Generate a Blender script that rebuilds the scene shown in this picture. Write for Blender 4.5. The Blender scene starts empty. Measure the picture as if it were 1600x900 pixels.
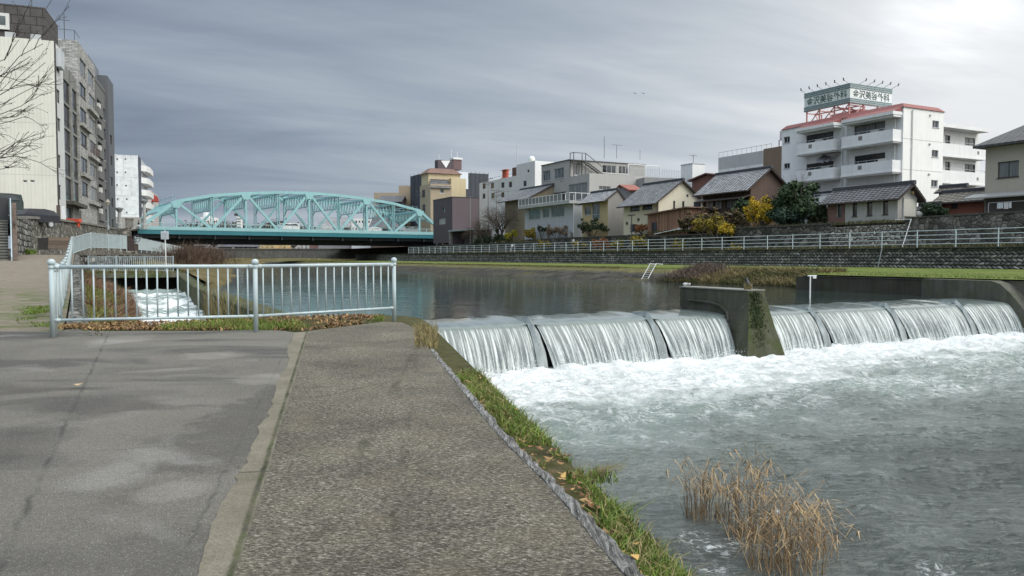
import bpy, math, random
import numpy as np
from mathutils import Vector, Matrix
from math import radians, sin, cos, pi, sqrt
SC = bpy.context.scene
COL = SC.collection
random.seed(11)
RNG = np.random.default_rng(11)
# ------------------------------------------------------------------ camera model
FOC, CAMH, PITCH = 1200.0, 1.25, radians(2.29)
TH = math.atan2(0.4555, 0.890)       # river frame: local x = across the river, local y = upstream
TL = math.atan2(0.351, 0.936)        # left street frame
def ray(px, py):
    dx = (px - 800) / FOC; dy = (450 - py) / FOC
    return Vector((dx, cos(PITCH) + dy * sin(PITCH), -sin(PITCH) + dy * cos(PITCH)))
EYE = Vector((0, 0, CAMH))
def rot2(th, x, y): return (x * cos(th) - y * sin(th), x * sin(th) + y * cos(th))
def inv2(th, x, y): return (x * cos(th) + y * sin(th), -x * sin(th) + y * cos(th))
def at_z(px, py, z):
    r = ray(px, py); k = (z - CAMH) / r.z
    return (r.x * k, r.y * k, z)
def at_Y(px, py, Y):
    r = ray(px, py); k = Y / r.y
    return (r.x * k, Y, CAMH + r.z * k)
def at_x(th, px, py, x0):            # plane local x = x0 -> (local y, z)
    r = ray(px, py); a, b = inv2(th, r.x, r.y); k = x0 / a
    return (b * k, CAMH + r.z * k)
def at_y(th, px, py, y0):
    r = ray(px, py); a, b = inv2(th, r.x, r.y); k = y0 / b
    return (a * k, CAMH + r.z * k)
def RW(t, s, z=0.0):
    x, y = rot2(TH, t, s); return (x, y, z)
def lerp(a, b, f): return a + (b - a) * f
def interp(x, xs, ys): return float(np.interp(x, xs, ys))
# ------------------------------------------------------------------ mesh builder
class MB:
    def __init__(self): self.v = []; self.f = []; self.m = []
    def add(self, vs, fs, m=0):
        n = len(self.v); self.v += [tuple(v) for v in vs]
        for f in fs: self.f.append(tuple(i + n for i in f)); self.m.append(m)
        return self
    def quad(self, a, b, c, d, m=0): return self.add([a, b, c, d], [(0, 1, 2, 3)], m)
    def poly(self, pts, m=0): return self.add(pts, [tuple(range(len(pts)))], m)
    def box(self, a, b, m=0):
        x0, y0, z0 = a; x1, y1, z1 = b
        x0, x1 = min(x0, x1), max(x0, x1); y0, y1 = min(y0, y1), max(y0, y1); z0, z1 = min(z0, z1), max(z0, z1)
        v = [(x0, y0, z0), (x1, y0, z0), (x1, y1, z0), (x0, y1, z0), (x0, y0, z1), (x1, y0, z1), (x1, y1, z1), (x0, y1, z1)]
        return self.add(v, [(0, 3, 2, 1), (4, 5, 6, 7), (0, 1, 5, 4), (1, 2, 6, 5), (2, 3, 7, 6), (3, 0, 4, 7)], m)
    def bar(self, p, q, w, h=None, m=0, up=(0, 0, 1)):
        h = w if h is None else h
        p = Vector(p); q = Vector(q); d = (q - p)
        if d.length < 1e-6: return self
        d.normalize(); up = Vector(up)
        if abs(d.dot(up)) > .98: up = Vector((0, 1, 0))
        r = d.cross(up).normalized(); u = r.cross(d).normalized()
        r *= w / 2; u *= h / 2
        v = [p - r - u, p + r - u, p + r + u, p - r + u, q - r - u, q + r - u, q + r + u, q - r + u]
        return self.add(v, [(0, 1, 2, 3), (4, 7, 6, 5), (0, 4, 5, 1), (1, 5, 6, 2), (2, 6, 7, 3), (3, 7, 4, 0)], m)
    def tube(self, pts, rad, n=6, m=0, cap=True):
        pts = [Vector(p) for p in pts]; k = len(pts)
        if not hasattr(rad, '__len__'): rad = [rad] * k
        vs = []; prev = None
        for i, p in enumerate(pts):
            d = (pts[min(i + 1, k - 1)] - pts[max(i - 1, 0)])
            d = d.normalized() if d.length > 1e-9 else Vector((0, 0, 1))
            if prev is None:
                a = Vector((0, 0, 1)) if abs(d.z) < .9 else Vector((1, 0, 0))
                r = d.cross(a).normalized()
            else:
                r = prev - d * prev.dot(d)
                r = r.normalized() if r.length > 1e-6 else d.orthogonal().normalized()
            prev = r; u = d.cross(r)
            for j in range(n):
                an = 2 * pi * j / n
                vs.append(p + (r * cos(an) + u * sin(an)) * rad[i])
        fs = []
        for i in range(k - 1):
            for j in range(n):
                j2 = (j + 1) % n
                fs.append((i * n + j, i * n + j2, (i + 1) * n + j2, (i + 1) * n + j))
        if cap: fs.append(tuple(range(n))[::-1]); fs.append(tuple((k - 1) * n + j for j in range(n)))
        return self.add(vs, fs, m)
    def lathe(self, prof, c=(0, 0, 0), n=12, m=0):
        vs = []
        for r, z in prof:
            for j in range(n):
                an = 2 * pi * j / n; vs.append((c[0] + r * cos(an), c[1] + r * sin(an), c[2] + z))
        fs = []
        for i in range(len(prof) - 1):
            for j in range(n):
                j2 = (j + 1) % n; fs.append((i * n + j, i * n + j2, (i + 1) * n + j2, (i + 1) * n + j))
        fs.append(tuple(range(n))[::-1]); fs.append(tuple((len(prof) - 1) * n + j for j in range(n)))
        return self.add(vs, fs, m)
    def ball(self, c, r, n=10, m=0, sz=1.0):
        k = max(4, n // 2)
        prof = [(max(r * sin(pi * i / k), 1e-4), -r * sz * cos(pi * i / k)) for i in range(k + 1)]
        return self.lathe(prof, c, n, m)
    def prism(self, pts, vec, m=0):
        n = len(pts); vec = Vector(vec)
        vs = [Vector(p) for p in pts] + [Vector(p) + vec for p in pts]
        fs = [tuple(range(n))[::-1], tuple(range(n, 2 * n))] + [(i, (i + 1) % n, n + (i + 1) % n, n + i) for i in range(n)]
        return self.add(vs, fs, m)
    def build(self, name, mats, parent=None, smooth=False, loc=None, rz=0.0):
        me = bpy.data.meshes.new(name)
        me.from_pydata(self.v, [], self.f)
        if not isinstance(mats, (list, tuple)): mats = [mats]
        for q in mats: me.materials.append(q)
        if len(mats) > 1: me.polygons.foreach_set('material_index', self.m)
        if smooth: me.polygons.foreach_set('use_smooth', [True] * len(me.polygons))
        me.update()
        o = bpy.data.objects.new(name, me); COL.objects.link(o)
        if parent: o.parent = parent
        if loc: o.location = loc
        o.rotation_euler = (0, 0, rz)
        return o
def npmesh(name, V, Fq, mat, parent=None, smooth=False, uv=None):
    me = bpy.data.meshes.new(name)
    me.from_pydata(np.asarray(V).tolist(), [], np.asarray(Fq).tolist())
    me.materials.append(mat)
    if smooth: me.polygons.foreach_set('use_smooth', [True] * len(me.polygons))
    if uv is not None:
        l = me.uv_layers.new(name='UVMap')
        idx = np.zeros(len(me.loops), dtype=np.int32); me.loops.foreach_get('vertex_index', idx)
        l.data.foreach_set('uv', np.asarray(uv, dtype=np.float32)[idx].ravel())
    me.update()
    o = bpy.data.objects.new(name, me); COL.objects.link(o)
    if parent: o.parent = parent
    return o
def grid_faces(nu, nv):
    i = np.arange(nu - 1)[:, None]; j = np.arange(nv - 1)[None, :]
    a = (i * nv + j).ravel()
    return np.stack([a, a + nv, a + nv + 1, a + 1], 1)
def tag(o, label=None, cat=None, group=None, kind=None):
    if label: o['label'] = label
    if cat: o['category'] = cat
    if group: o['group'] = group
    if kind: o['kind'] = kind
    return o
def thing(name, label, cat, loc=(0, 0, 0), rz=0.0, group=None):
    o = bpy.data.objects.new(name, None); COL.objects.link(o)
    o.location = loc; o.rotation_euler = (0, 0, rz); o.empty_display_size = .3
    return tag(o, label, cat, group)
def rthing(name, label, cat, t, s, z, group=None): return thing(name, label, cat, RW(t, s, z), TH, group)
def struct(o): o['kind'] = 'structure'; return o
def children(o): return [c for c in list(o.children)]
def dup(root, loc, rz, label=None, group=None):
    r = root.copy(); COL.objects.link(r); r.location = loc; r.rotation_euler = (0, 0, rz)
    if label: r['label'] = label
    if group: r['group'] = group
    for ch in list(root.children):
        c = ch.copy(); COL.objects.link(c); c.parent = r
        for g in list(ch.children):
            d = g.copy(); COL.objects.link(d); d.parent = c
    return r
# ------------------------------------------------------------------ numpy noise
def _h(ix, iy, seed):
    n = (ix.astype(np.int64) * 374761393 + iy.astype(np.int64) * 668265263 + seed * 1442695041) & 0x7fffffff
    n = ((n ^ (n >> 13)) * 1274126177) & 0x7fffffff
    return ((n ^ (n >> 16)) & 0xffff) / 65535.0
def vnoise(x, y, seed=0):
    x = np.asarray(x, float); y = np.asarray(y, float)
    ix = np.floor(x); iy = np.floor(y); fx = x - ix; fy = y - iy
    fx = fx * fx * (3 - 2 * fx); fy = fy * fy * (3 - 2 * fy)
    a = _h(ix, iy, seed); b = _h(ix + 1, iy, seed); c = _h(ix, iy + 1, seed); d = _h(ix + 1, iy + 1, seed)
    return (a + (b - a) * fx) * (1 - fy) + (c + (d - c) * fx) * fy
def fbm(x, y, oct=4, seed=0):
    r = 0; a = .5; t = 0
    for i in range(oct):
        r = r + a * vnoise(np.asarray(x) * 2 ** i, np.asarray(y) * 2 ** i, seed + i * 17); t += a; a *= .5
    return r / t
# ------------------------------------------------------------------ material helpers
class NT:
    def __init__(self, name):
        self.mat = bpy.data.materials.new(name); self.mat.use_nodes = True
        self.t = self.mat.node_tree; self.b = self.t.nodes['Principled BSDF']
        self._co = None
    def n(self, typ, **kw):
        nd = self.t.nodes.new(typ)
        for k, v in kw.items():
            if k.startswith('i_'):
                key = k[2:]; key = int(key) if key.isdigit() else key.replace('_', ' ')
                if hasattr(v, 'is_output'): self.t.links.new(v, nd.inputs[key])
                else: nd.inputs[key].default_value = v
            else: setattr(nd, k, v)
        return nd
    def link(self, a, b): self.t.links.new(a, b)
    def co(self):
        if self._co is None: self._co = self.n('ShaderNodeTexCoord')
        return self._co.outputs['Object']
    def world(self): return self.n('ShaderNodeNewGeometry').outputs['Position']
    def uv(self):
        self.co(); return self._co.outputs['UV']
    def map(self, vec, scale=(1, 1, 1), rot=(0, 0, 0), loc=(0, 0, 0)):
        nd = self.n('ShaderNodeMapping'); self.link(vec, nd.inputs[0])
        nd.inputs[1].default_value = loc; nd.inputs[2].default_value = rot; nd.inputs[3].default_value = scale
        return nd.outputs[0]
    def noise(self, vec, scale=1.0, detail=4, rough=.55, dist=0.0, col=False):
        nd = self.n('ShaderNodeTexNoise'); self.link(vec, nd.inputs['Vector'])
        nd.inputs['Scale'].default_value = scale; nd.inputs['Detail'].default_value = detail
        nd.inputs['Roughness'].default_value = rough; nd.inputs['Distortion'].default_value = dist
        return nd.outputs['Color' if col else 0]
    def vor(self, vec, scale=1.0, feature='F1', out='Distance', rnd=1.0):
        nd = self.n('ShaderNodeTexVoronoi', feature=feature); self.link(vec, nd.inputs['Vector'])
        nd.inputs['Scale'].default_value = scale; nd.inputs['Randomness'].default_value = rnd
        return nd.outputs[out]
    def ramp(self, fac, *stops):
        nd = self.n('ShaderNodeValToRGB'); self.link(fac, nd.inputs[0]); e = nd.color_ramp.elements
        while len(e) > 1: e.remove(e[-1])
        for i, (p, c) in enumerate(stops):
            c = (c, c, c) if not hasattr(c, '__len__') else c
            el = e[0] if i == 0 else e.new(p)
            el.position = p; el.color = (c[0], c[1], c[2], 1)
        return nd.outputs[0]
    def mix(self, fac, a, b, mode='MIX'):
        nd = self.n('ShaderNodeMix', data_type='RGBA', blend_type=mode)
        for v, k in ((fac, 0), (a, 6), (b, 7)):
            if hasattr(v, 'is_output'): self.link(v, nd.inputs[k])
            elif k == 0: nd.inputs[0].default_value = v
            else:
                v = (v, v, v) if not hasattr(v, '__len__') else v
                nd.inputs[k].default_value = (v[0], v[1], v[2], 1)
        return nd.outputs[2]
    def math(self, op, a, b=0.0, c=0.0, clamp=False):
        nd = self.n('ShaderNodeMath', operation=op, use_clamp=clamp)
        for k, v in enumerate((a, b, c)):
            if hasattr(v, 'is_output'): self.link(v, nd.inputs[k])
            else: nd.inputs[k].default_value = v
        return nd.outputs[0]
    def sep(self, vec):
        nd = self.n('ShaderNodeSeparateXYZ'); self.link(vec, nd.inputs[0]); return nd.outputs
    def comb(self, x, y, z):
        nd = self.n('ShaderNodeCombineXYZ')
        for k, v in enumerate((x, y, z)):
            if hasattr(v, 'is_output'): self.link(v, nd.inputs[k])
            else: nd.inputs[k].default_value = v
        return nd.outputs[0]
    def bump(self, h, strength=.3, dist=.02, base=None):
        nd = self.n('ShaderNodeBump'); self.link(h, nd.inputs['Height'])
        nd.inputs['Strength'].default_value = strength; nd.inputs['Distance'].default_value = dist
        if base is not None: self.link(base, nd.inputs['Normal'])
        return nd.outputs[0]
    def out(self, col=None, rough=None, normal=None, metallic=0.0, spec=None):
        def s(key, v):
            if v is None: return
            if hasattr(v, 'is_output'): self.link(v, self.b.inputs[key])
            else: self.b.inputs[key].default_value = (v[0], v[1], v[2], 1) if hasattr(v, '__len__') else v
        s('Base Color', col); s('Roughness', rough); s('Metallic', metallic); s('Specular IOR Level', spec)
        if normal is not None: self.link(normal, self.b.inputs['Normal'])
        return self.mat
def sc(c, k): return (c[0] * k, c[1] * k, c[2] * k)
_cache = {}
def plain(name, col, rough=.75, var=.18, scale=.8, streak=0.0, bump=0.0, bscale=20.0, metallic=0.0, dirt=None):
    """painted / rendered surface: mottling, vertical rain streaks, fine bump"""
    if name in _cache: return _cache[name]
    t = NT(name); co = t.co()
    n1 = t.noise(co, scale, 6, .6)
    c = t.ramp(n1, (.25, sc(col, 1 - var)), (.75, sc(col, 1 + var * .6)))
    if streak:
        st = t.noise(t.map(co, (2.2, 2.2, .12)), 1.6, 6, .65)
        f = t.ramp(st, (.45, 0.0), (.75, 1.0))
        c = t.mix(t.math('MULTIPLY', f, streak), c, dirt or sc(col, .45))
    nm = None
    if bump: nm = t.bump(t.noise(co, bscale, 3, .6), bump, .02)
    r = t.ramp(n1, (.2, rough * .9), (.8, min(1, rough * 1.1)))
    _cache[name] = t.out(c, r, nm, metallic)
    return _cache[name]
# ------------------------------------------------------------------ camera
cam = bpy.data.cameras.new('camera'); co_ = bpy.data.objects.new('camera', cam); COL.objects.link(co_)
cam.sensor_width = 36; cam.lens = 36 * FOC / 1600; cam.clip_start = .05; cam.clip_end = 6000
co_.location = EYE; co_.rotation_euler = (pi / 2 - PITCH, 0, 0); SC.camera = co_
SC.view_settings.view_transform = 'Standard'; SC.view_settings.look = 'None'; SC.view_settings.exposure = 0
SC.cycles.max_bounces = 6; SC.cycles.diffuse_bounces = 2; SC.cycles.glossy_bounces = 3; SC.cycles.transmission_bounces = 4
SC.cycles.caustics_reflective = False; SC.cycles.caustics_refractive = False
# ------------------------------------------------------------------ sky and sun
SUN_AZ, SUN_EL = radians(118), radians(42)          # azimuth clockwise from +Y (view direction)
w = bpy.data.worlds.new('World'); SC.world = w; w.use_nodes = True
wt = w.node_tree; wt.nodes.clear()
def wn(typ, **kw):
    nd = wt.nodes.new(typ)
    for k, v in kw.items(): setattr(nd, k, v)
    return nd
def wmath(op, a, b=0.0, c=0.0, clamp=False):
    nd = wn('ShaderNodeMath', operation=op, use_clamp=clamp)
    for k, v in enumerate((a, b, c)):
        if hasattr(v, 'is_output'): wt.links.new(v, nd.inputs[k])
        else: nd.inputs[k].default_value = v
    return nd.outputs[0]
sky = wn('ShaderNodeTexSky', sky_type='NISHITA', sun_disc=False, sun_elevation=SUN_EL, sun_rotation=SUN_AZ)
tc = wn('ShaderNodeTexCoord'); sep = wn('ShaderNodeSeparateXYZ'); wt.links.new(tc.outputs['Generated'], sep.inputs[0])
dx, dy, dz = sep.outputs
zc = wmath('ADD', wmath('MAXIMUM', dz, 0.0), .16)
cx = wmath('DIVIDE', dx, zc); cy = wmath('DIVIDE', dy, zc)
def wnoise(sx, sy, off, scale, det, dist, rough=.55):
    # the deck of cloud streams in long bands that run across and slightly towards the viewer's right
    a = radians(-16)
    u = wmath('ADD', wmath('MULTIPLY', cx, cos(a) * sx), wmath('MULTIPLY', cy, -sin(a) * sx))
    v = wmath('ADD', wmath('MULTIPLY', cx, sin(a) * sy), wmath('MULTIPLY', cy, cos(a) * sy))
    cb = wn('ShaderNodeCombineXYZ'); wt.links.new(u, cb.inputs[0]); wt.links.new(v, cb.inputs[1]); cb.inputs[2].default_value = off
    nz = wn('ShaderNodeTexNoise'); wt.links.new(cb.outputs[0], nz.inputs['Vector'])
    nz.inputs['Scale'].default_value = scale; nz.inputs['Detail'].default_value = det
    nz.inputs['Roughness'].default_value = rough; nz.inputs['Distortion'].default_value = dist
    return nz.outputs[0]
n1 = wnoise(.24, .62, 3.1, 1.0, 6, .8)
n2 = wnoise(.45, 1.3, 7.7, 1.0, 6, .8, .6)
n3 = wnoise(.9, 1.3, 1.2, 1.1, 5, .4, .6)
L = wmath('MULTIPLY_ADD', dx, .66, .55)                              # darker rain cloud to the left, brighter to the right
L = wmath('ADD', L, wmath('MULTIPLY', wmath('SUBTRACT', n1, .5), 1.25))
L = wmath('ADD', L, wmath('MULTIPLY', wmath('SUBTRACT', n2, .5), .55))
L = wmath('ADD', L, wmath('MULTIPLY', wmath('EXPONENT', wmath('MULTIPLY', wmath('MAXIMUM', dz, 0.0), -13.0)), .13))
# bright thin cloud in front of the sun's side of the sky
vd = wn('ShaderNodeVectorMath', operation='DOT_PRODUCT'); wt.links.new(tc.outputs['Generated'], vd.inputs[0])
b = Vector((.468, .84, .275)).normalized(); vd.inputs[1].default_value = b
gl = wmath('POWER', wmath('MAXIMUM', vd.outputs['Value'], 0.0), 60.0)
L = wmath('ADD', L, wmath('MULTIPLY', gl, .12))
hole = wmath('MULTIPLY', wmath('POWER', wmath('MAXIMUM', vd.outputs['Value'], 0.0), 500.0), wmath('MULTIPLY', wmath('SUBTRACT', n3, .43), 5.0, clamp=True))
rp = wn('ShaderNodeValToRGB'); wt.links.new(L, rp.inputs[0]); e = rp.color_ramp.elements
e[0].position = .08; e[0].color = (.185, .228, .30, 1); e[1].position = .98; e[1].color = (.86, .88, .905, 1)
for p, c in ((.32, (.285, .34, .42)), (.55, (.43, .488, .56)), (.78, (.65, .695, .74))):
    q = e.new(p); q.color = (*c, 1)
zen = wn('ShaderNodeMapRange', interpolation_type='SMOOTHSTEP'); wt.links.new(dz, zen.inputs[0])
zen.inputs[1].default_value = .36; zen.inputs[2].default_value = .85; zen.inputs[3].default_value = 1.0; zen.inputs[4].default_value = 2.9
back = wn('ShaderNodeMapRange', interpolation_type='SMOOTHSTEP'); wt.links.new(dy, back.inputs[0])
back.inputs[1].default_value = .3; back.inputs[2].default_value = -.6; back.inputs[3].default_value = 1.0; back.inputs[4].default_value = 2.15
k = wmath('ADD', wmath('MULTIPLY', zen.outputs[0], back.outputs[0]), wmath('MULTIPLY', hole, .75))
wrm = wn('ShaderNodeMix', data_type='RGBA', blend_type='MULTIPLY'); wt.links.new(wmath('MULTIPLY', wmath('SUBTRACT', wmath('MULTIPLY', zen.outputs[0], back.outputs[0]), 1.0), .9, clamp=True), wrm.inputs[0]); wt.links.new(rp.outputs[0], wrm.inputs[6]); wrm.inputs[7].default_value = (1.03, 1.0, .94, 1)
mul = wn('ShaderNodeVectorMath', operation='SCALE'); wt.links.new(wrm.outputs[2], mul.inputs[0]); wt.links.new(k, mul.inputs[3])
bg1 = wn('ShaderNodeBackground'); wt.links.new(sky.outputs[0], bg1.inputs[0]); bg1.inputs[1].default_value = .06
bg2 = wn('ShaderNodeBackground'); wt.links.new(mul.outputs[0], bg2.inputs[0]); bg2.inputs[1].default_value = 1.0
ms = wn('ShaderNodeMixShader'); ms.inputs[0].default_value = .94
wt.links.new(bg1.outputs[0], ms.inputs[1]); wt.links.new(bg2.outputs[0], ms.inputs[2])
ow = wn('ShaderNodeOutputWorld'); wt.links.new(ms.outputs[0], ow.inputs[0])
sl = bpy.data.lights.new('sun', 'SUN'); sl.energy = 1.2; sl.angle = radians(22); sl.color = (1, .96, .9)
so = bpy.data.objects.new('sun', sl); COL.objects.link(so)
sd = Vector((sin(SUN_AZ) * cos(SUN_EL), cos(SUN_AZ) * cos(SUN_EL), sin(SUN_EL)))
so.rotation_euler = sd.to_track_quat('Z', 'Y').to_euler(); so.location = sd * 60
# ------------------------------------------------------------------ special materials
def lined(t, A, B, wob=.05, wsc=3.0):
    """distance of the shading point from the ground line A-B, wobbled by noise"""
    A = Vector((A[0], A[1])); B = Vector((B[0], B[1])); d = (B - A).normalized(); nx, ny = -d.y, d.x
    p = t.sep(t.world())
    v = t.math('ADD', t.math('MULTIPLY', p[0], nx), t.math('MULTIPLY', p[1], ny))
    v = t.math('SUBTRACT', v, A.x * nx + A.y * ny)
    wv = t.math('MULTIPLY', t.math('SUBTRACT', t.noise(t.world(), wsc, 5, .65), .5), wob * 2)
    return t.math('ABSOLUTE', t.math('ADD', v, wv))
def blob(t, px, py, rx, ry):
    """soft-edged stain on the ground, centre and half axes given as seen from the standpoint"""
    c = at_z(px, py, 0); a = abs(at_z(px + rx, py, 0)[0] - c[0]); b_ = abs(at_z(px, py - ry, 0)[1] - at_z(px, py + ry, 0)[1]) / 2
    p = t.sep(t.world()); u = t.math('DIVIDE', t.math('SUBTRACT', p[0], c[0]), a); v = t.math('DIVIDE', t.math('SUBTRACT', p[1], c[1]), b_)
    r = t.math('SQRT', t.math('ADD', t.math('MULTIPLY', u, u), t.math('MULTIPLY', v, v)))
    r = t.math('ADD', r, t.math('MULTIPLY', t.math('SUBTRACT', t.noise(t.world(), 3.4, 7, .7, .5), .5), 2.2))
    return t.n('ShaderNodeMapRange', interpolation_type='SMOOTHSTEP', i_0=r, i_1=.65, i_2=1.15, i_3=1.0, i_4=0.0).outputs[0]
def m_asphalt():
    t = NT('asphalt'); p = t.world()
    n = t.noise(p, .55, 6, .6, .4); big = t.noise(t.map(p, (.9, 2.1, 1), (0, 0, -.35)), .42, 4, .5, .9)
    fine = t.noise(p, 150, 3, .7); sp = t.vor(p, 190, 'F1', 'Color'); spd = t.sep(sp)[0]
    c = t.ramp(n, (.25, (.100, .092, .078)), (.75, (.168, .156, .133)))
    wet = t.ramp(big, (.5, 0.0), (.60, 1.0))
    for (ex, ey, rx_, ry_, k_) in ((430, 640, 95, 75, .75), (330, 690, 130, 22, .5), (250, 860, 130, 40, .5), (120, 640, 60, 14, .35), (250, 580, 120, 10, .4)):
        wet = t.math('MAXIMUM', wet, t.math('MULTIPLY', blob(t, ex, ey, rx_, ry_), k_))
    c = t.mix(t.math('MULTIPLY', wet, .72), c, (.046, .041, .034))
    for (ex, ey, rx_, ry_) in ((275, 765, 52, 20), (190, 530, 45, 7), (420, 592, 55, 9), (330, 555, 50, 7)):
        c = t.mix(t.math('MULTIPLY', blob(t, ex, ey, rx_, ry_), .42), c, (.24, .223, .19))
    lp = t.ramp(t.noise(p, .75, 3, .5, .5), (.60, 0.0), (.66, 1.0))
    c = t.mix(t.math('MULTIPLY', lp, .3), c, (.30, .29, .27))
    brn = t.ramp(t.noise(p, 1.3, 4, .6), (.55, 0.0), (.75, 1.0))
    c = t.mix(t.math('MULTIPLY', brn, .25), c, (.165, .135, .105))
    c = t.mix(.9, c, t.ramp(fine, (.34, .3), (.66, 1.65)), 'MULTIPLY')
    c = t.mix(.5, c, t.ramp(t.noise(p, 38, 4, .7), (.35, .6), (.65, 1.35)), 'MULTIPLY')
    c = t.mix(t.math('MULTIPLY', t.ramp(spd, (.95, 0.0), (.99, 1.0)), .35), c, (.50, .48, .45))
    for (A, B, wd, k) in (((168, 525), (55, 765), .012, .75), ((0, 715), (360, 690), .008, .5), ((440, 560), (330, 780), .008, .5)):
        d = lined(t, at_z(*A, 0), at_z(*B, 0), .05 if k < .79 else .035, 4)
        brk = t.ramp(t.noise(p, 1.7, 3, .6), (.42, .15), (.6, 1.0))
        f = t.math('MULTIPLY', t.math('MULTIPLY', t.math('SUBTRACT', 1.0, t.math('DIVIDE', d, wd * 2.0), clamp=True), brk), k)
        c = t.mix(f, c, (.03, .03, .026))
    # grown-over green at the foot of the ramp
    d = t.sep(p)
    gm = t.noise(p, 1.1, 6, .7, .6)
    gx = t.math('MULTIPLY', t.ramp(d[0], (0, 1), (1, 1)), 1.0)
    reg = t.math('MULTIPLY', t.math('GREATER_THAN', d[1], 13.2), t.math('LESS_THAN', d[0], -6.8))
    fade = t.n('ShaderNodeMapRange', interpolation_type='SMOOTHSTEP', i_0=d[1], i_1=21.0, i_2=31.0, i_3=1.0, i_4=.0).outputs[0]
    ramp_c = t.ramp(t.noise(p, 3.0, 5, .7), (.3, (.15, .122, .088)), (.7, (.235, .198, .148)))
    c = t.mix(t.math('MULTIPLY', reg, .9), c, ramp_c)
    g = t.math('MULTIPLY', t.math('MULTIPLY', reg, fade), t.ramp(gm, (.44, 0.0), (.6, .85)))
    c = t.mix(g, c, (.075, .10, .022))
    bmp = t.bump(fine, .55, .012, t.bump(t.noise(p, 30, 4, .6), .35, .02))
    return t.out(c, t.ramp(big, (.45, .86), (.62, .62)), bmp, spec=.35)
def m_aggregate():
    t = NT('washed_aggregate'); p = t.world()
    pe = t.map(p, (1, 1, 1), (0, 0, .2))
    v1 = t.vor(t.map(pe, (1, 1.6, 1)), 88, 'F1', 'Color'); v1d = t.vor(t.map(pe, (1, 1.6, 1)), 88, 'F1', 'Distance')
    pit = t.noise(t.map(pe, (1, 2.4, 1)), 36, 5, .75)
    big = t.noise(p, .8, 5, .6, .5)
    c = t.ramp(t.sep(v1)[0], (0, (.09, .078, .056)), (.5, (.20, .178, .134)), (.82, (.285, .258, .198)), (1, (.46, .43, .36)))
    c = t.mix(t.ramp(pit, (.41, .85), (.56, 0.0)), c, (.04, .034, .027))
    c = t.mix(.9, c, t.ramp(big, (.3, .58), (.7, 1.38)), 'MULTIPLY')
    wrm = t.noise(p, 2.3, 4, .6)
    c = t.mix(t.math('MULTIPLY', t.ramp(wrm, (.5, 0.0), (.75, 1.0)), .3), c, (.25, .19, .125))
    for (A, B, wd, k) in (((612, 620), (642, 560), .03, .6), ((470, 628), (640, 590), .014, .5), ((640, 640), (650, 560), .018, .5)):
        d = lined(t, at_z(*A, 0), at_z(*B, 0), .09, 2.5)
        brk = t.ramp(t.noise(p, 1.1, 3, .6), (.47, 0.0), (.6, 1.0))
        c = t.mix(t.math('MULTIPLY', t.math('MULTIPLY', t.math('SUBTRACT', 1.0, t.math('DIVIDE', d, wd * 2.0), clamp=True), brk), k), c, (.035, .038, .02))
    h = t.math('ADD', t.math('MULTIPLY', v1d, -1.0), t.math('MULTIPLY', pit, 1.8))
    return t.out(c, .85, t.bump(h, .85, .014), spec=.3)
def m_strip():
    t = NT('seam_concrete'); p = t.world()
    c = t.ramp(t.noise(p, 2.2, 6, .65), (.25, (.115, .10, .073)), (.75, (.235, .21, .158)))
    fine = t.noise(p, 70, 4, .75)
    c = t.mix(.7, c, t.ramp(fine, (.3, .45), (.7, 1.4)), 'MULTIPLY')
    d = lined(t, at_z(479, 520, 0), at_z(360, 900, 0), .016, 6)
    moss = t.math('MULTIPLY', t.math('SUBTRACT', 1.0, t.math('DIVIDE', d, .022), clamp=True), 1.5, clamp=True)
    c = t.mix(t.math('MULTIPLY', moss, t.ramp(t.noise(p, 2.5, 4, .7), (.35, .45), (.6, .95))), c, t.ramp(t.noise(p, 9, 4, .6), (.38, (.016, .016, .011)), (.62, (.045, .058, .012))))
    d2 = lined(t, at_z(345, 741, 0), at_z(420, 737, 0), .02, 6)
    c = t.mix(t.math('MULTIPLY', t.math('SUBTRACT', 1.0, t.math('DIVIDE', d2, .022), clamp=True), .85), c, (.035, .033, .028))
    return t.out(c, .85, t.bump(fine, .6, .012), spec=.3)
def m_stone_kerb():
    t = NT('rough_granite'); p = t.world()
    n = t.noise(t.map(p, (9, 1.1, 3), (0, 0, .2)), 4.5, 9, .82, 1.1)
    c = t.ramp(n, (.40, (.045, .044, .043)), (.50, (.22, .215, .205)), (.62, (.56, .55, .53)))
    c = t.mix(.5, c, t.ramp(t.noise(p, 60, 3, .7), (.3, .5), (.7, 1.4)), 'MULTIPLY')
    return t.out(c, .85, t.bump(n, 1.0, .05), spec=.3)
def m_soil():
    t = NT('soil_moss'); p = t.world()
    c = t.ramp(t.noise(p, 6, 6, .7), (.3, (.03, .026, .016)), (.5, (.06, .06, .02)), (.72, (.10, .08, .045)))
    return t.out(c, .95, t.bump(t.noise(p, 25, 4, .7), .8, .03), spec=.2)
def m_concrete(name, col, dark=(.04, .042, .035), green=0.0, streak=.6):
    t = NT(name); p = t.co()
    c = t.ramp(t.noise(p, .9, 7, .65), (.25, sc(col, .62)), (.75, sc(col, 1.2)))
    c = t.mix(.5, c, t.ramp(t.noise(p, 40, 4, .7), (.3, .6), (.7, 1.3)), 'MULTIPLY')
    s = t.ramp(t.noise(t.map(p, (2.5, 2.5, .25)), 1.3, 6, .7), (.42, 0.0), (.7, 1.0))
    c = t.mix(t.math('MULTIPLY', s, streak), c, dark)
    if green:
        g = t.ramp(t.noise(p, 1.5, 6, .7, .4), (.42, 0.0), (.62, 1.0))
        c = t.mix(t.math('MULTIPLY', g, green), c, (.045, .062, .014))
    return t.out(c, .9, t.bump(t.noise(p, 14, 6, .7), .6, .03), spec=.25)
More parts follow.
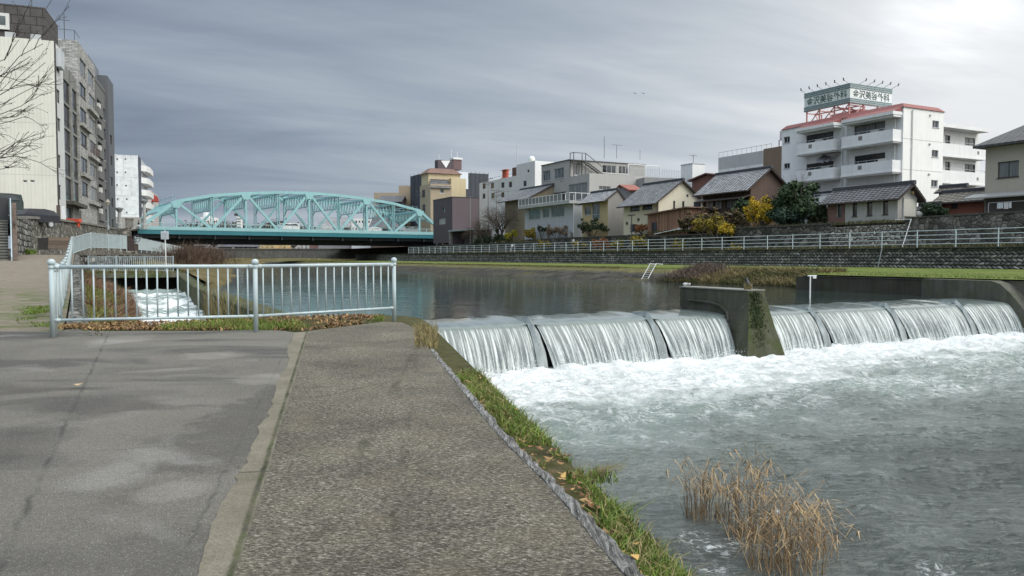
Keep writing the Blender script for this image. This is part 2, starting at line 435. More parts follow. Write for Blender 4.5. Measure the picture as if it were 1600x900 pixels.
def m_rubble(name, scale, stone, gap=(.02, .02, .018), rnd=1.0, warp=(1, 1, 1), moss=0.0, gapw=.07, bd=.12):
    t = NT(name); p = t.map(t.co(), warp)
    de = t.vor(p, scale, 'DISTANCE_TO_EDGE', 'Distance', rnd); cc = t.sep(t.vor(p, scale, 'F1', 'Color', rnd))
    c = t.ramp(cc[0], (0, sc(stone, .42)), (.55, stone), (1, sc(stone, 1.75)))
    c = t.mix(.55, c, t.ramp(t.noise(t.co(), 7, 6, .7), (.25, .45), (.75, 1.45)), 'MULTIPLY')
    c = t.mix(.6, c, t.ramp(t.noise(t.co(), .35, 5, .6), (.3, .55), (.7, 1.25)), 'MULTIPLY')
    if moss: c = t.mix(t.math('MULTIPLY', t.ramp(t.noise(t.co(), .9, 6, .7), (.48, 0.0), (.66, 1.0)), moss), c, (.05, .06, .018))
    g = t.ramp(de, (gapw * .35, 1.0), (gapw, 0.0))
    c = t.mix(g, c, gap)
    h = t.ramp(de, (0, 0.0), (gapw * 1.4, .7), (.4, 1.0))
    return t.out(c, .92, t.bump(h, .9, bd, t.bump(t.noise(t.co(), 18, 5, .7), .4, .03)), spec=.2)
def m_grass_ground(name, a, b_, c_):
    t = NT(name); p = t.world()
    n = t.noise(p, .45, 7, .7); f = t.noise(p, 14, 5, .75)
    c = t.ramp(n, (.3, a), (.5, b_), (.7, c_))
    c = t.mix(.7, c, t.ramp(f, (.3, .45), (.7, 1.5)), 'MULTIPLY')
    return t.out(c, .95, t.bump(f, .9, .08), spec=.15)
def m_leaf(name, cols, rough=.6, trans=.0):
    t = NT(name)
    r = t.n('ShaderNodeNewGeometry').outputs['Random Per Island']
    k = len(cols) - 1
    c = t.ramp(r, *[(i / k, col) for i, col in enumerate(cols)])
    c = t.mix(.55, c, t.ramp(t.noise(t.co(), .9, 4, .6), (.3, .5), (.7, 1.35)), 'MULTIPLY')
    return t.out(c, rough, spec=.25)
def m_bark(name, col):
    t = NT(name); p = t.co()
    c = t.ramp(t.noise(t.map(p, (1, 1, .2)), 9, 6, .7), (.3, sc(col, .5)), (.7, sc(col, 1.3)))
    return t.out(c, .9, t.bump(t.noise(t.map(p, (1, 1, .2)), 14, 5, .7), .8, .02), spec=.2)
def m_glass(name, col=(.02, .026, .032), rough=.06, var=.5):
    t = NT(name); p = t.co()
    c = t.ramp(t.noise(p, .7, 3, .5), (.35, sc(col, 1 - var)), (.65, sc(col, 1 + var)))
    return t.out(c, rough, t.bump(t.noise(p, 1.2, 2, .5), .06, .05), spec=.6)
def m_curtain(name, col):
    t = NT(name); p = t.co()
    f = t.noise(t.map(p, (9, 9, .3)), 1.6, 4, .6)
    c = t.ramp(f, (.3, sc(col, .6)), (.7, sc(col, 1.1)))
    return t.out(c, .25, None, spec=.5)
def m_tiles(name, dark, light):
    """kawara roof: rows along the eave (object y or x) come from the mesh; here tile tones and painted rib highlights"""
    t = NT(name); p = t.co()
    q = t.sep(p); jit = t.noise(p, 1.3, 3, .6)
    a = t.math('ABSOLUTE', t.math('SUBTRACT', t.math('FRACT', t.math('ADD', t.math('DIVIDE', q[1], .45), t.math('MULTIPLY', jit, .25))), .5))
    r = t.math('FRACT', t.math('ADD', t.math('DIVIDE', q[2], .20), t.math('MULTIPLY', jit, .3)))
    cell = t.sep(t.vor(t.map(p, (2.2, 2.2, 4.5)), 1.0, 'F1', 'Color', .6))[0]
    f = t.math('MULTIPLY', t.ramp(a, (.10, 1.0), (.26, 0.0)), t.ramp(r, (.0, .25), (.35, 1.0), (.9, .8)))  # stripe mask: highlights on the tile ribs, painted into the colour
    f = t.math('MULTIPLY', f, t.math('MULTIPLY_ADD', cell, .7, .45))
    c = t.mix(f, t.mix(cell, dark, sc(dark, 1.5)), light)
    c = t.mix(.45, c, t.ramp(t.noise(p, .6, 6, .65), (.3, .6), (.7, 1.3)), 'MULTIPLY')
    return t.out(c, .5, t.bump(t.noise(p, 9, 3, .6), .25, .02), spec=.4)
def m_bricks(name, c1, c2, mortar, scale, w_=.5, h_=.25, ms_=.03, plane='yz', bump=.4):
    t = NT(name); s = t.sep(t.co())
    v = {'yz': t.comb(s[1], s[2], 0), 'xz': t.comb(s[0], s[2], 0), 'both': t.comb(t.math('ADD', s[0], s[1]), s[2], 0)}[plane]
    b = t.n('ShaderNodeTexBrick', i_Scale=scale); t.link(v, b.inputs['Vector'])
    for k_, c_ in (('Color1', c1), ('Color2', c2), ('Mortar', mortar)): b.inputs[k_].default_value = (*c_, 1)
    b.inputs['Mortar Size'].default_value = ms_; b.inputs['Brick Width'].default_value = w_; b.inputs['Row Height'].default_value = h_
    c = t.mix(.5, b.outputs[0], t.ramp(t.noise(t.co(), 1.1, 6, .65), (.3, .55), (.7, 1.35)), 'MULTIPLY')
    return t.out(c, .85, t.bump(b.outputs[1], -bump, .02), spec=.25)
def m_planks(name, col, per=.2, axis=1, vertical=True, dark=.35):
    t = NT(name); s = t.sep(t.co()); ax = s[axis] if vertical else s[2]
    wv = t.math('FRACT', t.math('DIVIDE', ax, per)); idx = t.math('FLOOR', t.math('DIVIDE', ax, per))
    rn = t.n('ShaderNodeTexWhiteNoise', noise_dimensions='1D'); t.link(idx, rn.inputs['W'])
    c = t.ramp(rn.outputs[0], (0, sc(col, .65)), (1, sc(col, 1.25)))
    gr = t.noise(t.map(t.co(), (5, 5, .5) if vertical else (.5, .5, 6)), 3, 6, .7)
    c = t.mix(.7, c, t.ramp(gr, (.3, .5), (.7, 1.35)), 'MULTIPLY')
    ln = t.math('LESS_THAN', wv, .09)
    c = t.mix(t.math('MULTIPLY', ln, .8), c, sc(col, dark))
    return t.out(c, .85, t.bump(wv, .2, .02), spec=.2)
M = {}
M['asphalt'] = m_asphalt(); M['agg'] = m_aggregate(); M['strip'] = m_strip(); M['kerb'] = m_stone_kerb(); M['soil'] = m_soil()
M['rail'] = plain('pale_blue_rail_paint', (.42, .495, .51), .62, .14, 3.0, .45, .1, 60, dirt=(.2, .22, .2))
M['rail_far'] = plain('white_blue_rail_paint', (.56, .63, .655), .5, .1, 2)
M['bridge'] = plain('teal_bridge_paint', (.255, .465, .49), .55, .14, .5, .4, dirt=(.18, .33, .345))
M['bridge_dk'] = plain('deep_teal_fascia_paint', (.02, .15, .185), .45, .12, .4, .2)
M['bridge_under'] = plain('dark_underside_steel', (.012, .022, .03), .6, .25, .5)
M['conc'] = m_concrete('weathered_concrete', (.26, .25, .225))
M['conc_dk'] = m_concrete('dark_wet_concrete', (.11, .108, .095), (.02, .022, .018), .3)
M['conc_moss'] = m_concrete('mossy_concrete', (.15, .145, .11), (.03, .034, .022), .85)
M['pier'] = m_concrete('pier_concrete', (.095, .092, .076), (.03, .034, .024), .35, .7)
M['pier_moss'] = m_concrete('pier_moss_face', (.085, .085, .055), (.03, .04, .018), .8, .6)
M['gabion'] = m_rubble('river_stone_courses', 3.3, (.17, .165, .15), (.016, .016, .014), .75, (1, .75, 1.5), .12, .12, .15)
M['wallstone'] = m_rubble('old_retaining_stone', 1.5, (.105, .10, .085), (.03, .03, .026), 1.0, (1, 1, 1.3), .35, .05)
M['cobble'] = m_rubble('pale_cobble_course', 2.6, (.30, .285, .245), (.07, .065, .05), .9, (1, 1, 1.15), .1, .09)
M['bigstone'] = m_rubble('grey_stone_facing', 1.7, (.20, .192, .168), (.085, .08, .068), 1.0, (1, 1.0, 1.5), .25, .045)
M['block'] = m_rubble('rock_faced_blocks', 1.6, (.26, .255, .235), (.04, .038, .034), .35, (1, 1, 1.6), 0, .12, .2)
M['grass'] = m_grass_ground('lawn_ground', (.075, .105, .022), (.125, .16, .036), (.18, .18, .065))
M['drygrass'] = m_grass_ground('dry_bank_ground', (.06, .055, .022), (.12, .098, .045), (.19, .145, .08))
M['earth'] = m_grass_ground('earth_ground', (.05, .047, .035), (.085, .078, .058), (.12, .108, .08))
M['white'] = plain('white_render', (.74, .745, .735), .7, .07, .5, .22, .1, 8, dirt=(.36, .36, .33))
M['offwhite'] = plain('offwhite_render', (.60, .60, .57), .75, .1, .5, .3, dirt=(.27, .26, .23))
M['glass'] = m_glass('window_glass'); M['glass_b'] = m_glass('window_glass_pale', (.085, .10, .105), .1, .4)
M['curt'] = m_curtain('curtained_glass', (.34, .35, .33)); M['curt_b'] = m_curtain('lace_curtained_glass', (.18, .19, .19))
M['alu'] = plain('aluminium_frame', (.42, .43, .43), .4, .08); M['dkframe'] = plain('dark_bronze_frame', (.045, .04, .035), .45, .1)
M['whframe'] = plain('white_frame', (.7, .7, .69), .45, .06)
M['steel'] = plain('galvanised_steel', (.34, .36, .37), .45, .14, 3, 0, metallic=.3); M['dksteel'] = plain('dark_steel', (.05, .052, .055), .5, .2)
M['kawara'] = m_tiles('grey_kawara_tiles', (.10, .10, .105), (.50, .50, .505)); M['kawara_dk'] = m_tiles('dark_kawara_tiles', (.04, .04, .044), (.17, .17, .18))
M['rust'] = plain('rusty_iron', (.11, .06, .045), .85, .4, 4)
M['ridge'] = plain('ridge_tile_dark', (.055, .056, .062), .55, .2, 2)
M['bark'] = m_bark('grey_bark', (.11, .095, .078)); M['twig'] = m_bark('brown_twig', (.10, .078, .062))
M['gutter'] = plain('brown_gutter', (.06, .045, .038), .5, .15)
# ================================================================== ground on the near bank
def pxz(pts, z): return [at_z(x, y, z) for x, y in pts]
def extend(a, b, k):  # continue the line a->b beyond b by k metres
    a = Vector(a); b = Vector(b); return tuple(b + (b - a).normalized() * k)
kerb_in = pxz([(600, 503.2), (628, 504.5), (650, 514), (672, 548), (722, 612), (775, 678), (862, 767), (938, 856), (975, 900)], 0)
kerb_in.append(extend(kerb_in[-2], kerb_in[-1], 6))
kerb_out = pxz([(676, 545), (730, 608), (791, 678), (884, 767), (973, 856), (1012, 900)], 0)
kerb_out.append(extend(kerb_out[-2], kerb_out[-1], 6))
def bank_x(Y): return .69 - (Y - 3.25) * .195
OUT = [(bank_x(-4), -4), (bank_x(3.25), 3.25), (bank_x(8.5), 8.5), (bank_x(15.3), 15.3), (-2.02, 16.7), (-2.5, 17.35), (-3.3, 17.6), (-4.6, 17.1), (-6.4, 15.8), (-7.6, 14.6), (-7.35, 13.2)]
mb = MB()
top = [(x, y, -.07) for x, y in OUT] + [(-7.2, 12.0, -.07), (-26.2, 1.3, -.07), (-26.2, -4, -.07)]
mb.poly(top)
for a, b in zip(top[:10], top[1:11]): mb.quad((a[0], a[1], -2.4), (b[0], b[1], -2.4), b, a, 1)
struct(mb.build('ground', [M['soil'], M['conc_moss']]))
moss = pxz([(482, 518), (462, 590), (440, 660), (420, 735), (395, 815), (366, 900)], 0); moss.append(extend(moss[-2], moss[-1], 6))
seam = pxz([(455, 520), (438, 580), (415, 640), (382, 700), (345, 770), (300, 900)], 0); seam.append(extend(seam[-2], seam[-1], 6))
def zz(p, z): return (p[0], p[1], z)
def along(pts, n):
    pts = [Vector(p) for p in pts]; L = [0]
    for a, b in zip(pts[:-1], pts[1:]): L.append(L[-1] + (b - a).length)
    res = []
    for i in range(n + 1):
        d = L[-1] * i / n; j = min(len(pts) - 2, max(0, int(np.searchsorted(L, d) - 1)))
        res.append(pts[j].lerp(pts[j + 1], (d - L[j]) / max(1e-6, L[j + 1] - L[j])))
    return res
# asphalt apron (front) + ramp path up to the left
edge = pxz([(455, 520), (440, 516.5), (400, 516), (320, 517), (240, 517), (160, 517), (95, 516)], 0)
PK = [(-7.2 - 1.464 * k, 12 + 2.6 * k) for k in range(15)]
ZK = [0, -.04, -.09, -.04, .01, .08, .19, .34, .49, .63, .78, .92, 1.06, 1.21, 1.40]
mb = MB()
mb.poly([(p[0] + .12, p[1], 0) for p in seam] + [(-26.2, -4.5, 0), (-26.2, 1.3, 0), (-7.2, 12.0, 0)] + [zz(p, 0) for p in edge[::-1][:-1]])
LP = [(p[0] - 19.0, p[1] - 10.7) for p in PK]
for k in range(14):
    for f0, f1 in ((0, .05), (.05, .3), (.3, 1)):
        q = lambda i, f: (lerp(PK[i][0] + .12, LP[i][0], f), lerp(PK[i][1], LP[i][1], f), ZK[i])
        mb.quad(q(k, f0), q(k + 1, f0), q(k + 1, f1), q(k, f1))
struct(mb.build('asphalt_path', M['asphalt']))
ma, sa = along(moss, 160), along(seam, 160); mb = MB(); rj = random.Random(9); sj = [Vector((p.x + .035 + rj.gauss(0, .009) + .03 * sin(i * .21) * sin(i * .047), p.y, 0)) for i, p in enumerate(sa)]
for i in range(160): mb.quad(zz(sj[i], .004), zz(ma[i], .004), zz(ma[i + 1], .004), zz(sj[i + 1], .004))
struct(mb.build('pavement_seam', M['strip']))
mb = MB(); mb.poly([zz(p, .008) for p in kerb_in] + [zz(p, .008) for p in moss[::-1]]); struct(mb.build('pavement', M['agg']))
# rough stone kerb
mb = MB(); ki = kerb_in[3:]
rs = random.Random(3)
def resample(pts, step):
    out = []
    for a, b in zip(pts[:-1], pts[1:]):
        a = Vector(a); b = Vector(b); n = max(1, int((b - a).length / step))
        out += [a.lerp(b, i / n) for i in range(n)]
    return out + [Vector(pts[-1])]
N = 190
ai = along(ki, N); ao = along(kerb_out, N); rows = []
for i in range(N + 1):
    a, b = ai[i], ao[i]
    j = lambda k: rs.uniform(-k, k)
    rows.append([(a.x + j(.004), a.y, -.02), (a.x + j(.008), a.y, .012 + j(.003)), (lerp(a.x, b.x, .45), lerp(a.y, b.y, .45), .017 + j(.006)), (b.x + j(.016), b.y, .004 + j(.012)), (b.x + .01, b.y, -.08)])
V = [p for r in rows for p in r]; mb.add(V, [tuple(f) for f in grid_faces(N + 1, 5)])
struct(mb.build('kerb', M['kerb']))
# ------------------------------------------------------------------ blades, leaves
def blades(name, pts, h, wd, mat, lean=.5, parent=None, seed=1, up0=None):
    r = np.random.default_rng(seed); P = np.asarray(pts, float); n = len(P)
    H = h * r.uniform(.35, 1.15, n); A = r.uniform(0, 2 * pi, n); B = r.uniform(0, 2 * pi, n); Ln = H * r.uniform(.05, lean, n) * 1.3
    wx = np.cos(A) * wd * .5; wy = np.sin(A) * wd * .5
    bx = np.cos(B) * Ln; by = np.sin(B) * Ln
    Z = np.zeros(n)
    v0 = P + np.stack([-wx, -wy, Z], 1); v1 = P + np.stack([wx, wy, Z], 1)
    m = P + np.stack([bx * .35, by * .35, H * .6], 1)
    v2 = m + np.stack([wx * .8, wy * .8, Z], 1); v3 = m - np.stack([wx * .8, wy * .8, Z], 1)
    tip = P + np.stack([bx, by, H * r.uniform(.75, 1.0, n)], 1)
    v4 = tip + np.stack([wx * .12, wy * .12, Z], 1); v5 = tip - np.stack([wx * .12, wy * .12, Z], 1)
    V = np.stack([v0, v1, v2, v3, v4, v5], 1).reshape(-1, 3)
    b = np.arange(n) * 6
    Fq = np.concatenate([np.stack([b, b + 1, b + 2, b + 3], 1), np.stack([b + 3, b + 2, b + 4, b + 5], 1)])
    return npmesh(name, V, Fq, mat, parent)
def litter(name, pts, size, mat, seed=1, parent=None, flat=.5):
    r = np.random.default_rng(seed); P = np.asarray(pts, float); n = len(P)
    S = size * r.uniform(.5, 1.3, n); A = r.uniform(0, 2 * pi, n); tx = r.uniform(-flat, flat, n); ty = r.uniform(-flat, flat, n)
    ux = np.stack([np.cos(A), np.sin(A), tx], 1); uy = np.stack([-np.sin(A), np.cos(A), ty], 1)
    mid = P + np.stack([0 * S, 0 * S, S * .3], 1)
    a = mid - ux * S[:, None] * .5; c = mid + ux * S[:, None] * .5
    b_ = mid + uy * S[:, None] * .32; d = mid - uy * S[:, None] * .32
    curl = S[:, None] * np.array([[0, 0, .18]])
    V = np.stack([a + curl, d, c + curl, b_], 1).reshape(-1, 3); q = np.arange(n) * 4
    return npmesh(name, V, np.stack([q, q + 1, q + 2, q + 3], 1), mat, parent)
M['blade'] = m_leaf('green_blades', [(.045, .085, .012), (.10, .17, .02), (.16, .23, .035), (.20, .21, .06)])
M['blade_dry'] = m_leaf('dry_blades', [(.10, .08, .035), (.20, .16, .07), (.30, .23, .11), (.12, .13, .04)])
M['leafl'] = m_leaf('dead_leaves', [(.07, .03, .016), (.14, .065, .03), (.24, .13, .06), (.40, .26, .11), (.09, .05, .03)])
M['leafy'] = m_leaf('yellow_dead_leaves', [(.36, .20, .045), (.42, .27, .09), (.26, .12, .04)]); M['leafy2'] = m_leaf('tan_dead_leaf', [(.40, .29, .17), (.36, .27, .16)])
# grass strip on the edge of the near bank
n = 15000; u = RNG.uniform(0, 1, n * 3)
Yv = 2.2 + 6.6 * RNG.uniform(0, 1, n * 3) ** 1.5; f = RNG.uniform(0, 1, n * 3)
kx = np.interp(Yv, [p.y for p in ao[::-1]], [p.x for p in ao[::-1]])
X = kx + (bank_x(Yv) - kx + .02) * f
dens = fbm(X * 3.0, Yv * 2.2, 3, 5) + .28 * (f - .45)
keep = np.where(dens > .415)[0][:n]
P = np.stack([X, Yv, -.07 - .03 * f], 1)[keep]
o = blades('grass_strip', P[: 10500], .07, .007, M['blade'], .9, seed=2); tag(o, 'green grass fringe along the stone kerb above the lower water', 'grass', kind='stuff')
big = P[10500:13500]; dn = fbm(big[:, 0] * 1.6, big[:, 1] * 1.2, 2, 9)
o = blades('tall_grass', big[dn > .52], .12, .008, M['blade'], 1.3, seed=3); tag(o, 'taller green grass tufts leaning over the bank edge', 'grass', kind='stuff')
o = blades('dry_grass', P[13000:], .10, .006, M['blade_dry'], 1.2, seed=4); tag(o, 'dry straw mixed into the bank edge grass', 'grass', kind='stuff')
kp = np.where(dens <= .47)[0]; Pl = np.stack([X, Yv, -.05 + 0 * X], 1)[kp]
o = litter('fallen_leaves', Pl[::22][:260], .04, M['leafl'], 5); tag(o, 'brown fallen leaves caught between kerb and grass', 'leaves', kind='stuff')
for i, (px, py) in enumerate(((995, 850), (992, 873), (852, 695), (880, 745), (808, 640))):
    x, y, z = at_z(px, py, .0)
    o = litter('yellow_leaf', [(x, y, -.01)], .05, M['leafy'], 20 + i)
    tag(o, ['yellow fallen leaf on the bank grass close to the lower end of the kerb', 'smaller yellow leaf just below the yellow leaf near the kerb end', 'pale yellow leaf on the grass halfway along the kerb', 'orange leaf lying in the grass beside the middle of the kerb', 'small yellow leaf on the grass near the falling water'][i], 'leaf', 'yellow leaves on the bank edge')
x, y, z = at_z(122, 605, .01); o = litter('orange_leaf', [(x, y, .004)], .07, M['leafy2'], 31, flat=.1); tag(o, 'single tan leaf lying alone on the grey asphalt', 'leaf')
# leaf-strewn edge behind the fence
def strip_pts(n, seed, lo=0.0, hi=1.0):
    r = np.random.default_rng(seed); px = r.uniform(92, 600, n); f = r.uniform(lo, hi, n)
    y0 = np.interp(px, [92, 300, 440, 480, 600], [516, 517, 517, 517, 504]); y1 = np.interp(px, [92, 300, 480, 560, 600], [509, 502, 494, 492, 494])
    return np.array([at_z(a, lerp(b, c, g), -.05) for a, b, c, g in zip(px, y0, y1, f)])
p = strip_pts(5200, 41); d = fbm(p[:, 0] * 1.1, p[:, 1] * .6, 3, 3)
o = litter('leaf_litter', p[(d > .42) | (p[:, 0] < -5.5)], .062, M['leafl'], 42, flat=.9); tag(o, 'brown leaf litter along the foot of the pale blue fence', 'leaves', kind='stuff')
p = strip_pts(6500, 43); d = fbm(p[:, 0] * .9 + 4, p[:, 1] * .5, 3, 6)
o = blades('verge_grass', p[(d > .50) & (p[:, 0] > -6.9)], .14, .010, M['blade'], 1.1, seed=44); tag(o, 'patchy green grass growing under the pale blue fence', 'grass', kind='stuff')
o = blades('verge_straw', strip_pts(900, 45), .13, .007, M['blade_dry'], 1.2, seed=46); tag(o, 'dry straw under the pale blue fence', 'grass', kind='stuff')
r_ = np.random.default_rng(8)
p = np.array([at_z(a, b, 0) for a, b in zip(np.minimum(r_.normal(62, 13, 2600), 77), np.clip(r_.normal(492, 8, 2600), 455, 511))]); d = fbm(p[:, 0] * 1.2, p[:, 1] * .6, 4, 13)
o = blades('path_grass', p[d > .46], .07, .012, M['blade'], 1.0, seed=47); tag(o, 'low green grass at the foot of the ramp beside the fence', 'grass', kind='stuff')
p = np.array([at_z(a, b, 0) for a, b in zip(r_.uniform(648, 684, 700), r_.uniform(512, 545, 700))])
o = blades('brown_grass', p[(p[:, 0] < [bank_x(y) for y in p[:, 1]])], .16, .008, M['blade_dry'], .8, seed=48); tag(o, 'tuft of russet dry grass at the head of the waterfall bank', 'grass', kind='stuff')
# single straggling weed over the water
w_ = thing('weed', 'small thin weed sticking out over the water from the grass edge', 'weed', (bank_x(4.55) - .02, 4.55, -.1)); mb = MB()
for i in range(70):
    a = random.uniform(-.6, 2.4); l = random.uniform(.06, .2)
    mb.tube([(0, 0, 0), (l * cos(a) * .6 + .05, l * sin(a) * .3, l * .5), (l * cos(a) + .10, l * sin(a) * .4, l * random.uniform(.4, .8))], [.0022, .0016, .0006], 3)
mb.build('stems', M['blade_dry'], w_)
blades('leaves', [(random.gauss(.12, .04), random.gauss(.0, .04), random.uniform(-.01, .06)) for _ in range(200)], .05, .006, M['blade'], 1.0, w_, 49)

# ================================================================== terrain, upper water, banks
mb = MB(); mb.quad((-4000, -400, -2.4), (4000, -400, -2.4), (4000, 5000, -2.4), (-4000, 5000, -2.4)); struct(mb.build('terrain', M['earth']))
ZU, ZD = -.35, -1.55
def m_water_up():
    t = NT('still_river_water'); p = t.co()
    b1 = t.noise(t.map(p, (.8, .35, 1)), 1.7, 4, .55, .6); b2 = t.noise(t.map(p, (1.1, .42, 1)), 5.5, 4, .6, .3)
    pat = t.ramp(t.noise(t.map(p, (.06, .022, 1)), 1.0, 4, .6, .5), (.4, .25), (.62, 1.0))
    h = t.math('MULTIPLY', t.math('ADD', b1, t.math('MULTIPLY', b2, .35)), pat)
    return t.out(t.ramp(t.noise(p, .1, 3, .5), (.3, (.020, .032, .030)), (.7, (.034, .048, .044))), .07, t.bump(h, .38, .10), spec=.5)
M['water_up'] = m_water_up()
left_bank = [(3.7, 18.6), (3.7, 41), (5.2, 46), (7, 58), (8.6, 70), (13.6, 110), (22, 205)]
pts = [(29.6, 18.9), (34.5, 30), (34.5, 260)] + left_bank[::-1]
mb = MB(); mb.poly([(a, b, ZU) for a, b in pts]); struct(mb.build('river_water', M['water_up'], rz=TH))
# near (left) river bank beyond the intake
mb = MB(); n_ = 60; rowsL = []
lb = left_bank[1:]
for i in range(n_ + 1):
    s = lerp(41, 205, i / n_); te = interp(s, [q[1] for q in lb], [q[0] for q in lb]); j = vnoise(np.array([s * .35]), np.array([2.0]), 4)[0] - .5
    te += j * 1.2
    tl = interp(s, [41, 56, 75, 120, 205], [3.9, 3.9, -2, -3.5, 4]); zt = interp(s, [41, 53, 60, 80, 130, 205], [.0, .3, .6, 1.2, 1.7, 1.7])
    rowsL.append([(te + .5, s, ZU - .5), (te, s, ZU + .02), (lerp(te, tl, .3), s, lerp(ZU, zt, .55) + j * .3), (lerp(te, tl, .7), s, zt - .1 + j * .2), (tl, s, zt)])
mb.add([q for r in rowsL for q in r], [tuple(f) for f in grid_faces(n_ + 1, 5)]); struct(mb.build('river_bank', M['drygrass'], rz=TH, smooth=True))
# gravel bar and dry grass upstream, beyond the bridge
mb = MB(); n_ = 40; V = []
for i in range(n_ + 1):
    x = lerp(-82, -22, i / n_); y0 = 188 + 10 * sin(i * .35) - max(0, (i - 25)) * 1.0 ; hgt = .9 + .35 * (fbm(np.array([i * .3]), np.array([1.0]), 3, 3)[0])
    V += [(x, y0, ZU - .3), (x, y0 + 6, ZU + hgt * .6), (x, y0 + 16, ZU + hgt), (x, y0 + 42, 1.0)]
mb.add(V, [tuple(f) for f in grid_faces(n_ + 1, 4)]); struct(mb.build('sand_bank', M['drygrass']))
pb = []
for i in range(5000):
    x = random.uniform(-80, -24); y = random.uniform(192, 214); pb.append((x, y, ZU + .45))
o = blades('dry_reeds', pb, .9, .10, M['blade_dry'], .5, seed=61); tag(o, 'straw coloured dry reeds on the bar beyond the bridge', 'reeds', kind='stuff')
# far shore: low wall, land behind
mb = MB(); mb.quad((-160, 232, 1.0), (60, 232, 1.0), (60, 232, 3.6), (-160, 232, 3.6)); mb.box((-160, 231.8, 3.6), (60, 232.4, 3.9), 0)
tag(mb.build('far_river_wall', m_concrete('far_wall_concrete', (.15, .145, .13))), 'low dark river wall far beyond the bridge', 'wall')
mb = MB(); mb.quad((-1500, 232.5, 3.5), (1500, 232.5, 3.5), (1500, 3000, 3.5), (-1500, 3000, 3.5)); struct(mb.build('far_land', M['earth']))

# ---------------- right bank
mb = MB()
ss = [-24, 0, 27.1, 27.2, 30, 36, 44, 60, 90, 130, 170, 230]
def tfoot(s): return interp(s, [27.2, 30, 36, 42, 60, 170, 230], [30.2, 32.6, 32.2, 31.2, 29.6, 29.2, 31.5])
def tcrest(s): return interp(s, [-24, 27.1, 28.5, 36, 60, 170, 230], [30.0, 30.0, 34.4, 34.6, 33.8, 33.0, 35.5])
fine = sorted(set(ss + list(np.arange(28, 60, 1.0))))
rws = [[(tcrest(s), s, .41), (tcrest(s) + 2, s, .47), (41, s, .48), (48.9, s, .52)] for s in fine]
mb.add([q for r in rws for q in r], [tuple(f) for f in grid_faces(len(fine), 4)]); struct(mb.build('grass_bank', M['grass'], rz=TH))
mb = MB(); sl_ = [s for s in fine if s >= 27.2]
rws = [[(tfoot(s) - .3, s, ZU - .6), (tfoot(s), s, ZU), (lerp(tfoot(s), tcrest(s), .5), s, .06), (tcrest(s), s, .435)] for s in sl_]
mb.add([q for r in rws for q in r], [tuple(f) for f in grid_faces(len(sl_), 4)])
def m_revet():
    t = NT('sloped_revetment'); p = t.co(); s = t.sep(p)
    c = t.ramp(t.noise(p, .8, 7, .7), (.36, (.016, .015, .012)), (.66, (.072, .067, .056)))
    sp = t.ramp(t.noise(t.map(p, (2, 1.2, 2)), 2.2, 5, .75), (.58, 0.0), (.68, 1.0)); near = t.n('ShaderNodeMapRange', i_0=s[1], i_1=80.0, i_2=45.0, i_3=0.0, i_4=.75).outputs[0]
    c = t.mix(t.math('MULTIPLY', sp, near), c, (.28, .27, .25))
    dry = t.ramp(t.noise(t.map(p, (1, .5, 3)), .6, 6, .7), (.55, 0.0), (.66, .7)); c = t.mix(dry, c, (.085, .075, .03))
    up = t.math('MULTIPLY', t.n('ShaderNodeMapRange', interpolation_type='SMOOTHSTEP', i_0=t.math('ADD', s[2], t.math('MULTIPLY', t.math('SUBTRACT', t.noise(p, .9, 5, .7), .5), .7)), i_1=.08, i_2=.3, i_3=0.0, i_4=1.0).outputs[0], .85); c = t.mix(up, c, t.ramp(t.noise(p, 1.4, 5, .7), (.35, (.085, .09, .03)), (.65, (.17, .145, .06))))
    return t.out(c, .95, t.bump(t.noise(p, 4, 6, .75), .9, .1), spec=.2)
tag(mb.build('bank_revetment', m_revet(), rz=TH), 'sloping dark stone revetment between the still water and the green bank', 'embankment')
bp = []; bq = []
for i in range(26000):
    s = 27.5 + 14 * random.random() ** 1.15; f = random.random(); t_ = lerp(tfoot(s) - .15, tcrest(s) + .4, f); z = lerp(ZU, .45, f)
    d = vnoise(np.array([s * .5]), np.array([f * 2.0]), 9)[0]
    if s > 38 and random.random() < (s - 38) / 3: continue
    (bp if d > .42 else bq).append(RW(t_, s, z))
o = blades('bank_weeds', bp, .36, .028, M['blade_dry'], 1.0, seed=71); tag(o, 'straw coloured tangled weeds on the far water edge', 'weeds', kind='stuff')
M['blade_ol'] = m_leaf('olive_blades', [(.05, .055, .02), (.09, .095, .03), (.15, .14, .05), (.12, .085, .05)])
o = blades('bank_herbs', bq, .34, .03, M['blade_ol'], 1.0, seed=72); tag(o, 'olive green herbs on the far water edge', 'weeds', kind='stuff')
mv = []
for i in range(3500):
    s = random.gauss(38.8, .8); f = random.random(); mv.append(RW(lerp(tfoot(s), tcrest(s), f), s, lerp(ZU, .5, f)))
M['blade_mv'] = m_leaf('mauve_stems', [(.07, .05, .04), (.11, .08, .065), (.15, .11, .09)])
o = blades('mauve_stems', mv, .55, .03, M['blade_mv'], .5, seed=73); tag(o, 'mauve brown dead stems on the far bank near the metal ladder', 'weeds', kind='stuff')
ed = []
for i in range(7000):
    s = random.uniform(48, 150); ed.append(RW(tcrest(s) + random.uniform(-.5, .3), s, .42))
o = blades('crest_grass', ed, .17, .05, M['blade_ol'], 1.0, seed=74); tag(o, 'ragged grass along the top edge of the sloping revetment', 'grass', kind='stuff')
lw = []
for i in range(16000):
    s = random.uniform(8, 60); t_ = random.uniform(30.1 if s < 27 else tcrest(s), 36)
    lw.append(RW(t_, s, .43))
M['blade_lawn'] = m_leaf('lawn_blades', [(.085, .125, .025), (.135, .185, .04), (.20, .215, .07)])
o = blades('lawn_grass', lw, .08, .03, M['blade_lawn'], .8, seed=75); tag(o, 'mown green grass on the flat far bank', 'grass', kind='stuff')
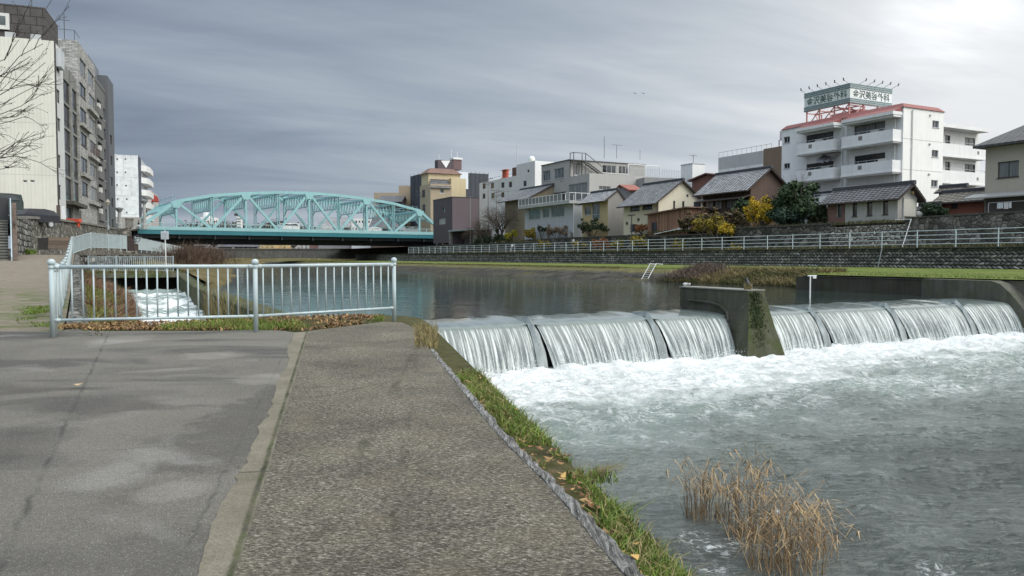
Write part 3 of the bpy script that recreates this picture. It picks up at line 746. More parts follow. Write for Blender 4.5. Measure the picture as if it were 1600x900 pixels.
# vertical river wall and weir abutment on the right bank
wl = rthing('river_wall', 'dark stained concrete river wall under the green far bank', 'wall', 30.0, 0, 0)
mb = MB(); mb.box((0, 17.6, -2.3), (.45, 27.15, .31)); mb.box((.02, 27.15, -2.3), (4.3, 27.6, .30)); mb.build('wall_face', m_concrete('stained_river_wall', (.075, .07, .058), (.02, .02, .017), .25), wl)
mb = MB(); mb.box((-.03, 17.6, .312), (.2, 27.15, .35)); mb.build('coping', M['conc_dk'], wl)
ab = rthing('weir_abutment', 'grey concrete abutment closing the far right end of the weir', 'abutment', 29.35, 17.0, 0)
prof = [(3.4, -2.3), (3.4, .37), (.6, .36), (.25, .25), (-.1, -.05), (-.5, -.5), (-.8, -.95), (-1.05, -1.5), (-1.2, -2.3)]
mb = MB(); mb.prism([(0, a, b) for a, b in prof], (.75, 0, 0)); mb.box((.7, -20, -2.3), (1.2, 3.35, .36)); mb.build('wing_wall', m_concrete('abutment_concrete', (.13, .125, .105), (.035, .036, .028), .4), ab)
# gabion-like stone course wall, walkway, upper retaining wall
gw = rthing('stone_course_wall', 'long dark wall of coursed round river stones below the white railing', 'wall', 48.8, 0, 0)
def m_gabion():
    t = NT('coursed_river_stones'); p = t.map(t.co(), (1, 1, 1)); s = t.sep(p)
    row = .235; rz = t.math('DIVIDE', s[2], row); ri = t.math('FLOOR', rz); rf = t.math('SUBTRACT', t.math('FRACT', rz), .5)
    wn_ = t.n('ShaderNodeTexWhiteNoise', noise_dimensions='1D'); t.link(ri, wn_.inputs['W'])
    yy = t.math('ADD', t.math('DIVIDE', s[1], .33), t.math('MULTIPLY', wn_.outputs[0], 7.3))
    alt = t.math('MULTIPLY', t.math('SUBTRACT', t.math('MULTIPLY', t.math('FRACT', t.math('MULTIPLY', ri, .5)), 4.0), 1.0), .55)
    yy = t.math('ADD', yy, t.math('MULTIPLY', rf, alt))
    yy = t.math('ADD', yy, t.math('MULTIPLY', t.math('SUBTRACT', t.noise(p, 1.6, 3, .6), .5), 1.1))
    yi = t.math('FLOOR', yy); yf = t.math('SUBTRACT', t.math('FRACT', yy), .5)
    rr = t.math('ADD', t.math('MULTIPLY', rf, rf), t.math('MULTIPLY', yf, yf)); rr = t.math('SQRT', rr)
    rr = t.math('ADD', rr, t.math('MULTIPLY', t.math('SUBTRACT', t.noise(p, 6, 3, .6), .5), .22))
    wn2 = t.n('ShaderNodeTexWhiteNoise', noise_dimensions='2D'); t.link(t.comb(ri, yi, 0), wn2.inputs['Vector'])
    c = t.ramp(wn2.outputs[0], (0, (.12, .12, .112)), (.6, (.27, .265, .245)), (.9, (.39, .38, .35)), (1, (.5, .49, .46)))
    c = t.mix(.6, c, t.ramp(t.noise(p, .22, 5, .6), (.3, .55), (.7, 1.25)), 'MULTIPLY')
    c = t.mix(t.ramp(rr, (.36, 0.0), (.52, 1.0)), c, (.05, .05, .045))
    h = t.ramp(rr, (.1, 1.0), (.5, 0.0))
    return t.out(c, .9, t.bump(h, 1.0, .2, t.bump(t.noise(p, 9, 4, .7), .4, .04)), spec=.2)
mb = MB(); mb.add([(0, -24, .3), (.12, -24, 1.86), (0, 175, .3), (.12, 175, 1.86), (.6, -24, 1.86), (.6, 175, 1.86)], [(0, 2, 3, 1), (1, 3, 5, 4)])
mb.build('stone_face', m_gabion(), gw)
mb = MB(); mb.box((-.02, -24, 1.862), (.55, 175, 1.93)); mb.build('coping', M['conc_dk'], gw)
mb = MB(); mb.quad((49.2, -24, 1.9), (53.4, -24, 1.9), (53.4, 175, 1.9), (49.2, 175, 1.9)); struct(mb.build('walkway', M['earth'], rz=TH))
M['wallstone2'] = m_rubble('dark_mossy_masonry', 2.3, (.135, .128, .112), (.065, .062, .054), 1.0, (1, 1, 1.2), .45, .035)
def upper_wall(name, label, s0, s1, z1, mat, t0=53.0, cop=True):
    rw_ = rthing(name, label, 'wall', t0, s0, 1.9)
    mb = MB(); L = s1 - s0; h = z1 - 1.9; n = max(2, int(L / 1.5)); V = []
    for i in range(n + 1):
        for j in range(4):
            V.append((.18 * j / 3 + .05 * (random.random() - .5), L * i / n, h * j / 3))
    mb.add(V, [tuple(f) for f in grid_faces(n + 1, 4)]); mb.add([(.2, 0, h), (.9, 0, h), (.9, L, h), (.2, L, h), (0, 0, 0), (.9, 0, 0)], [(0, 1, 2, 3), (4, 5, 1, 0)])
    mb.build('masonry', mat, rw_)
    if cop:
        mb = MB(); n2 = max(1, int(L / 3))
        for i in range(n2): mb.box((.12, L * i / n2, h + .003), (.75, L * (i + 1) / n2 - .02, h + .12 + random.uniform(-.03, .03)))
        mb.build('coping', M['conc_dk'], rw_)
    return rw_
s_of = lambda px, y=340, t0=53.0: at_x(TH, px, y, t0)[0]
upper_wall('retaining_wall', 'high dark mossy retaining wall below the beige corner house', -24, s_of(1412) - .02, 4.20, M['wallstone2'])
upper_wall('retaining_wall', 'pale cobble retaining wall under the small tiled gatehouse', s_of(1412) + .02, s_of(1296), 3.75, M['cobble'], cop=False)
upper_wall('retaining_wall', 'dark low retaining wall behind the yellow bushes', s_of(1296) + .03, s_of(1130), 4.0, M['wallstone'])
upper_wall('retaining_wall', 'moss green retaining wall below the brown timber shed', s_of(1130) + .03, s_of(1005), 3.55, m_rubble('green_masonry', 1.3, (.075, .072, .05), (.02, .02, .014), 1, (1, 1, 1.2), .6))
upper_wall('retaining_wall', 'grey rubble retaining wall below the terrace house', s_of(1005) + .03, s_of(842), 3.75, M['wallstone'])
upper_wall('retaining_wall', 'far end of the retaining wall near the purple building', s_of(842) + .03, 150, 3.4, M['wallstone'])
mb = MB(); mb.add([(53.9, -24, 3.95), (400, -24, 3.95), (400, s_of(1005), 3.95), (53.9, s_of(1005), 3.95)], [(0, 1, 2, 3)])
mb.add([(53.9, s_of(1005), 3.5), (400, s_of(1005), 3.5), (400, 230, 3.5), (53.9, 230, 3.5)], [(0, 1, 2, 3)]); struct(mb.build('right_terrace', M['earth'], rz=TH))
# ================================================================== weir
BAYS = [(5.0, 9.10), (9.36, 12.80), (13.08, 15.62), (16.3, 19.05), (19.34, 22.60), (22.92, 26.35), (26.68, 29.5)]
FINS = [9.22, 12.94, 19.2, 22.76, 26.5]
def m_crest():
    t = NT('gliding_crest_water'); p = t.co()
    n = t.noise(t.map(p, (2.2, .5, 1)), 1.6, 4, .6, .4)
    c = t.ramp(n, (.3, (.115, .145, .14)), (.7, (.185, .215, .205)))
    return t.out(c, .10, t.bump(n, .12, .04), spec=.5)
def m_fall():
    t = NT('falling_water_sheet'); uv = t.uv(); s = t.sep(uv); u, v = s[0], s[1]
    a = t.noise(t.comb(t.math('MULTIPLY', u, 9.0), t.math('MULTIPLY', v, .55), 0), 1.0, 3, .6)
    b = t.noise(t.comb(t.math('MULTIPLY', u, 30.0), t.math('MULTIPLY', v, 1.3), 3), 1.0, 4, .65)
    f = t.noise(t.comb(t.math('MULTIPLY', u, 75.0), t.math('MULTIPLY', v, 14.0), 6), 1.0, 3, .7)
    wv = t.math('SINE', t.math('ADD', t.math('MULTIPLY', u, 38.0), t.math('MULTIPLY', t.noise(t.comb(t.math('MULTIPLY', u, 2.6), t.math('MULTIPLY', v, .35), 8), 1.0, 3, .6), 22.0)))
    x = t.math('ADD', t.math('MULTIPLY', a, .30), t.math('MULTIPLY', b, .70))
    x = t.math('MULTIPLY_ADD', wv, .055, x)
    x = t.math('ADD', x, t.math('MULTIPLY', t.math('SUBTRACT', f, .5), t.math('MULTIPLY_ADD', v, .30, .06)))
    x = t.math('ADD', x, t.math('MULTIPLY', v, .045))
    st = t.ramp(x, (.47, 0.0), (.55, .4), (.66, 1.0))
    start = t.n('ShaderNodeMapRange', interpolation_type='SMOOTHSTEP', i_0=t.math('ADD', v, t.math('MULTIPLY', t.math('SUBTRACT', b, .5), .12)), i_1=.02, i_2=.10, i_3=.0, i_4=1.0).outputs[0]
    base = t.ramp(v, (0, (.15, .18, .165)), (.2, (.17, .195, .185)), (.55, (.105, .128, .13)), (.85, (.15, .178, .178)), (1.0, (.50, .53, .52)))
    big = t.ramp(t.noise(t.comb(t.math('MULTIPLY', u, .9), v, 9), 1.0, 3, .5), (.35, .75), (.65, 1.2))
    base = t.mix(.6, base, big, 'MULTIPLY')
    c = t.mix(t.math('MULTIPLY', t.math('MULTIPLY', st, start), .9), base, (.69, .725, .70))
    h = t.math('ADD', x, t.math('MULTIPLY', f, .15))
    return t.out(c, t.ramp(st, (0, .16), (1, .5)), t.bump(h, .5, .06), spec=.4)
M['crest'] = m_crest(); M['fall'] = m_fall()
weir = rthing('weir', 'low concrete weir with dividing fins carrying the falling water', 'weir', 5.0, 16.8, 0)
m_back = m_rubble('dark_weir_rock', 4.5, (.11, .115, .115), (.02, .02, .02), 1.0, (1, 1, .7), .1, .12)
mb = MB(); mb.box((-.4, .1, -2.3), (24.4, 2.6, -.72)); mb.build('weir_body', m_back, weir)
for tf in FINS:
    mb = MB(); x = tf - 5.0
    prof = [(1.7, -.46), (.75, -.28), (.30, -.25), (-.02, -.52), (-.32, -1.0), (-.58, -1.8), (1.7, -1.8)]
    ridge = [(0, a, b) for a, b in prof[:-1]]
    L_ = [(x - (.03 + .10 * min(1, k / 4)), a, b - .03 - .09 * (k > 0)) for k, (a, b) in enumerate(prof[:-1])]
    R_ = [(x + (.03 + .13 * min(1, k / 4)), a, b - .03 - .09 * (k > 0)) for k, (a, b) in enumerate(prof[:-1])]
    C_ = [(x, a, b) for a, b in prof[:-1]]
    back_l = (x - .12, 1.7, -1.8); k = len(C_)
    mb.add(L_ + C_ + R_, [(i, i + 1, k + i + 1, k + i) for i in range(k - 1)] + [(k + i, k + i + 1, 2 * k + i + 1, 2 * k + i) for i in range(k - 1)])
    mb.add(L_ + [(x - .08, 1.7, -1.8)], [tuple(range(k + 1))]); mb.add(R_ + [(x + .08, 1.7, -1.8)], [tuple(range(k + 1))])
    mb.build('fin', plain('wet_fin', (.19, .215, .21), .18, .3, 3, .7, dirt=(.42, .46, .455)), weir)
# crest water (one smooth sheet)
prof = [(19.8, -.351), (19.2, -.352), (18.7, -.355), (18.2, -.362), (17.8, -.372), (17.45, -.388), (17.2, -.41), (17.05, -.435), (16.96, -.465)]
tt = np.linspace(4.9, 29.6, 260); V = []
for tv in tt:
    dmin = min(abs(tv - f) for f in FINS)
    for k, (a, b) in enumerate(prof):
        hump = .03 * math.exp(-(dmin / .22) ** 2) * (k > 1)
        V.append((tv, a + (.05 * math.exp(-(dmin / .12) ** 2) if k > 5 else 0), b + hump + .006 * (k > 1) * sin(tv * 9 + k)))
o = npmesh('weir_water', V, grid_faces(len(tt), len(prof)), M['crest'], None, True); o.rotation_euler.z = TH; struct(o)
# falling sheets, one per bay
fp = [(16.965, -.455, 0), (16.90, -.505, .05), (16.81, -.60, .15), (16.70, -.75, .28), (16.59, -.94, .44), (16.50, -1.13, .6), (16.43, -1.33, .76), (16.38, -1.50, .9), (16.35, -1.68, 1.0)]
fs = [q[2] for q in fp]
for bi, (ta, tb) in enumerate(BAYS):
    nu = int((tb - ta) / .022); V = []; UV = []
    nv = 26
    U = np.linspace(0, 1, nu)
    seed = 31 + bi
    for i in range(nu):
        for j in range(nv):
            v = j / (nv - 1); sy = interp(v, fs, [q[0] for q in fp]); z = interp(v, fs, [q[1] for q in fp])
            shift = (.02 + .20 * v ** 1.1) if bi not in (0, 3) else 0.0
            rsh = .02 * v if bi != 2 else -.12 * v
            tx = lerp(ta + shift, tb + rsh, U[i])
            V.append((tx, sy, z)); UV.append((lerp(ta, tb, U[i]) + bi * 3.3, v))
    V = np.array(V); UVa = np.array(UV)
    d = (fbm(UVa[:, 0] * 9, UVa[:, 1] * .6, 3, seed) - .5) * .07 + (fbm(UVa[:, 0] * 34, UVa[:, 1] * 1.2, 2, seed + 5) - .5) * .07
    amp = np.clip(UVa[:, 1] * 3, 0.0, 1) * (.6 + .6 * UVa[:, 1])
    V[:, 1] -= d * amp + .03 * UVa[:, 1]
    edge = np.minimum(np.repeat(U, nv), 1 - np.repeat(U, nv)) * (tb - ta)
    V[:, 1] += .05 * np.exp(-(edge / .07) ** 2)
    o = npmesh('falling_water', V, grid_faces(nu, nv), M['fall'], None, True, UVa); o.rotation_euler.z = TH
    struct(o)
# ------------------------------------------------------------------ pier in the weir
pr = rthing('concrete_pier', 'mossy dark concrete pier with overhanging arm standing in the weir', 'pier', 15.73, 16.0, 0)
PZ = [-2.4, -1.55, -.9, -.3, .3]; PN0 = [-.28, -.14, -.02, .08, .18]; PXL = [-.36, -.30, -.16, -.05, 0]; PXR = [1.30, 1.14, .93, .75, .62]
def pier_pt(z, y, side):
    fl = max(0, 1 - max(0, y) / 1.3); x = interp(z, PZ, PXL) if side == 0 else interp(z, PZ, PXR); xb = 0 if side == 0 else .62
    return (lerp(xb, x, fl), y, z)
mb = MB()
for side in (0, 1):
    V = []
    for z in PZ:
        y0_ = interp(z, PZ, PN0); ye = 3.1 if z > -.36 else 2.2
        for f in (0, .12, .25, .45, .7, 1): V.append(pier_pt(z, lerp(y0_, ye, f), side))
    mb.add(V, [tuple(f) for f in grid_faces(5, 6)])
mb.quad((0, 3.1, -.3), (.62, 3.1, -.3), (.62, 3.1, .3), (0, 3.1, .3)); mb.quad((0, .18, .3), (.62, .18, .3), (.62, 3.1, .3), (0, 3.1, .3))
mb.build('pier_body', M['pier'], pr)
mb = MB(); V = []; nn = 10
for i in range(2 * nn + 1):
    z = lerp(-2.4, .3, i / (2 * nn)); y = interp(z, PZ, PN0)
    for j in range(nn + 1): V.append((lerp(interp(z, PZ, PXL), interp(z, PZ, PXR), j / nn), y + (.03 * (random.random() - .5) if 0 < j < nn else 0), z))
mb.add(V, [tuple(f) for f in grid_faces(2 * nn + 1, nn + 1)]); mb.build('nose_face', M['pier_moss'], pr)
mb = MB(); cur = [(2.7, -.06), (1.7, -.08), (1.25, -.16), (.98, -.32), (.86, -.6), (.8, -1.0)]
for a, b in zip(cur[:-1], cur[1:]): mb.bar((-.03, a[0], a[1]), (-.06 if b[1] > -.5 else -.1, b[0], b[1]), .06, .05)
mb.build('ledge', M['conc_dk'], pr)
mb = MB(); mb.box((-.03, .17, .303), (.65, 3.13, .335)); mb.build('cap_slab', m_concrete('pale_cap', (.24, .235, .215), streak=.2), pr)
mo = []
for i in range(1100):
    f = random.random(); z = lerp(-.75, .25, f) if random.random() < .75 else random.uniform(-1.3, .25); x = random.gauss(.22, .14); y = interp(z, PZ, PN0) - .01
    mo.append((x, y, z))
blades('moss_tuft', mo, .06, .022, m_leaf('dark_moss_leaves', [(.012, .022, .008), (.025, .045, .012), (.05, .075, .02)]), 1.2, pr, 81)
# perched bird and a weed on the pier
bd = rthing('bird', 'small black bird perched on the end of the concrete pier', 'bird', 16.2, 16.6, .335)
mb = MB(); mb.tube([(0, -.02, .10), (0, .03, .12), (0, .07, .16), (0, .10, .22), (0, .12, .27), (0, .14, .30), (0, .17, .305)], [.02, .055, .07, .06, .04, .038, .012], 8)
mb.tube([(0, 0, .11), (0, -.09, .06), (0, -.15, .03)], [.05, .03, .012], 6); mb.tube([(0, .165, .30), (0, .215, .29)], [.012, .003], 5)
mb.tube([(.02, .06, 0), (.02, .06, .12)], .006, 4); mb.tube([(-.02, .06, 0), (-.02, .06, .12)], .006, 4)
bo = mb.build('body', plain('black_feathers', (.012, .012, .014), .5), bd, True)
o = thing('weed', 'dry grey weed tuft growing on the pier beside the bird', 'weed', RW(15.95, 16.4, .335), TH)
blades('stems', [(random.gauss(0, .06), random.gauss(0, .06), 0) for _ in range(60)], .26, .012, M['blade_dry'], .7, o, 82)
# ------------------------------------------------------------------ lower water
def m_water_dn():
    t = NT('broken_river_water'); p = t.co(); s = t.sep(p)
    d = t.math('SUBTRACT', 16.35, s[1])
    n1 = t.noise(p, .42, 6, .6, .8); n2 = t.noise(t.map(p, (1.5, .8, 1)), 1.5, 7, .68, 1.0); n3 = t.noise(p, 9, 4, .7)
    # foam belt under the falls
    e = t.math('ADD', d, t.math('MULTIPLY', t.math('SUBTRACT', n1, .5), 7.5))
    e = t.math('ADD', e, t.math('MULTIPLY', t.math('SUBTRACT', n2, .5), 4.5))
    e = t.math('ADD', e, t.math('MULTIPLY', t.math('MAXIMUM', t.math('SUBTRACT', s[0], 15.0), 0.0), .10))
    F = t.n('ShaderNodeMapRange', interpolation_type='SMOOTHSTEP', i_0=e, i_1=2.4, i_2=5.4, i_3=1.0, i_4=0.0).outputs[0]
    # torn strands farther out
    wv = t.map(p, (1, 1, 1)); wc = t.noise(wv, 1.1, 5, .6, .5, True)
    pp = t.mix(.35, p, wc, 'ADD')
    rdg = t.math('ABSOLUTE', t.math('SUBTRACT', t.noise(pp, 1.5, 6, .65, 1.2), .5))
    st = t.ramp(rdg, (.0, 1.0), (.022, .55), (.055, 0.0))
    far = t.n('ShaderNodeMapRange', interpolation_type='SMOOTHSTEP', i_0=t.math('ADD', d, t.math('MULTIPLY', t.math('SUBTRACT', n1, .5), 9.0)), i_1=4.4, i_2=8.8, i_3=1.0, i_4=0.0).outputs[0]
    sp = t.ramp(n2, (.42, 0.0), (.6, 1.0))
    S = t.math('MULTIPLY', t.math('MULTIPLY', st, far), t.math('MULTIPLY_ADD', sp, .75, .25))
    pf = t.math('MULTIPLY', t.ramp(t.noise(p, .7, 7, .72, .5), (.60, 0.0), (.70, .8)), far)
    core = t.n('ShaderNodeMapRange', interpolation_type='SMOOTHSTEP', i_0=t.math('ADD', d, t.math('MULTIPLY', t.math('SUBTRACT', n2, .5), 3.5)), i_1=.5, i_2=3.6, i_3=1.0, i_4=.0).outputs[0]
    tex = t.ramp(t.noise(t.map(p, (1.2, .8, 1)), 3.2, 7, .74, .9), (.34, .38), (.56, 1.0))
    F = t.math('MULTIPLY', F, t.math('MAXIMUM', tex, core))
    for (fx, fy, fr) in FROTH:
        a = t.math('SUBTRACT', s[0], fx); b = t.math('SUBTRACT', s[1], fy); r = t.math('SQRT', t.math('ADD', t.math('MULTIPLY', a, a), t.math('MULTIPLY', b, b)))
        mk = t.n('ShaderNodeMapRange', i_0=r, i_1=fr * .3, i_2=fr, i_3=.8, i_4=0.0).outputs[0]
        F = t.math('MAXIMUM', F, t.math('MULTIPLY', mk, t.ramp(t.noise(p, 11, 6, .75, .8), (.50, 0.0), (.60, 1.0))))
    foam = t.math('MAXIMUM', F, t.math('MAXIMUM', t.math('MULTIPLY', S, .8), pf))
    aer = t.n('ShaderNodeMapRange', interpolation_type='SMOOTHSTEP', i_0=t.math('ADD', d, t.math('MULTIPLY', t.math('SUBTRACT', n1, .5), 6.0)), i_1=3.0, i_2=11.0, i_3=1.0, i_4=0.0).outputs[0]
    base = t.mix(aer, (.082, .095, .087), (.235, .29, .258))
    base = t.mix(.4, base, t.ramp(t.noise(p, .5, 5, .6), (.3, .7), (.7, 1.25)), 'MULTIPLY')
    fc = t.ramp(t.noise(p, 6, 6, .75), (.3, (.68, .72, .71)), (.6, (.90, .91, .905)))
    c = t.mix(foam, base, fc)
    # ripples
    q = t.map(p, (1, 1, 1), (0, 0, .5))
    w1 = t.math('SUBTRACT', 1.0, t.math('MULTIPLY', t.math('ABSOLUTE', t.math('SUBTRACT', t.noise(t.map(q, (.8, 1.7, 1)), 1.3, 5, .6, 1.1), .5)), 2.6)); w2 = t.math('SUBTRACT', 1.0, t.math('MULTIPLY', t.math('ABSOLUTE', t.math('SUBTRACT', t.noise(t.map(q, (1.2, 2.8, 1)), 3.8, 5, .62, .9), .5)), 2.4)); w3 = t.noise(p, 15, 4, .65, .3)
    h = t.math('ADD', t.math('MULTIPLY', w1, .9), t.math('ADD', t.math('MULTIPLY', w2, .5), t.math('MULTIPLY', w3, .12)))
    h = t.math('ADD', h, t.math('MULTIPLY', t.math('MULTIPLY', foam, n3), .25))
    calm = t.ramp(t.noise(p, .33, 3, .5), (.35, .55), (.6, 1.0))
    h = t.math('MULTIPLY', h, calm)
    return t.out(c, t.mix(foam, .06, .75), t.bump(h, .85, .19), spec=.5)
FROTH = [(*inv2(TH, *at_z(a, b, ZD)[:2]), r) for a, b, r in ((1085, 838, .28), (1120, 855, .3), (1150, 845, .25), (1120, 885, .22), (1462, 890, .22), (1210, 800, .12))]
M['water_dn'] = m_water_dn()
T_ = np.concatenate([np.linspace(-4, 13, 190), np.linspace(13.1, 31, 130)]); S_ = np.concatenate([np.linspace(-16, -2, 60), np.linspace(-1.9, 17.0, 200)])
TT, SS = np.meshgrid(T_, S_, indexing='ij'); d = 16.4 - SS
turb = np.clip(1.1 - d / 7.5, .0, 1)
hgt = (fbm(TT * .55, SS * .9, 4, 91) - .5) * .16 + (fbm(TT * 1.9 + 5, SS * 2.8, 4, 92) - .5) * (.07 + .26 * turb) + (fbm(TT * 5, SS * 5, 3, 93) - .5) * .14 * turb
hgt += .10 * np.exp(-((d - .7) / .8) ** 2)
V = np.stack([TT.ravel(), SS.ravel(), (ZD + hgt).ravel()], 1)
o = npmesh('water', V, grid_faces(len(T_), len(S_)), M['water_dn'], None, True); o.rotation_euler.z = TH; struct(o)
# drops thrown up along the foot of the falls
M['spray'] = plain('white_spray', (.85, .87, .86), .6, .05)
sp_p = []
for ta, tb in BAYS:
    for i in range(int((tb - ta) * 170)):
        dd = abs(random.gauss(0, .22)); sp_p.append(RW(random.uniform(ta + .1, tb), 16.35 - dd, ZD + .06 + abs(random.gauss(0, .11)) * (1 - min(.8, dd))))
o = litter('spray', sp_p, .024, M['spray'], 63, flat=1.2); tag(o, 'white spray thrown up along the foot of the falling water', 'spray', kind='stuff')
# ------------------------------------------------------------------ dead reed clumps in the water
def reed(name, label, px, py, nst, rad, ht, seed, lean=.25):
    r = random.Random(seed); x, y, z = at_z(px, py, ZD)
    o = thing(name, label, 'reeds', (x, y, ZD), 0, 'dead reed clumps standing in the lower water')
    mb = MB(); lf = MB()
    for i in range(nst):
        a = r.uniform(0, 2 * pi); d = rad * sqrt(r.random()); bx, by = d * cos(a), d * sin(a) * .8
        h = ht * r.uniform(.45, 1.05) * (1 - .35 * (d / rad)); lx = r.gauss(.06, .2) * h + bx * .3; ly = r.gauss(0, .16) * h
        p = [(bx, by, -.15), (bx + lx * .25 + r.gauss(0, .02), by + ly * .25, h * .4), (bx + lx * .45, by + ly * .45, h * .76), (bx + lx * 1.15, by + ly * 1.15, h * (1 - .3 * (abs(lx) > .2 * h)))]
        mb.tube(p, [.0034, .003, .0022, .001], 3)
        for k in range(r.randint(1, 4)):
            f = r.uniform(.35, 1.0); q = Vector(p[1]).lerp(Vector(p[3]), f); an = r.uniform(0, 2 * pi); ln = r.uniform(.08, .28); wd = r.uniform(.003, .007)
            e = Vector((cos(an), sin(an), 0)); sd = Vector((-sin(an), cos(an), 0)) * wd
            m1 = q + e * ln * .5 + Vector((0, 0, ln * .35)); t1 = q + e * ln + Vector((0, 0, ln * r.uniform(-.35, .35)))
            lf.add([q - sd * .5, q + sd * .5, m1 + sd, m1 - sd, t1 + sd * .1, t1 - sd * .1], [(0, 1, 2, 3), (3, 2, 4, 5)])
    for i in range(nst):
        if i % 2:
            q = Vector(mb.v[r.randrange(len(mb.v))]); an = r.uniform(0, 2 * pi); e = Vector((cos(an), sin(an), 0)); sd = Vector((-sin(an), cos(an), 0)) * .004; ln = r.uniform(.2, .45)
            pp = [q, q + e * ln * .35 + Vector((0, 0, ln * .3)), q + e * ln * .75 + Vector((0, 0, ln * .15)), q + e * ln + Vector((0, 0, -ln * .25))]
            if q.z > .1: lf.add([v for k, v in enumerate(sum([[w - sd * (1 - k2 * .3), w + sd * (1 - k2 * .3)] for k2, w in enumerate(pp)], []))], [(0, 1, 3, 2), (2, 3, 5, 4), (4, 5, 7, 6)])
        a = r.uniform(0, 2 * pi); d = rad * 1.05 * sqrt(r.random()); q = Vector((d * cos(a), d * sin(a) * .8, -.03)); ln = r.uniform(.1, .32); an = r.uniform(0, 2 * pi)
        e = Vector((cos(an) * .5, sin(an) * .5, 1)) * ln; sd = Vector((-sin(an), cos(an), 0)) * .005
        lf.add([q - sd, q + sd, q + e + sd * .2, q + e - sd * .2], [(0, 1, 2, 3)])
    mb.build('stems', M['reed_stem'], o); lf.build('leaves', M['reed_leaf'], o)
    return o
M['reed_stem'] = m_leaf('reed_stems', [(.11, .072, .042), (.20, .137, .08), (.29, .205, .12)])
M['reed_leaf'] = m_leaf('reed_leaves', [(.20, .13, .065), (.32, .215, .105), (.44, .315, .165)])
reed('reed_clump', 'upright brown reed clump standing farthest left in the water', 1104, 806, 52, .24, .80, 1)
reed('reed_clump', 'tall dead reed clump with the highest stems in the middle', 1174, 835, 58, .26, 1.12, 2)
reed('reed_clump', 'drooping golden reed clump lowest and closest to the picture bottom', 1226, 886, 76, .34, .84, 3)
reed('reed_clump', 'sparse golden reed clump at the right end of the reeds', 1270, 858, 24, .24, .72, 4)
# foam collars round the reeds
def m_froth():
    t = NT('thin_froth'); p = t.co()
    c = t.ramp(t.noise(p, 12, 6, .75), (.4, (.42, .45, .46)), (.6, (.75, .77, .77))); return t.out(c, .6, t.bump(t.noise(p, 20, 4, .7), .8, .02))
M['froth'] = m_froth()
# ================================================================== intake canal on the left
def canal_z(s): return interp(s, [10, 20, 34, 36, 42, 43.5, 53], [-1.55, -1.5, -1.42, -1.12, -1.08, -.84, -.8])
T_ = np.linspace(-.4, 3.5, 50); S_ = np.linspace(10, 54, 170); TT, SS = np.meshgrid(T_, S_, indexing='ij')
Z = np.vectorize(canal_z)(SS) + (fbm(TT * 1.4, SS * 1.2, 4, 95) - .5) * .42
o = npmesh('canal_water', np.stack([TT.ravel(), SS.ravel(), Z.ravel()], 1), grid_faces(50, 170), None or M['froth'], None, True); o.rotation_euler.z = TH; struct(o)
def m_canal():
    t = NT('white_canal_water'); p = t.co(); s = t.sep(p)
    n = t.noise(t.map(p, (.8, 1.2, 1)), 1.1, 7, .68, .9)
    bandz = t.math('SINE', t.math('MULTIPLY_ADD', s[1], .95, .4)); n = t.math('MULTIPLY_ADD', bandz, .085, n)
    far = t.n('ShaderNodeMapRange', interpolation_type='SMOOTHSTEP', i_0=s[1], i_1=46.0, i_2=50.0, i_3=0.0, i_4=.3).outputs[0]
    n = t.math('SUBTRACT', n, far)
    f = t.ramp(n, (.44, 0.0), (.56, 1.0)); c = t.mix(f, (.27, .335, .31), (.82, .84, .83))
    return t.out(c, t.mix(f, .2, .7), t.bump(t.noise(p, 4, 5, .7), .8, .12))
o.data.materials.clear(); o.data.materials.append(m_canal())
# left bank of the canal: rough stone wall below the path fence, grassy slope
def fence_t(s):
    xs = [inv2(TH, *p) for p in PK]; return interp(s, [q[1] for q in xs], [q[0] for q in xs])
def path_z(s):
    xs = [inv2(TH, *p) for p in PK]; return interp(s, [q[1] for q in xs], ZK)
mb = MB(); rows = []; walls = []
for i in range(45):
    s = lerp(13.6, 56.0, i / 44); te = fence_t(s) + .14; zt = path_z(s); zf = interp(s, [13, 20, 30, 53], [-.12, -.25, -.3, .05])
    walls.append([(te, s, zt - .01), (te + .25, s, zt - .01), (te + .55, s, zf - .1)])
    j = lambda k: (random.random() - .5) * k
    tc_ = .45 + j(.25)
    rows.append([(te + .5, s, zf - .05), (lerp(te + .5, tc_, .35), s, lerp(zf, -1.0, .3) + j(.16)), (lerp(te + .5, tc_, .7), s, lerp(zf, -1.0, .72) + j(.2)), (tc_, s, -1.15), (tc_ + .25, s, -2.0)])
mb.add([q for r in walls for q in r], [tuple(f) for f in grid_faces(45, 3)])
cw = thing('canal_wall', 'rough grey stone wall holding the ramp above the intake canal', 'wall', (0, 0, 0), TH); mb.build('masonry', m_rubble('rubble_pitch', 3.2, (.17, .165, .15), (.035, .034, .028), 1, (1, 1, 1), .15, .09), cw)
mb = MB(); mb.add([q for r in rows for q in r], [tuple(f) for f in grid_faces(45, 5)]); struct(mb.build('canal_bank', M['earth'], rz=TH))
cg = []; cb = []
for i in range(15000):
    s = random.uniform(13.8, 54); f = random.random(); te = fence_t(s) + .6; t_ = lerp(te, .6, f); zf = interp(s, [13, 20, 30, 53], [-.12, -.25, -.3, .05])
    d = vnoise(np.array([s * .3]), np.array([f * 2.2]), 12)[0] - .38 * f + interp(s, [14, 24, 40, 54], [.30, .22, .0, .05])
    (cg if d > .30 else cb).append(RW(t_, s, lerp(zf, -1.05, f)))
o = blades('bank_grass', cg, .28, .022, m_leaf('yellow_green_blades', [(.06, .075, .015), (.12, .13, .03), (.17, .16, .045), (.20, .14, .05)]), 1.1, seed=83); tag(o, 'yellow green grass on the slope beside the white canal water', 'grass', kind='stuff')
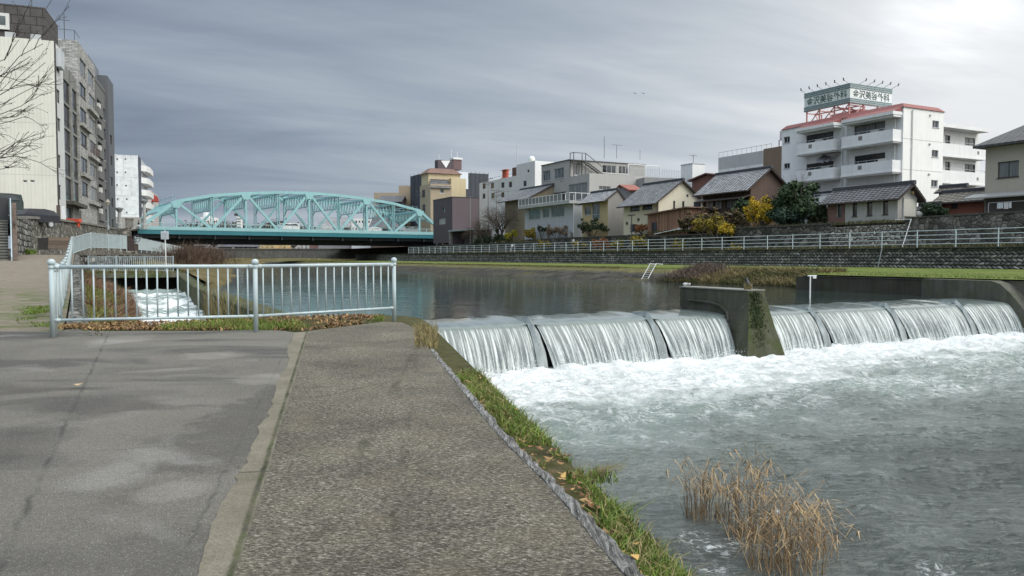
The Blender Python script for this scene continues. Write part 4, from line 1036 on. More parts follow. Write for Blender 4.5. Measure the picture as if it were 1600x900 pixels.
o = blades('dead_weeds', cb, .42, .028, m_leaf('russet_stems', [(.09, .05, .03), (.17, .095, .055), (.22, .14, .085)]), 1.2, seed=84); tag(o, 'russet dead weeds hanging into the canal', 'weeds', kind='stuff')
# divider wall between canal and river
dv = rthing('divider_wall', 'low mossy concrete wall dividing the white canal from the still river', 'wall', 3.3, 14.5, 0)
mb = MB(); n = 30; V = []
for i in range(n + 1):
    y = 38.5 * i / n; zt = interp(y, [0, 2.8, 26, 30, 38.5], [-.34, -.22, -.2, -.1, .18]); V += [(-.05, y, -2.3), (0, y, zt - .04), (.10, y, zt), (.62, y, zt + .01), (.75, y, zt - .06), (.8, y, -2.3)]
mb.add(V, [tuple(f) for f in grid_faces(n + 1, 6)] + [tuple(range(6)), tuple(range(6 * n, 6 * n + 6))]); mb.build('wall_body', m_concrete('green_divider', (.10, .095, .06), (.02, .022, .014), .9), dv)
rs_ = [(random.uniform(.0, .7), random.uniform(1, 26), -.25) for _ in range(1600)]
blades('moss', rs_, .06, .02, M['blade_ol'], 1.0, dv, 85)
o = blades('hanging_straw', [RW(3.2 + random.gauss(0, .15), random.gauss(29, 3.0), -1.25) for _ in range(260)], 1.5, .02, M['blade_dry'], .25, seed=86); tag(o, 'thin upright straw growing against the canal divider', 'weeds', kind='stuff')
# culvert mouth and grassy slab
cv = rthing('culvert', 'dark culvert mouth with grass covered slab feeding the canal', 'culvert', 0, 53.4, 0)
mb = MB(); mb.box((-2.6, 0, -2.3), (-.1, .5, .2)); mb.build('headwall', M['conc_dk'], cv); mb = MB(); mb.box((3.95, 0, -2.3), (5.0, .5, .15)); mb.build('headwall', M['conc_dk'], cv); mb = MB(); mb.box((-.1, 3.2, -2.3), (3.95, 3.5, 0)); mb.build('back_wall', M['conc_dk'], cv)
mb = MB(); mb.box((-2.6, -.25, -.02), (4.6, 17, .24)); mb.build('slab', M['conc_moss'], cv)
mb = MB(); mb.box((-.12, .45, -2.3), (-.05, 3.2, -.03)); mb.box((3.9, .5, -2.3), (3.97, 3.2, -.03)); mb.build('culvert_wall', plain('culvert_black', (.008, .009, .008), .7), cv)  # culvert side walls in near-black
o = blades('slab_grass', [RW(random.uniform(-2.6, 4.5), 53.2 + 15 * random.random(), .24) for _ in range(7000)], .22, .03, M['blade_ol'], 1.0, seed=87); tag(o, 'olive grass covering the culvert slab', 'grass', kind='stuff')

# ================================================================== fences near the camera
def post(parent, x, y, z, top, r=.038, ball=.06, mat=None):
    mb = MB(); mb.tube([(x, y, z), (x, y, top - .05)], r, 14); mb.lathe([(r * 1.0, 0), (r * 1.28, .01), (r * 1.28, .05), (r * .9, .06)], (x, y, top - .10), 14)
    o = mb.build('post', mat or M['rail'], parent, True)
    for p in o.data.polygons: pass
    b = MB(); b.ball((x, y, top + .005), ball, 14, sz=.92); b.build('post_cap', mat or M['rail'], o, True)
    return o
FB = [at_z(83, 527.5, 0), at_z(400, 519, 0), at_z(616, 502.5, 0)]
fr = thing('railing', 'pale blue railing with upright bars across the end of the asphalt', 'railing', FB[0])
loc = lambda p: (p[0] - FB[0][0], p[1] - FB[0][1], p[2] - FB[0][2])
FBL = [loc(p) for p in FB]
HT = [1.165, 1.165, 1.19]
for p, h in zip(FBL, HT): post(fr, p[0], p[1], 0, h)
for k in range(2):
    a, b = Vector(FBL[k]), Vector(FBL[k + 1])
    for z, r in ((1.10, .031), (.27, .023)):
        mb = MB(); mb.tube([a + Vector((0, 0, z)), b + Vector((0, 0, z + (.018 if k and z > 1 else .0)))], r, 12); mb.build('rail', M['rail'], fr, True)
    n = (19, 16)[k]
    for i in range(n):
        q = a.lerp(b, (i + .8) / (n + .6)); mb = MB(); mb.tube([q + Vector((0, 0, .27)), q + Vector((0, 0, 1.09))], .0135, 8); mb.build('bar', M['rail'], fr, True)
    for z in (1.10, .27):
        for e, q in ((a, b), (b, a)):
            dd = (q - e).normalized(); mb = MB(); mb.tube([e + dd * .03 + Vector((0, 0, z)), e + dd * .11 + Vector((0, 0, z))], .036 if z > 1 else .028, 10); mb.build('bracket', M['rail'], fr, True)
# side fence along the ramp
sf = thing('railing', 'long pale blue railing with ball caps climbing beside the ramp', 'railing', (PK[0][0], PK[0][1], 0))
for k in range(15):
    x, y = PK[k][0] - PK[0][0], PK[k][1] - PK[0][1]; z = ZK[k]
    if k == 0: x, y = x - .10, y + .22
    post(sf, x, y, z - .05, z + 1.12)
    if k < 14:
        x2, y2, z2 = PK[k + 1][0] - PK[0][0], PK[k + 1][1] - PK[0][1], ZK[k + 1]
        for h, r in ((1.07, .028), (.14, .022)):
            mb = MB(); mb.tube([(x, y, z + h), (x2, y2, z2 + h)], r, 8); mb.build('rail', M['rail'], sf, True)
        mb = MB()
        for i in range(18):
            f = (i + .5) / 18; mb.tube([(lerp(x, x2, f), lerp(y, y2, f), lerp(z, z2, f) + .14), (lerp(x, x2, f), lerp(y, y2, f), lerp(z, z2, f) + 1.06)], .013, 5)
        mb.build('bar_panel', M['rail'], sf)
def simple_fence(name, label, pts, h, mat, nb=14, r=.03, low=.12, brad=.014, rails=None, group=None, rr=.022, long=False):
    o = thing(name, label, 'railing', pts[0], 0, group); P = [Vector(p) - Vector(pts[0]) for p in pts]
    for p in P:
        mb = MB(); mb.tube([p + Vector((0, 0, -.1)), p + Vector((0, 0, h + .03))], r, 7); mb.build('post', mat, o)
    for a, b in zip(P[:-1], P[1:]):
        for z in (() if long else rails or (h - .03, low)):
            mb = MB(); mb.tube([a + Vector((0, 0, z)), b + Vector((0, 0, z))], rr, 6); mb.build('rail', mat, o)
        if nb:
            mb = MB()
            for i in range(nb):
                q = a.lerp(b, (i + .5) / nb); mb.bar(q + Vector((0, 0, low)), q + Vector((0, 0, h - .03)), brad * 2)
            mb.build('bar_panel', mat, o)
    if long:
        for z in rails:
            mb = MB(); mb.tube([p + Vector((0, 0, z)) for p in P], rr, 6); mb.build('rail', mat, o)
    return o
def pts_between(a, b, n): return [tuple(Vector(a).lerp(Vector(b), i / n)) for i in range(n + 1)]
e0 = Vector((PK[14][0], PK[14][1], ZK[14])) + Vector((.0, .12, 0))
cA = at_Y(142, 389, 52.5); cB = at_Y(198, 391, 59.0)
simple_fence('railing', 'pale green blue railing turning across the top of the ramp', [tuple(e0), cA, tuple(Vector(cA).lerp(Vector(cB), .46)), tuple(Vector(cA).lerp(Vector(cB), .82)), cB], 1.12, M['rail'], 22, .035)
dA = at_Y(211, 392, 60); dB = at_Y(286, 397.5, 118)
simple_fence('railing', 'pale blue railing sinking away along the far canal edge to the bridge', pts_between(dA, dB, 14), 1.12, M['rail'], 24, .035)
eA = RW(-6.0, 70.6, .24); eB = at_Y(271, 427, 50.6); eA = at_Y(138, 427, 51.4); eA = (eA[0], eA[1], .24); eB = (eB[0], eB[1], .24)
simple_fence('railing', 'low grey railing on the grassy slab above the culvert', pts_between(eA, eB, 3), 1.08, M['rail'], 14, .03)
# far bank railing: four thin rails
fbp = []; s = 18.0
while s < 141: fbp.append(RW(49.05, s, 1.93)); s += 2.75
ff = simple_fence('railing', 'long white four rail railing on the far bank walkway', fbp, 1.15, M['rail_far'], 0, .035, rails=(1.13, .82, .52, .22), rr=.024, long=True)
# ================================================================== building toolkit
def facade(mb, o, h, n, w_, z0, z1, rects, d=.14, m=0, mr=None):
    """wall from o along h (width w_), z0..z1, outward normal n, with real openings of depth d"""
    o = Vector(o); h = Vector(h); n = Vector(n); mr = m if mr is None else mr
    rects = [(max(.02, min(a, c)), max(z0 + .02, min(b, e)), min(w_ - .02, max(a, c)), min(z1 - .02, max(b, e))) for a, b, c, e in rects]
    rects = [r for r in rects if r[2] - r[0] > .05 and r[3] - r[1] > .05]
    xs = sorted({0, w_} | {r[0] for r in rects} | {r[2] for r in rects}); zs = sorted({z0, z1} | {r[1] for r in rects} | {r[3] for r in rects})
    P = lambda a, z, k=0.0: o + h * a + Vector((0, 0, z)) - n * k
    for i in range(len(xs) - 1):
        for j in range(len(zs) - 1):
            cx_, cz_ = (xs[i] + xs[i + 1]) / 2, (zs[j] + zs[j + 1]) / 2
            if any(r[0] < cx_ < r[2] and r[1] < cz_ < r[3] for r in rects): continue
            mb.quad(P(xs[i], zs[j]), P(xs[i + 1], zs[j]), P(xs[i + 1], zs[j + 1]), P(xs[i], zs[j + 1]), m)
    for a, b, c, e in rects:
        for (p, q) in (((a, b), (c, b)), ((c, b), (c, e)), ((c, e), (a, e)), ((a, e), (a, b))):
            mb.quad(P(*p), P(*q), P(*q, d), P(*p, d), mr)
    return rects
PANES = ['glass', 'glass', 'glass_b', 'curt', 'curt_b']
def window(parent, o, h, n, rect, d=.14, panes=2, frame='alu', fw=.055, glass=None, sill=True, hbar=False, name='window'):
    o = Vector(o); h = Vector(h); n = Vector(n); a, b, c, e = rect
    P = lambda x, z, k: o + h * x + Vector((0, 0, z)) - n * k
    mb = MB(); kf = d - .05
    def bar(x0, z0, x1, z1, k0, k1):
        v = [P(x0, z0, k0), P(x1, z0, k0), P(x1, z1, k0), P(x0, z1, k0), P(x0, z0, k1), P(x1, z0, k1), P(x1, z1, k1), P(x0, z1, k1)]
        mb.add(v, [(0, 1, 2, 3), (4, 7, 6, 5), (0, 4, 5, 1), (1, 5, 6, 2), (2, 6, 7, 3), (3, 7, 4, 0)])
    g = .004
    bar(a + g, b + g, c - g, b + fw, kf, d); bar(a + g, e - fw, c - g, e - g, kf, d); bar(a + g, b + fw + .001, a + fw, e - fw - .001, kf, d); bar(c - fw, b + fw + .001, c - g, e - fw - .001, kf, d)
    for i in range(1, panes):
        x = a + (c - a) * i / panes; bar(x - fw * .4, b + fw + .001, x + fw * .4, e - fw - .001, kf + .003, d)
    if hbar: z = lerp(b, e, hbar); bar(a + fw + .001, z - fw * .4, c - fw - .001, z + fw * .4, kf + .006, d)
    if sill:
        bar(a - .05, b - .06, c + .05, b - .004, -.05, .02)
    f = mb.build(name, M[frame], parent)
    gm = glass or PANES[random.randrange(len(PANES))]
    pb = MB(); pb.quad(P(a, b, d - .012), P(c, b, d - .012), P(c, e, d - .012), P(a, e, d - .012)); pb.build('pane', M[gm], f)
    return f
class Bld:
    """box building; river side (plane x=0) and end side (plane y=0) carry openings. sgn=+1: body extends to +x (right bank), -1: to -x (left bank)"""
    def __init__(s, name, label, cat, th, x0, C, E, R, zb, sgn=1, group=None):
        s.th, s.x0, s.sgn = th, x0, sgn
        s.y0, zt = at_x(th, C[0], C[1], x0); y1, _ = at_x(th, E[0], E[1], x0); x1, _ = at_y(th, R[0], R[1], s.y0)
        s.L = y1 - s.y0; s.D = abs(x1 - x0); s.zb = zb; s.h = zt - zb
        X, Y = rot2(th, x0, s.y0)
        s.root = thing(name, label, cat, (X, Y, zb), th, group); s.rx = []; s.ry = []
        s.n_x = Vector((-sgn, 0, 0)); s.n_y = Vector((0, -1, 0)); s.hx = Vector((0, 1, 0)); s.hy = Vector((sgn, 0, 0))
    def X(s, px, py):
        y, z = at_x(s.th, px, py, s.x0); return (y - s.y0, z - s.zb)
    def Yp(s, px, py):
        x, z = at_y(s.th, px, py, s.y0); return ((x - s.x0) * s.sgn, z - s.zb)
    def rectX(s, a, b): p = s.X(*a); q = s.X(*b); return (min(p[0], q[0]), min(p[1], q[1]), max(p[0], q[0]), max(p[1], q[1]))
    def rectY(s, a, b): p = s.Yp(*a); q = s.Yp(*b); return (min(p[0], q[0]), min(p[1], q[1]), max(p[0], q[0]), max(p[1], q[1]))
    def wx(s, a, b, **k): s.rx.append((s.rectX(a, b), k))
    def wy(s, a, b, **k): s.ry.append((s.rectY(a, b), k))
    def body(s, mx, my=None, gable=None, top=True, h=None, d=.14):
        my = my or mx; h = h or s.h; mb = MB(); g = s.sgn
        ok = lambda r, w_: [max(.02, r[0]), max(.02, r[1]), min(w_ - .02, r[2]), min(h - .02, r[3])]
        s.rx = [(ok(r, s.L), k) for r, k in s.rx]; s.ry = [(ok(r, s.D), k) for r, k in s.ry]
        facade(mb, (0, 0, 0), s.hx, s.n_x, s.L, 0, h, [r for r, k in s.rx], d)
        facade(mb, (0, 0, 0), s.hy, s.n_y, s.D, 0, h, [r for r, k in s.ry], d, 1)
        mb.quad((g * s.D, 0, 0), (g * s.D, s.L, 0), (g * s.D, s.L, h), (g * s.D, 0, h)); mb.quad((0, s.L, 0), (g * s.D, s.L, 0), (g * s.D, s.L, h), (0, s.L, h))
        if top: mb.quad((0, 0, h), (g * s.D, 0, h), (g * s.D, s.L, h), (0, s.L, h))
        if gable:   # (ridge fraction across, ridge height) ridge along y
            fx, zr = gable
            mb.add([(0, 0, h), (g * s.D, 0, h), (g * s.D * fx, 0, zr)], [(0, 1, 2)], 1); mb.add([(0, s.L, h), (g * s.D, s.L, h), (g * s.D * fx, s.L, zr)], [(0, 1, 2)], 1)
        wl = mb.build('wall', [mx, my], s.root)
        for r, k in s.rx: window(s.root, (0, 0, 0), s.hx, s.n_x, r, d, **k)
        for r, k in s.ry: window(s.root, (0, 0, 0), s.hy, s.n_y, r, d, **k)
        s.wall = wl; return wl
    def parapet(s, mat, hh=.25, w_=.25, pr=.06, h=None):
        h = h or s.h; g = s.sgn; mb = MB()
        mb.box((-pr * g, -pr, h + .003), (w_ * g, s.L + pr, h + hh)); mb.box(((s.D + pr) * g, -pr, h + .003), ((s.D - w_) * g, s.L + pr, h + hh))
        mb.box((w_ * g + .001 * g, -pr + .002, h + .003), ((s.D - w_ - .001) * g, w_, h + hh - .002)); mb.box((w_ * g + .001 * g, s.L - w_, h + .003), ((s.D - w_ - .001) * g, s.L + pr - .002, h + hh - .002))
        return mb.build('parapet', mat, s.root)
def roof_slope(mb, a, E, S, per=.45, amp=.035, rows=None, step=.03):
    """tiled slope from eave corner a, along E (eave vector) and S (up-slope vector)"""
    a = Vector(a); E = Vector(E); S = Vector(S); n = E.cross(S).normalized()
    if n.z < 0: n = -n
    L = E.length; ni = max(4, int(L / per) * 6); rows = rows or max(3, int(S.length / .30)); V = []
    for j in range(rows):
        for q in (0, 1):
            f = (j + q) / rows; lift = step if q == 0 else 0
            for i in range(ni + 1):
                x = i / ni; ph = (x * L / per) % 1
                V.append(a + E * x + S * f + n * (lift + amp * (abs(cos(ph * pi)) ** .8)))
    nv = ni + 1; fs = []
    for r in range(rows * 2 - 1):
        for i in range(ni): fs.append((r * nv + i, r * nv + i + 1, (r + 1) * nv + i + 1, (r + 1) * nv + i))
    mb.add(V, fs)
def gable_roof(root, L, D, ze, zr, fx=.5, ox=.45, oy=.35, mat=None, th=.12, oyb=None, sgn=1, back=True):
    """ridge along y; eaves on x=0 and x=D"""
    mat = mat or M['kawara']; oyb = oy if oyb is None else oyb; g = sgn
    sl1 = (zr - ze) / (D * fx); sl2 = (zr - ze) / (D * (1 - fx))
    zt = zr + .10; mb = MB(); x0 = -ox; z0 = ze - sl1 * ox + .10
    roof_slope(mb, (x0 * g, -oy, z0), (0, L + oy + oyb, 0), ((D * fx - x0) * g, 0, zt - z0))
    x1 = D + ox; z1 = ze - sl2 * ox + .10
    roof_slope(mb, (x1 * g, -oy, z1), (0, L + oy + oyb, 0), ((D * fx - x1) * g, 0, zt - z1))
    prof = [(x0 * g, z0), (D * fx * g, zt), (x1 * g, z1), (x1 * g, z1 - th), (D * fx * g, zt - th * 1.15), (x0 * g, z0 - th)]
    mb.prism([(a, -oy + .002, b - .005) for a, b in prof], (0, L + oy + oyb - .004, 0), 1)
    rf = mb.build('roof', [mat, M['gutter']], root)
    r2 = MB(); r2.box((D * fx * g - .12, -oy - .03, zt - .02), (D * fx * g + .12, L + oyb + .03, zt + .17)); r2.tube([(D * fx * g, -oy - .04, zt + .2), (D * fx * g, L + oyb + .04, zt + .2)], .09, 8)
    r2.box((D * fx * g - .16, -oy - .07, zt - .06), (D * fx * g + .16, -oy - .03, zt + .26))
    r2.build('ridge', M['ridge'], rf)
    gt = MB(); gt.tube([((x0 - .05) * g, -oy, z0 - .05), ((x0 - .05) * g, L + oyb, z0 - .05)], .055, 6); gt.build('gutter', M['gutter'], rf)
    return rf
# ================================================================== left bank: walls, stairs, street
def walltop(px, py, Y): return at_Y(px, py, Y)
wp = [at_Y(20, 341, 53), at_Y(48, 340.5, 57), at_Y(90, 344, 70), at_Y(130, 349, 88), at_Y(165, 355, 106), at_Y(180, 358, 116)]
rw_ = thing('retaining_wall', 'tall grey stone retaining wall below the cream and grey office blocks', 'wall', (wp[0][0], wp[0][1], 1.4)); mb = MB(); V = []
o0 = Vector((wp[0][0], wp[0][1], 1.4)); n = 50
WP = along([Vector(p) for p in wp], n)
for p in WP:
    for j in range(5):
        f = j / 4; V.append(Vector((p.x + .5 * (1 - f) + random.uniform(-.06, .06), p.y - .35 * (1 - f), lerp(.6, p.z, f))) - o0)
mb.add(V, [tuple(f) for f in grid_faces(n + 1, 5)]); mb.build('masonry', M['bigstone'], rw_)
mb = MB()
for a, b in zip(WP[:-1], WP[1:]): mb.bar(a - o0 + Vector((-.15, .1, .04)), b - o0 + Vector((-.15, .1, .04)), .5, .2)
mb.build('coping', M['conc'], rw_)
# street terrace behind the wall
mb = MB(); mb.poly([(p.x, p.y + .05, p.z - .03) for p in WP] + [(-72, 122, 5.9), (-200, 122, 5.9), (-200, 45, 3.9), (-34, 45, 3.7)]); struct(mb.build('street', M['asphalt']))
# short rock-faced wall and the stairs
sw = [at_Y(24, 345, 44.5), at_Y(48, 341, 56.5)]
bw = thing('block_wall', 'short side wall of rock faced grey blocks beside the stairs', 'wall', (sw[0][0], sw[0][1], .9)); mb = MB(); n = 12; V = []
foot = [at_Y(22, 411, 43.5), at_Y(52, 391, 55.5)]
for i in range(n + 1):
    f = i / n; a = Vector(foot[0]).lerp(Vector(foot[1]), f); b = Vector(sw[0]).lerp(Vector(sw[1]), f)
    for j in range(5):
        q = a.lerp(b, j / 4); V.append((q.x - sw[0][0] + random.uniform(-.05, .05), q.y - sw[0][1], q.z - .9))
mb.add(V, [tuple(f) for f in grid_faces(n + 1, 5)]); mb.build('masonry', M['block'], bw)
st_z0 = at_Y(10, 410, 42)[2]; st_z1 = at_Y(10, 345, 46)[2]
st = thing('staircase', 'concrete stairs with dark risers climbing to the street at the far left', 'stairs', at_Y(10, 410, 42), radians(33)); b0 = Vector(at_Y(10, 410, 42)); ns = 15
mb = MB()
for i in range(ns):
    z = (st_z1 - st_z0) * (i + 1) / ns; y = 4.2 * i / ns
    mb.box((-9, y, z - .4), (.1, y + .32, z), 0)
    mb.box((-9, y - .006, z - .4), (.1, y - .002, z - .05), 1)
mb.build('steps', [M['conc'], plain('dark_riser', (.05, .05, .047), .9)], st)
mb = MB(); x = .22; mb.prism([(x, -.6, -.25), (x, 4.6, st_z1 - st_z0 - .05), (x, 4.6, st_z1 - st_z0 + 1.35), (x, 3.9, st_z1 - st_z0 + 1.2), (x, -.6, .3)], (.06, 0, 0)); mb.build('parapet', plain('pale_blue_panel', (.33, .41, .44), .5, .15, 1, .5), st)
mb = MB(); mb.prism([(x + .063, -.4, -.3), (x + .063, 5.2, st_z1 - st_z0 - .3), (x + .063, 5.2, st_z1 - st_z0 + 1.1), (x + .063, -.4, .15)], (.25, 0, 0)); mb.build('side_wall', m_concrete('brown_stained', (.14, .105, .085), (.05, .035, .03)), st)
mb = MB(); mb.box((-9, 4.4, st_z1 - st_z0 - .2), (.15, 4.6, st_z1 - st_z0 + 1.35)); mb.build('back_wall', plain('dark_board', (.03, .032, .034), .7), st)
# timber panel and a black sheet lying against the wall foot
pn = thing('timber_hoarding', 'brown weathered timber panel against the foot of the stone wall', 'panel', at_Y(92, 389, 51.5)); mb = MB(); a = Vector(at_Y(72, 389, 51)); b = Vector(at_Y(111, 389, 52.5)); o_ = Vector(pn.location)
hgt = .80; mb.prism([a - o_, b - o_, b - o_ + Vector((0, .25, hgt)), a - o_ + Vector((0, .25, hgt))], (0, .08, 0)); mb.build('boards', m_planks('grey_brown_boards', (.13, .10, .078), .27, 0, False), pn)
mb = MB(); c = Vector(at_Y(60, 390, 50.5)) - o_; d = Vector(at_Y(74, 390, 50.7)) - o_; mb.prism([c, d, d + Vector((0, .1, .78)), c + Vector((-.12, .1, .78))], (0, .05, 0)); mb.build('hole_sheet', plain('hole_black', (.02, .018, .016), .8), pn)  # black sheet paints in the dark of the hole beside the boards
o = blades('grass_tuft', [tuple(Vector(at_Y(46 + random.gauss(0, 3), 396, 50)) + Vector((0, random.uniform(-.5, .5), -.05))) for _ in range(260)], .4, .035, M['blade'], .9, seed=88); tag(o, 'bright green tuft at the foot of the block wall', 'grass', kind='stuff')
# stone terraces below the cross railing
tr = thing('terrace_wall', 'stepped dark and white stone courses below the ramp railing', 'wall', at_Y(200, 412, 74)); o_ = Vector(tr.location)
tl_ = [at_Y(116.5, 391, 49.2), at_Y(142, 391, 53.4), at_Y(200, 391, 60.2), at_Y(240, 393, 80), at_Y(286, 397, 118)]; TLp = along([Vector((p[0], p[1], 0)) for p in tl_], 24)
for k, (za, zb2) in enumerate(((.93, 1.42), (.5, .925), (-.3, .495))):
    mb = MB(); V = []; of = Vector((.24, -.2, 0)) * k
    for p in TLp:
        for q, z in ((0, za), (0, zb2), (1, zb2 + .002)):
            j = random.uniform(-.04, .04); V.append(p + of - Vector((.3, -.25, 0)) * q + Vector((j, j, z)) - o_)
    mb.add(V, [tuple(f) for f in grid_faces(25, 3)]); mb.build('stone_course', M['block'] if k != 1 else M['gabion'], tr)
mb = MB(); mb.poly([(-40, 56, 1.40), (-29.0, 49.4, 1.40)] + [(p.x - .1, p.y + .1, 1.415) for p in TLp] + [ (-60, 125, 1.8), (-60, 116, 1.8), (-40, 80, 1.6)]); struct(mb.build('river_terrace', M['earth']))
# sluice hoist
hs = thing('sluice_hoist', 'rusty brown sluice gate hoist with handwheel between the two railings', 'sluice gate', at_Y(205, 392, 60)); mb = MB()
mb.box((-.42, -.3, 0), (.42, .3, .55)); mb.box((-.3, -.2, .553), (.28, .2, .95)); mb.tube([(0, 0, .95), (0, 0, 1.25)], .07, 8); mb.box((-.42, -.14, 1.0), (-.12, .14, 1.2)); mb.build('gearbox', plain('rust_brown', (.06, .042, .036), .8, .4, 4), hs)
mb = MB(); R = .27
ring = [(R * cos(2 * pi * i / 16) + .5, -.1, .95 + R * sin(2 * pi * i / 16)) for i in range(17)]; mb.tube(ring, .025, 6)
for i in range(4): mb.tube([(.5, -.1, .95), ring[i * 4]], .018, 5)
mb.tube([(.2, -.1, .95), (.52, -.1, .95)], .03, 6); mb.build('handwheel', M['dksteel'], hs)
# sign on a pole
sp_ = thing('pole_sign', 'white pole with small square grey sign behind the fence', 'sign', at_Y(260, 426, 50.2)); b0 = Vector(sp_.location); hz = at_Y(259, 360, 50.2)[2] - b0.z
mb = MB(); mb.tube([(0, 0, -.2), (-.05, 0, hz)], .035, 8); mb.build('pole', M['whframe'], sp_)
sgn = MB(); zt = at_Y(259, 361.5, 50.2)[2] - b0.z; zb = at_Y(259, 374, 50.2)[2] - b0.z; sgn.box((-.29, -.06, zb), (.21, -.03, zt)); sg = sgn.build('sign_plate', plain('pale_sign', (.50, .52, .54), .5), sp_)
mb = MB()
for i in range(5): mb.box((-.24, -.066, zb + .06 + i * .08), (.14 - .06 * (i % 2), -.062, zb + .085 + i * .08))
mb.build('lettering', plain('grey_print', (.25, .27, .3), .6), sg)
# ------------------------------------------------------------------ left office blocks
Y0c = 78.0; c0 = at_Y(86, 200, Y0c); XA = inv2(TL, c0[0], c0[1])[0]
ZS = 4.3
cream = plain('cream_siding', (.56, .56, .50), .65, .05, .3, .12, dirt=(.42, .41, .36))
def m_siding(name, col, per):
    t = NT(name); s = t.sep(t.co()); wv = t.math('FRACT', t.math('DIVIDE', s[0], per))
    c = t.ramp(t.noise(t.co(), .25, 6, .65), (.25, sc(col, .86)), (.75, sc(col, 1.06)))
    stn = t.noise(t.map(t.co(), (2, 2, .08)), 1.0, 6, .65); c = t.mix(t.math('MULTIPLY', t.ramp(stn, (.5, 0.0), (.75, 1.0)), .22), c, sc(col, .5))
    lz = t.math('LESS_THAN', t.math('FRACT', t.math('DIVIDE', s[2], 5.2)), .012)
    c = t.mix(t.math('MULTIPLY', t.math('LESS_THAN', wv, .12), .28), c, sc(col, .45)); c = t.mix(t.math('MULTIPLY', lz, .5), c, sc(col, .5))
    return t.out(c, .6, t.bump(t.math('LESS_THAN', wv, .12), -.3, .02))
B = Bld('office_block', 'cream windowless wall office block with dark rooftop storey at far left', 'building', TL, XA, (84, 64), (97.5, 76), (-150, 52), ZS, -1)
B.D = 15.0
for (xa, ya, xb, yb) in ((86.5, 84, 91, 113), (87.5, 137, 92, 162), (88.5, 182, 93, 206), (89, 240, 93.6, 263), (89.4, 287, 94.0, 312)):
    p, q = B.X(xa, ya), B.X(xb, yb); B.rx.append(((p[0] + .4, q[1], max(q[0], p[0] + 1.9), p[1]), dict(panes=1, frame='dkframe', glass='glass', sill=False)))
for (xa, ya, xb, yb) in ((6, 259, 14.5, 264), (35.5, 281, 42.5, 285.5), (47, 281, 54, 285.5)): B.wy((xa, ya), (xb, yb), panes=1, frame='whframe', glass='glass' if xa < 10 else 'glass_b', sill=False)
B.body(plain('white_column_tiles', (.58, .60, .59), .6, .06, 1, .1), m_siding('cream_siding_ribs', (.63, .625, .55), .33), top=True)
mb = MB(); mb.box((.03, .02, 0), (.12, .22, B.h)); mb.build('drainpipe', M['dkframe'], B.root)
mb = MB(); mb.box((.05, .45, B.h - 2.4), (.5, 2.4, B.h - .6)); mb.build('sign_box', plain('pale_sign_box', (.50, .53, .55), .5, .1), B.root)
PH = MB(); z0 = B.h + .003; zt = at_y(TL, 60, 13, B.y0 + 1.5)[1] - ZS; PH.box((-.9, 1.0, z0), (-15, 7.5, zt)); ph = PH.build('rooftop_storey', m_bricks('dark_panel_grid', (.075, .07, .066), (.10, .093, .088), (.03, .03, .03), 1.0, 1.1, .85, .04, 'xz'), B.root)
mb = MB(); mb.box((-.55, .6, z0), (-15.2, .9, z0 + .45)); mb.build('roof_ledge', M['dkframe'], B.root)
mb = MB()
for i in range(3): mb.box((-2.1 - i * 2.2, .35, z0), (-1.2 - i * 2.2, .58, z0 + .6))
mb.build('roof_unit', M['alu'], B.root)
mb = MB(); a_ = at_y(TL, 0, 28, B.y0 + .9)[0] - B.x0; mb.box((a_ - 1.5, .75, zt - 2.6), (a_ + .8, .97, zt - 1.0)); rwq = mb.build('rooftop_window', M['offwhite'], B.root); mb = MB(); mb.box((a_ - 1.2, .74, zt - 2.2), (a_ + .5, .748, zt - 1.3)); mb.build('pane', M['glass_b'], rwq)
mb = MB(); mb.tube([(-11.3, 4, zt), (-11.3, 4, zt + 4)], .05, 5); mb.tube([(-1.4, 3, zt), (-.7, 3, zt + 1.3), (-.4, 3, zt + 2.2)], .03, 4); mb.build('antenna', M['dksteel'], B.root)
# grey curtain wall block
def left_block(name, label, C, E, off, Rpx=None, D=14): 
    return Bld(name, label, 'building', TL, XA + off, C, E, (C[0] - 30, C[1]), ZS, -1)
B2 = left_block('glazed_block', 'narrow grey block with tall dark bronze window bays', (97, 97), (119.5, 128), -.25); B2.D = 14
conc_l = m_concrete('grey_fairface', (.30, .30, .29), (.10, .10, .095), .25)
fl = [97 + 30, 185, 245, 300]
H2 = B2.h; top2 = H2 - 1.6; nfl = 5; fh = (top2 - 3.0) / nfl; midy = B2.L * .52
for i in range(nfl):
    z1 = top2 - i * fh; z0_ = z1 - fh + .28
    B2.rx.append(((.25, z0_, midy - .55, z1), dict(panes=4, frame='dkframe', glass='glass', sill=False, hbar=.3)))
    B2.rx.append(((midy + .6, z0_, B2.L - .12, z1), dict(panes=3, frame='dkframe', glass='glass', sill=False, hbar=.3)))
B2.rx.append(((.5, .2, midy - .6, 2.5), dict(panes=2, frame='dkframe', glass='glass', sill=False)))
B2.body(conc_l, conc_l)
mb = MB(); mb.box((.0, midy - .5, 0), (.1, midy + .5, H2)); mb.build('pilaster', conc_l, B2.root)
mb = MB(); mb.box((.0, .1, top2 - nfl * fh - .3), (.9, B2.L - .1, top2 - nfl * fh + .1)); mb.build('entrance_canopy', M['conc_dk'], B2.root)
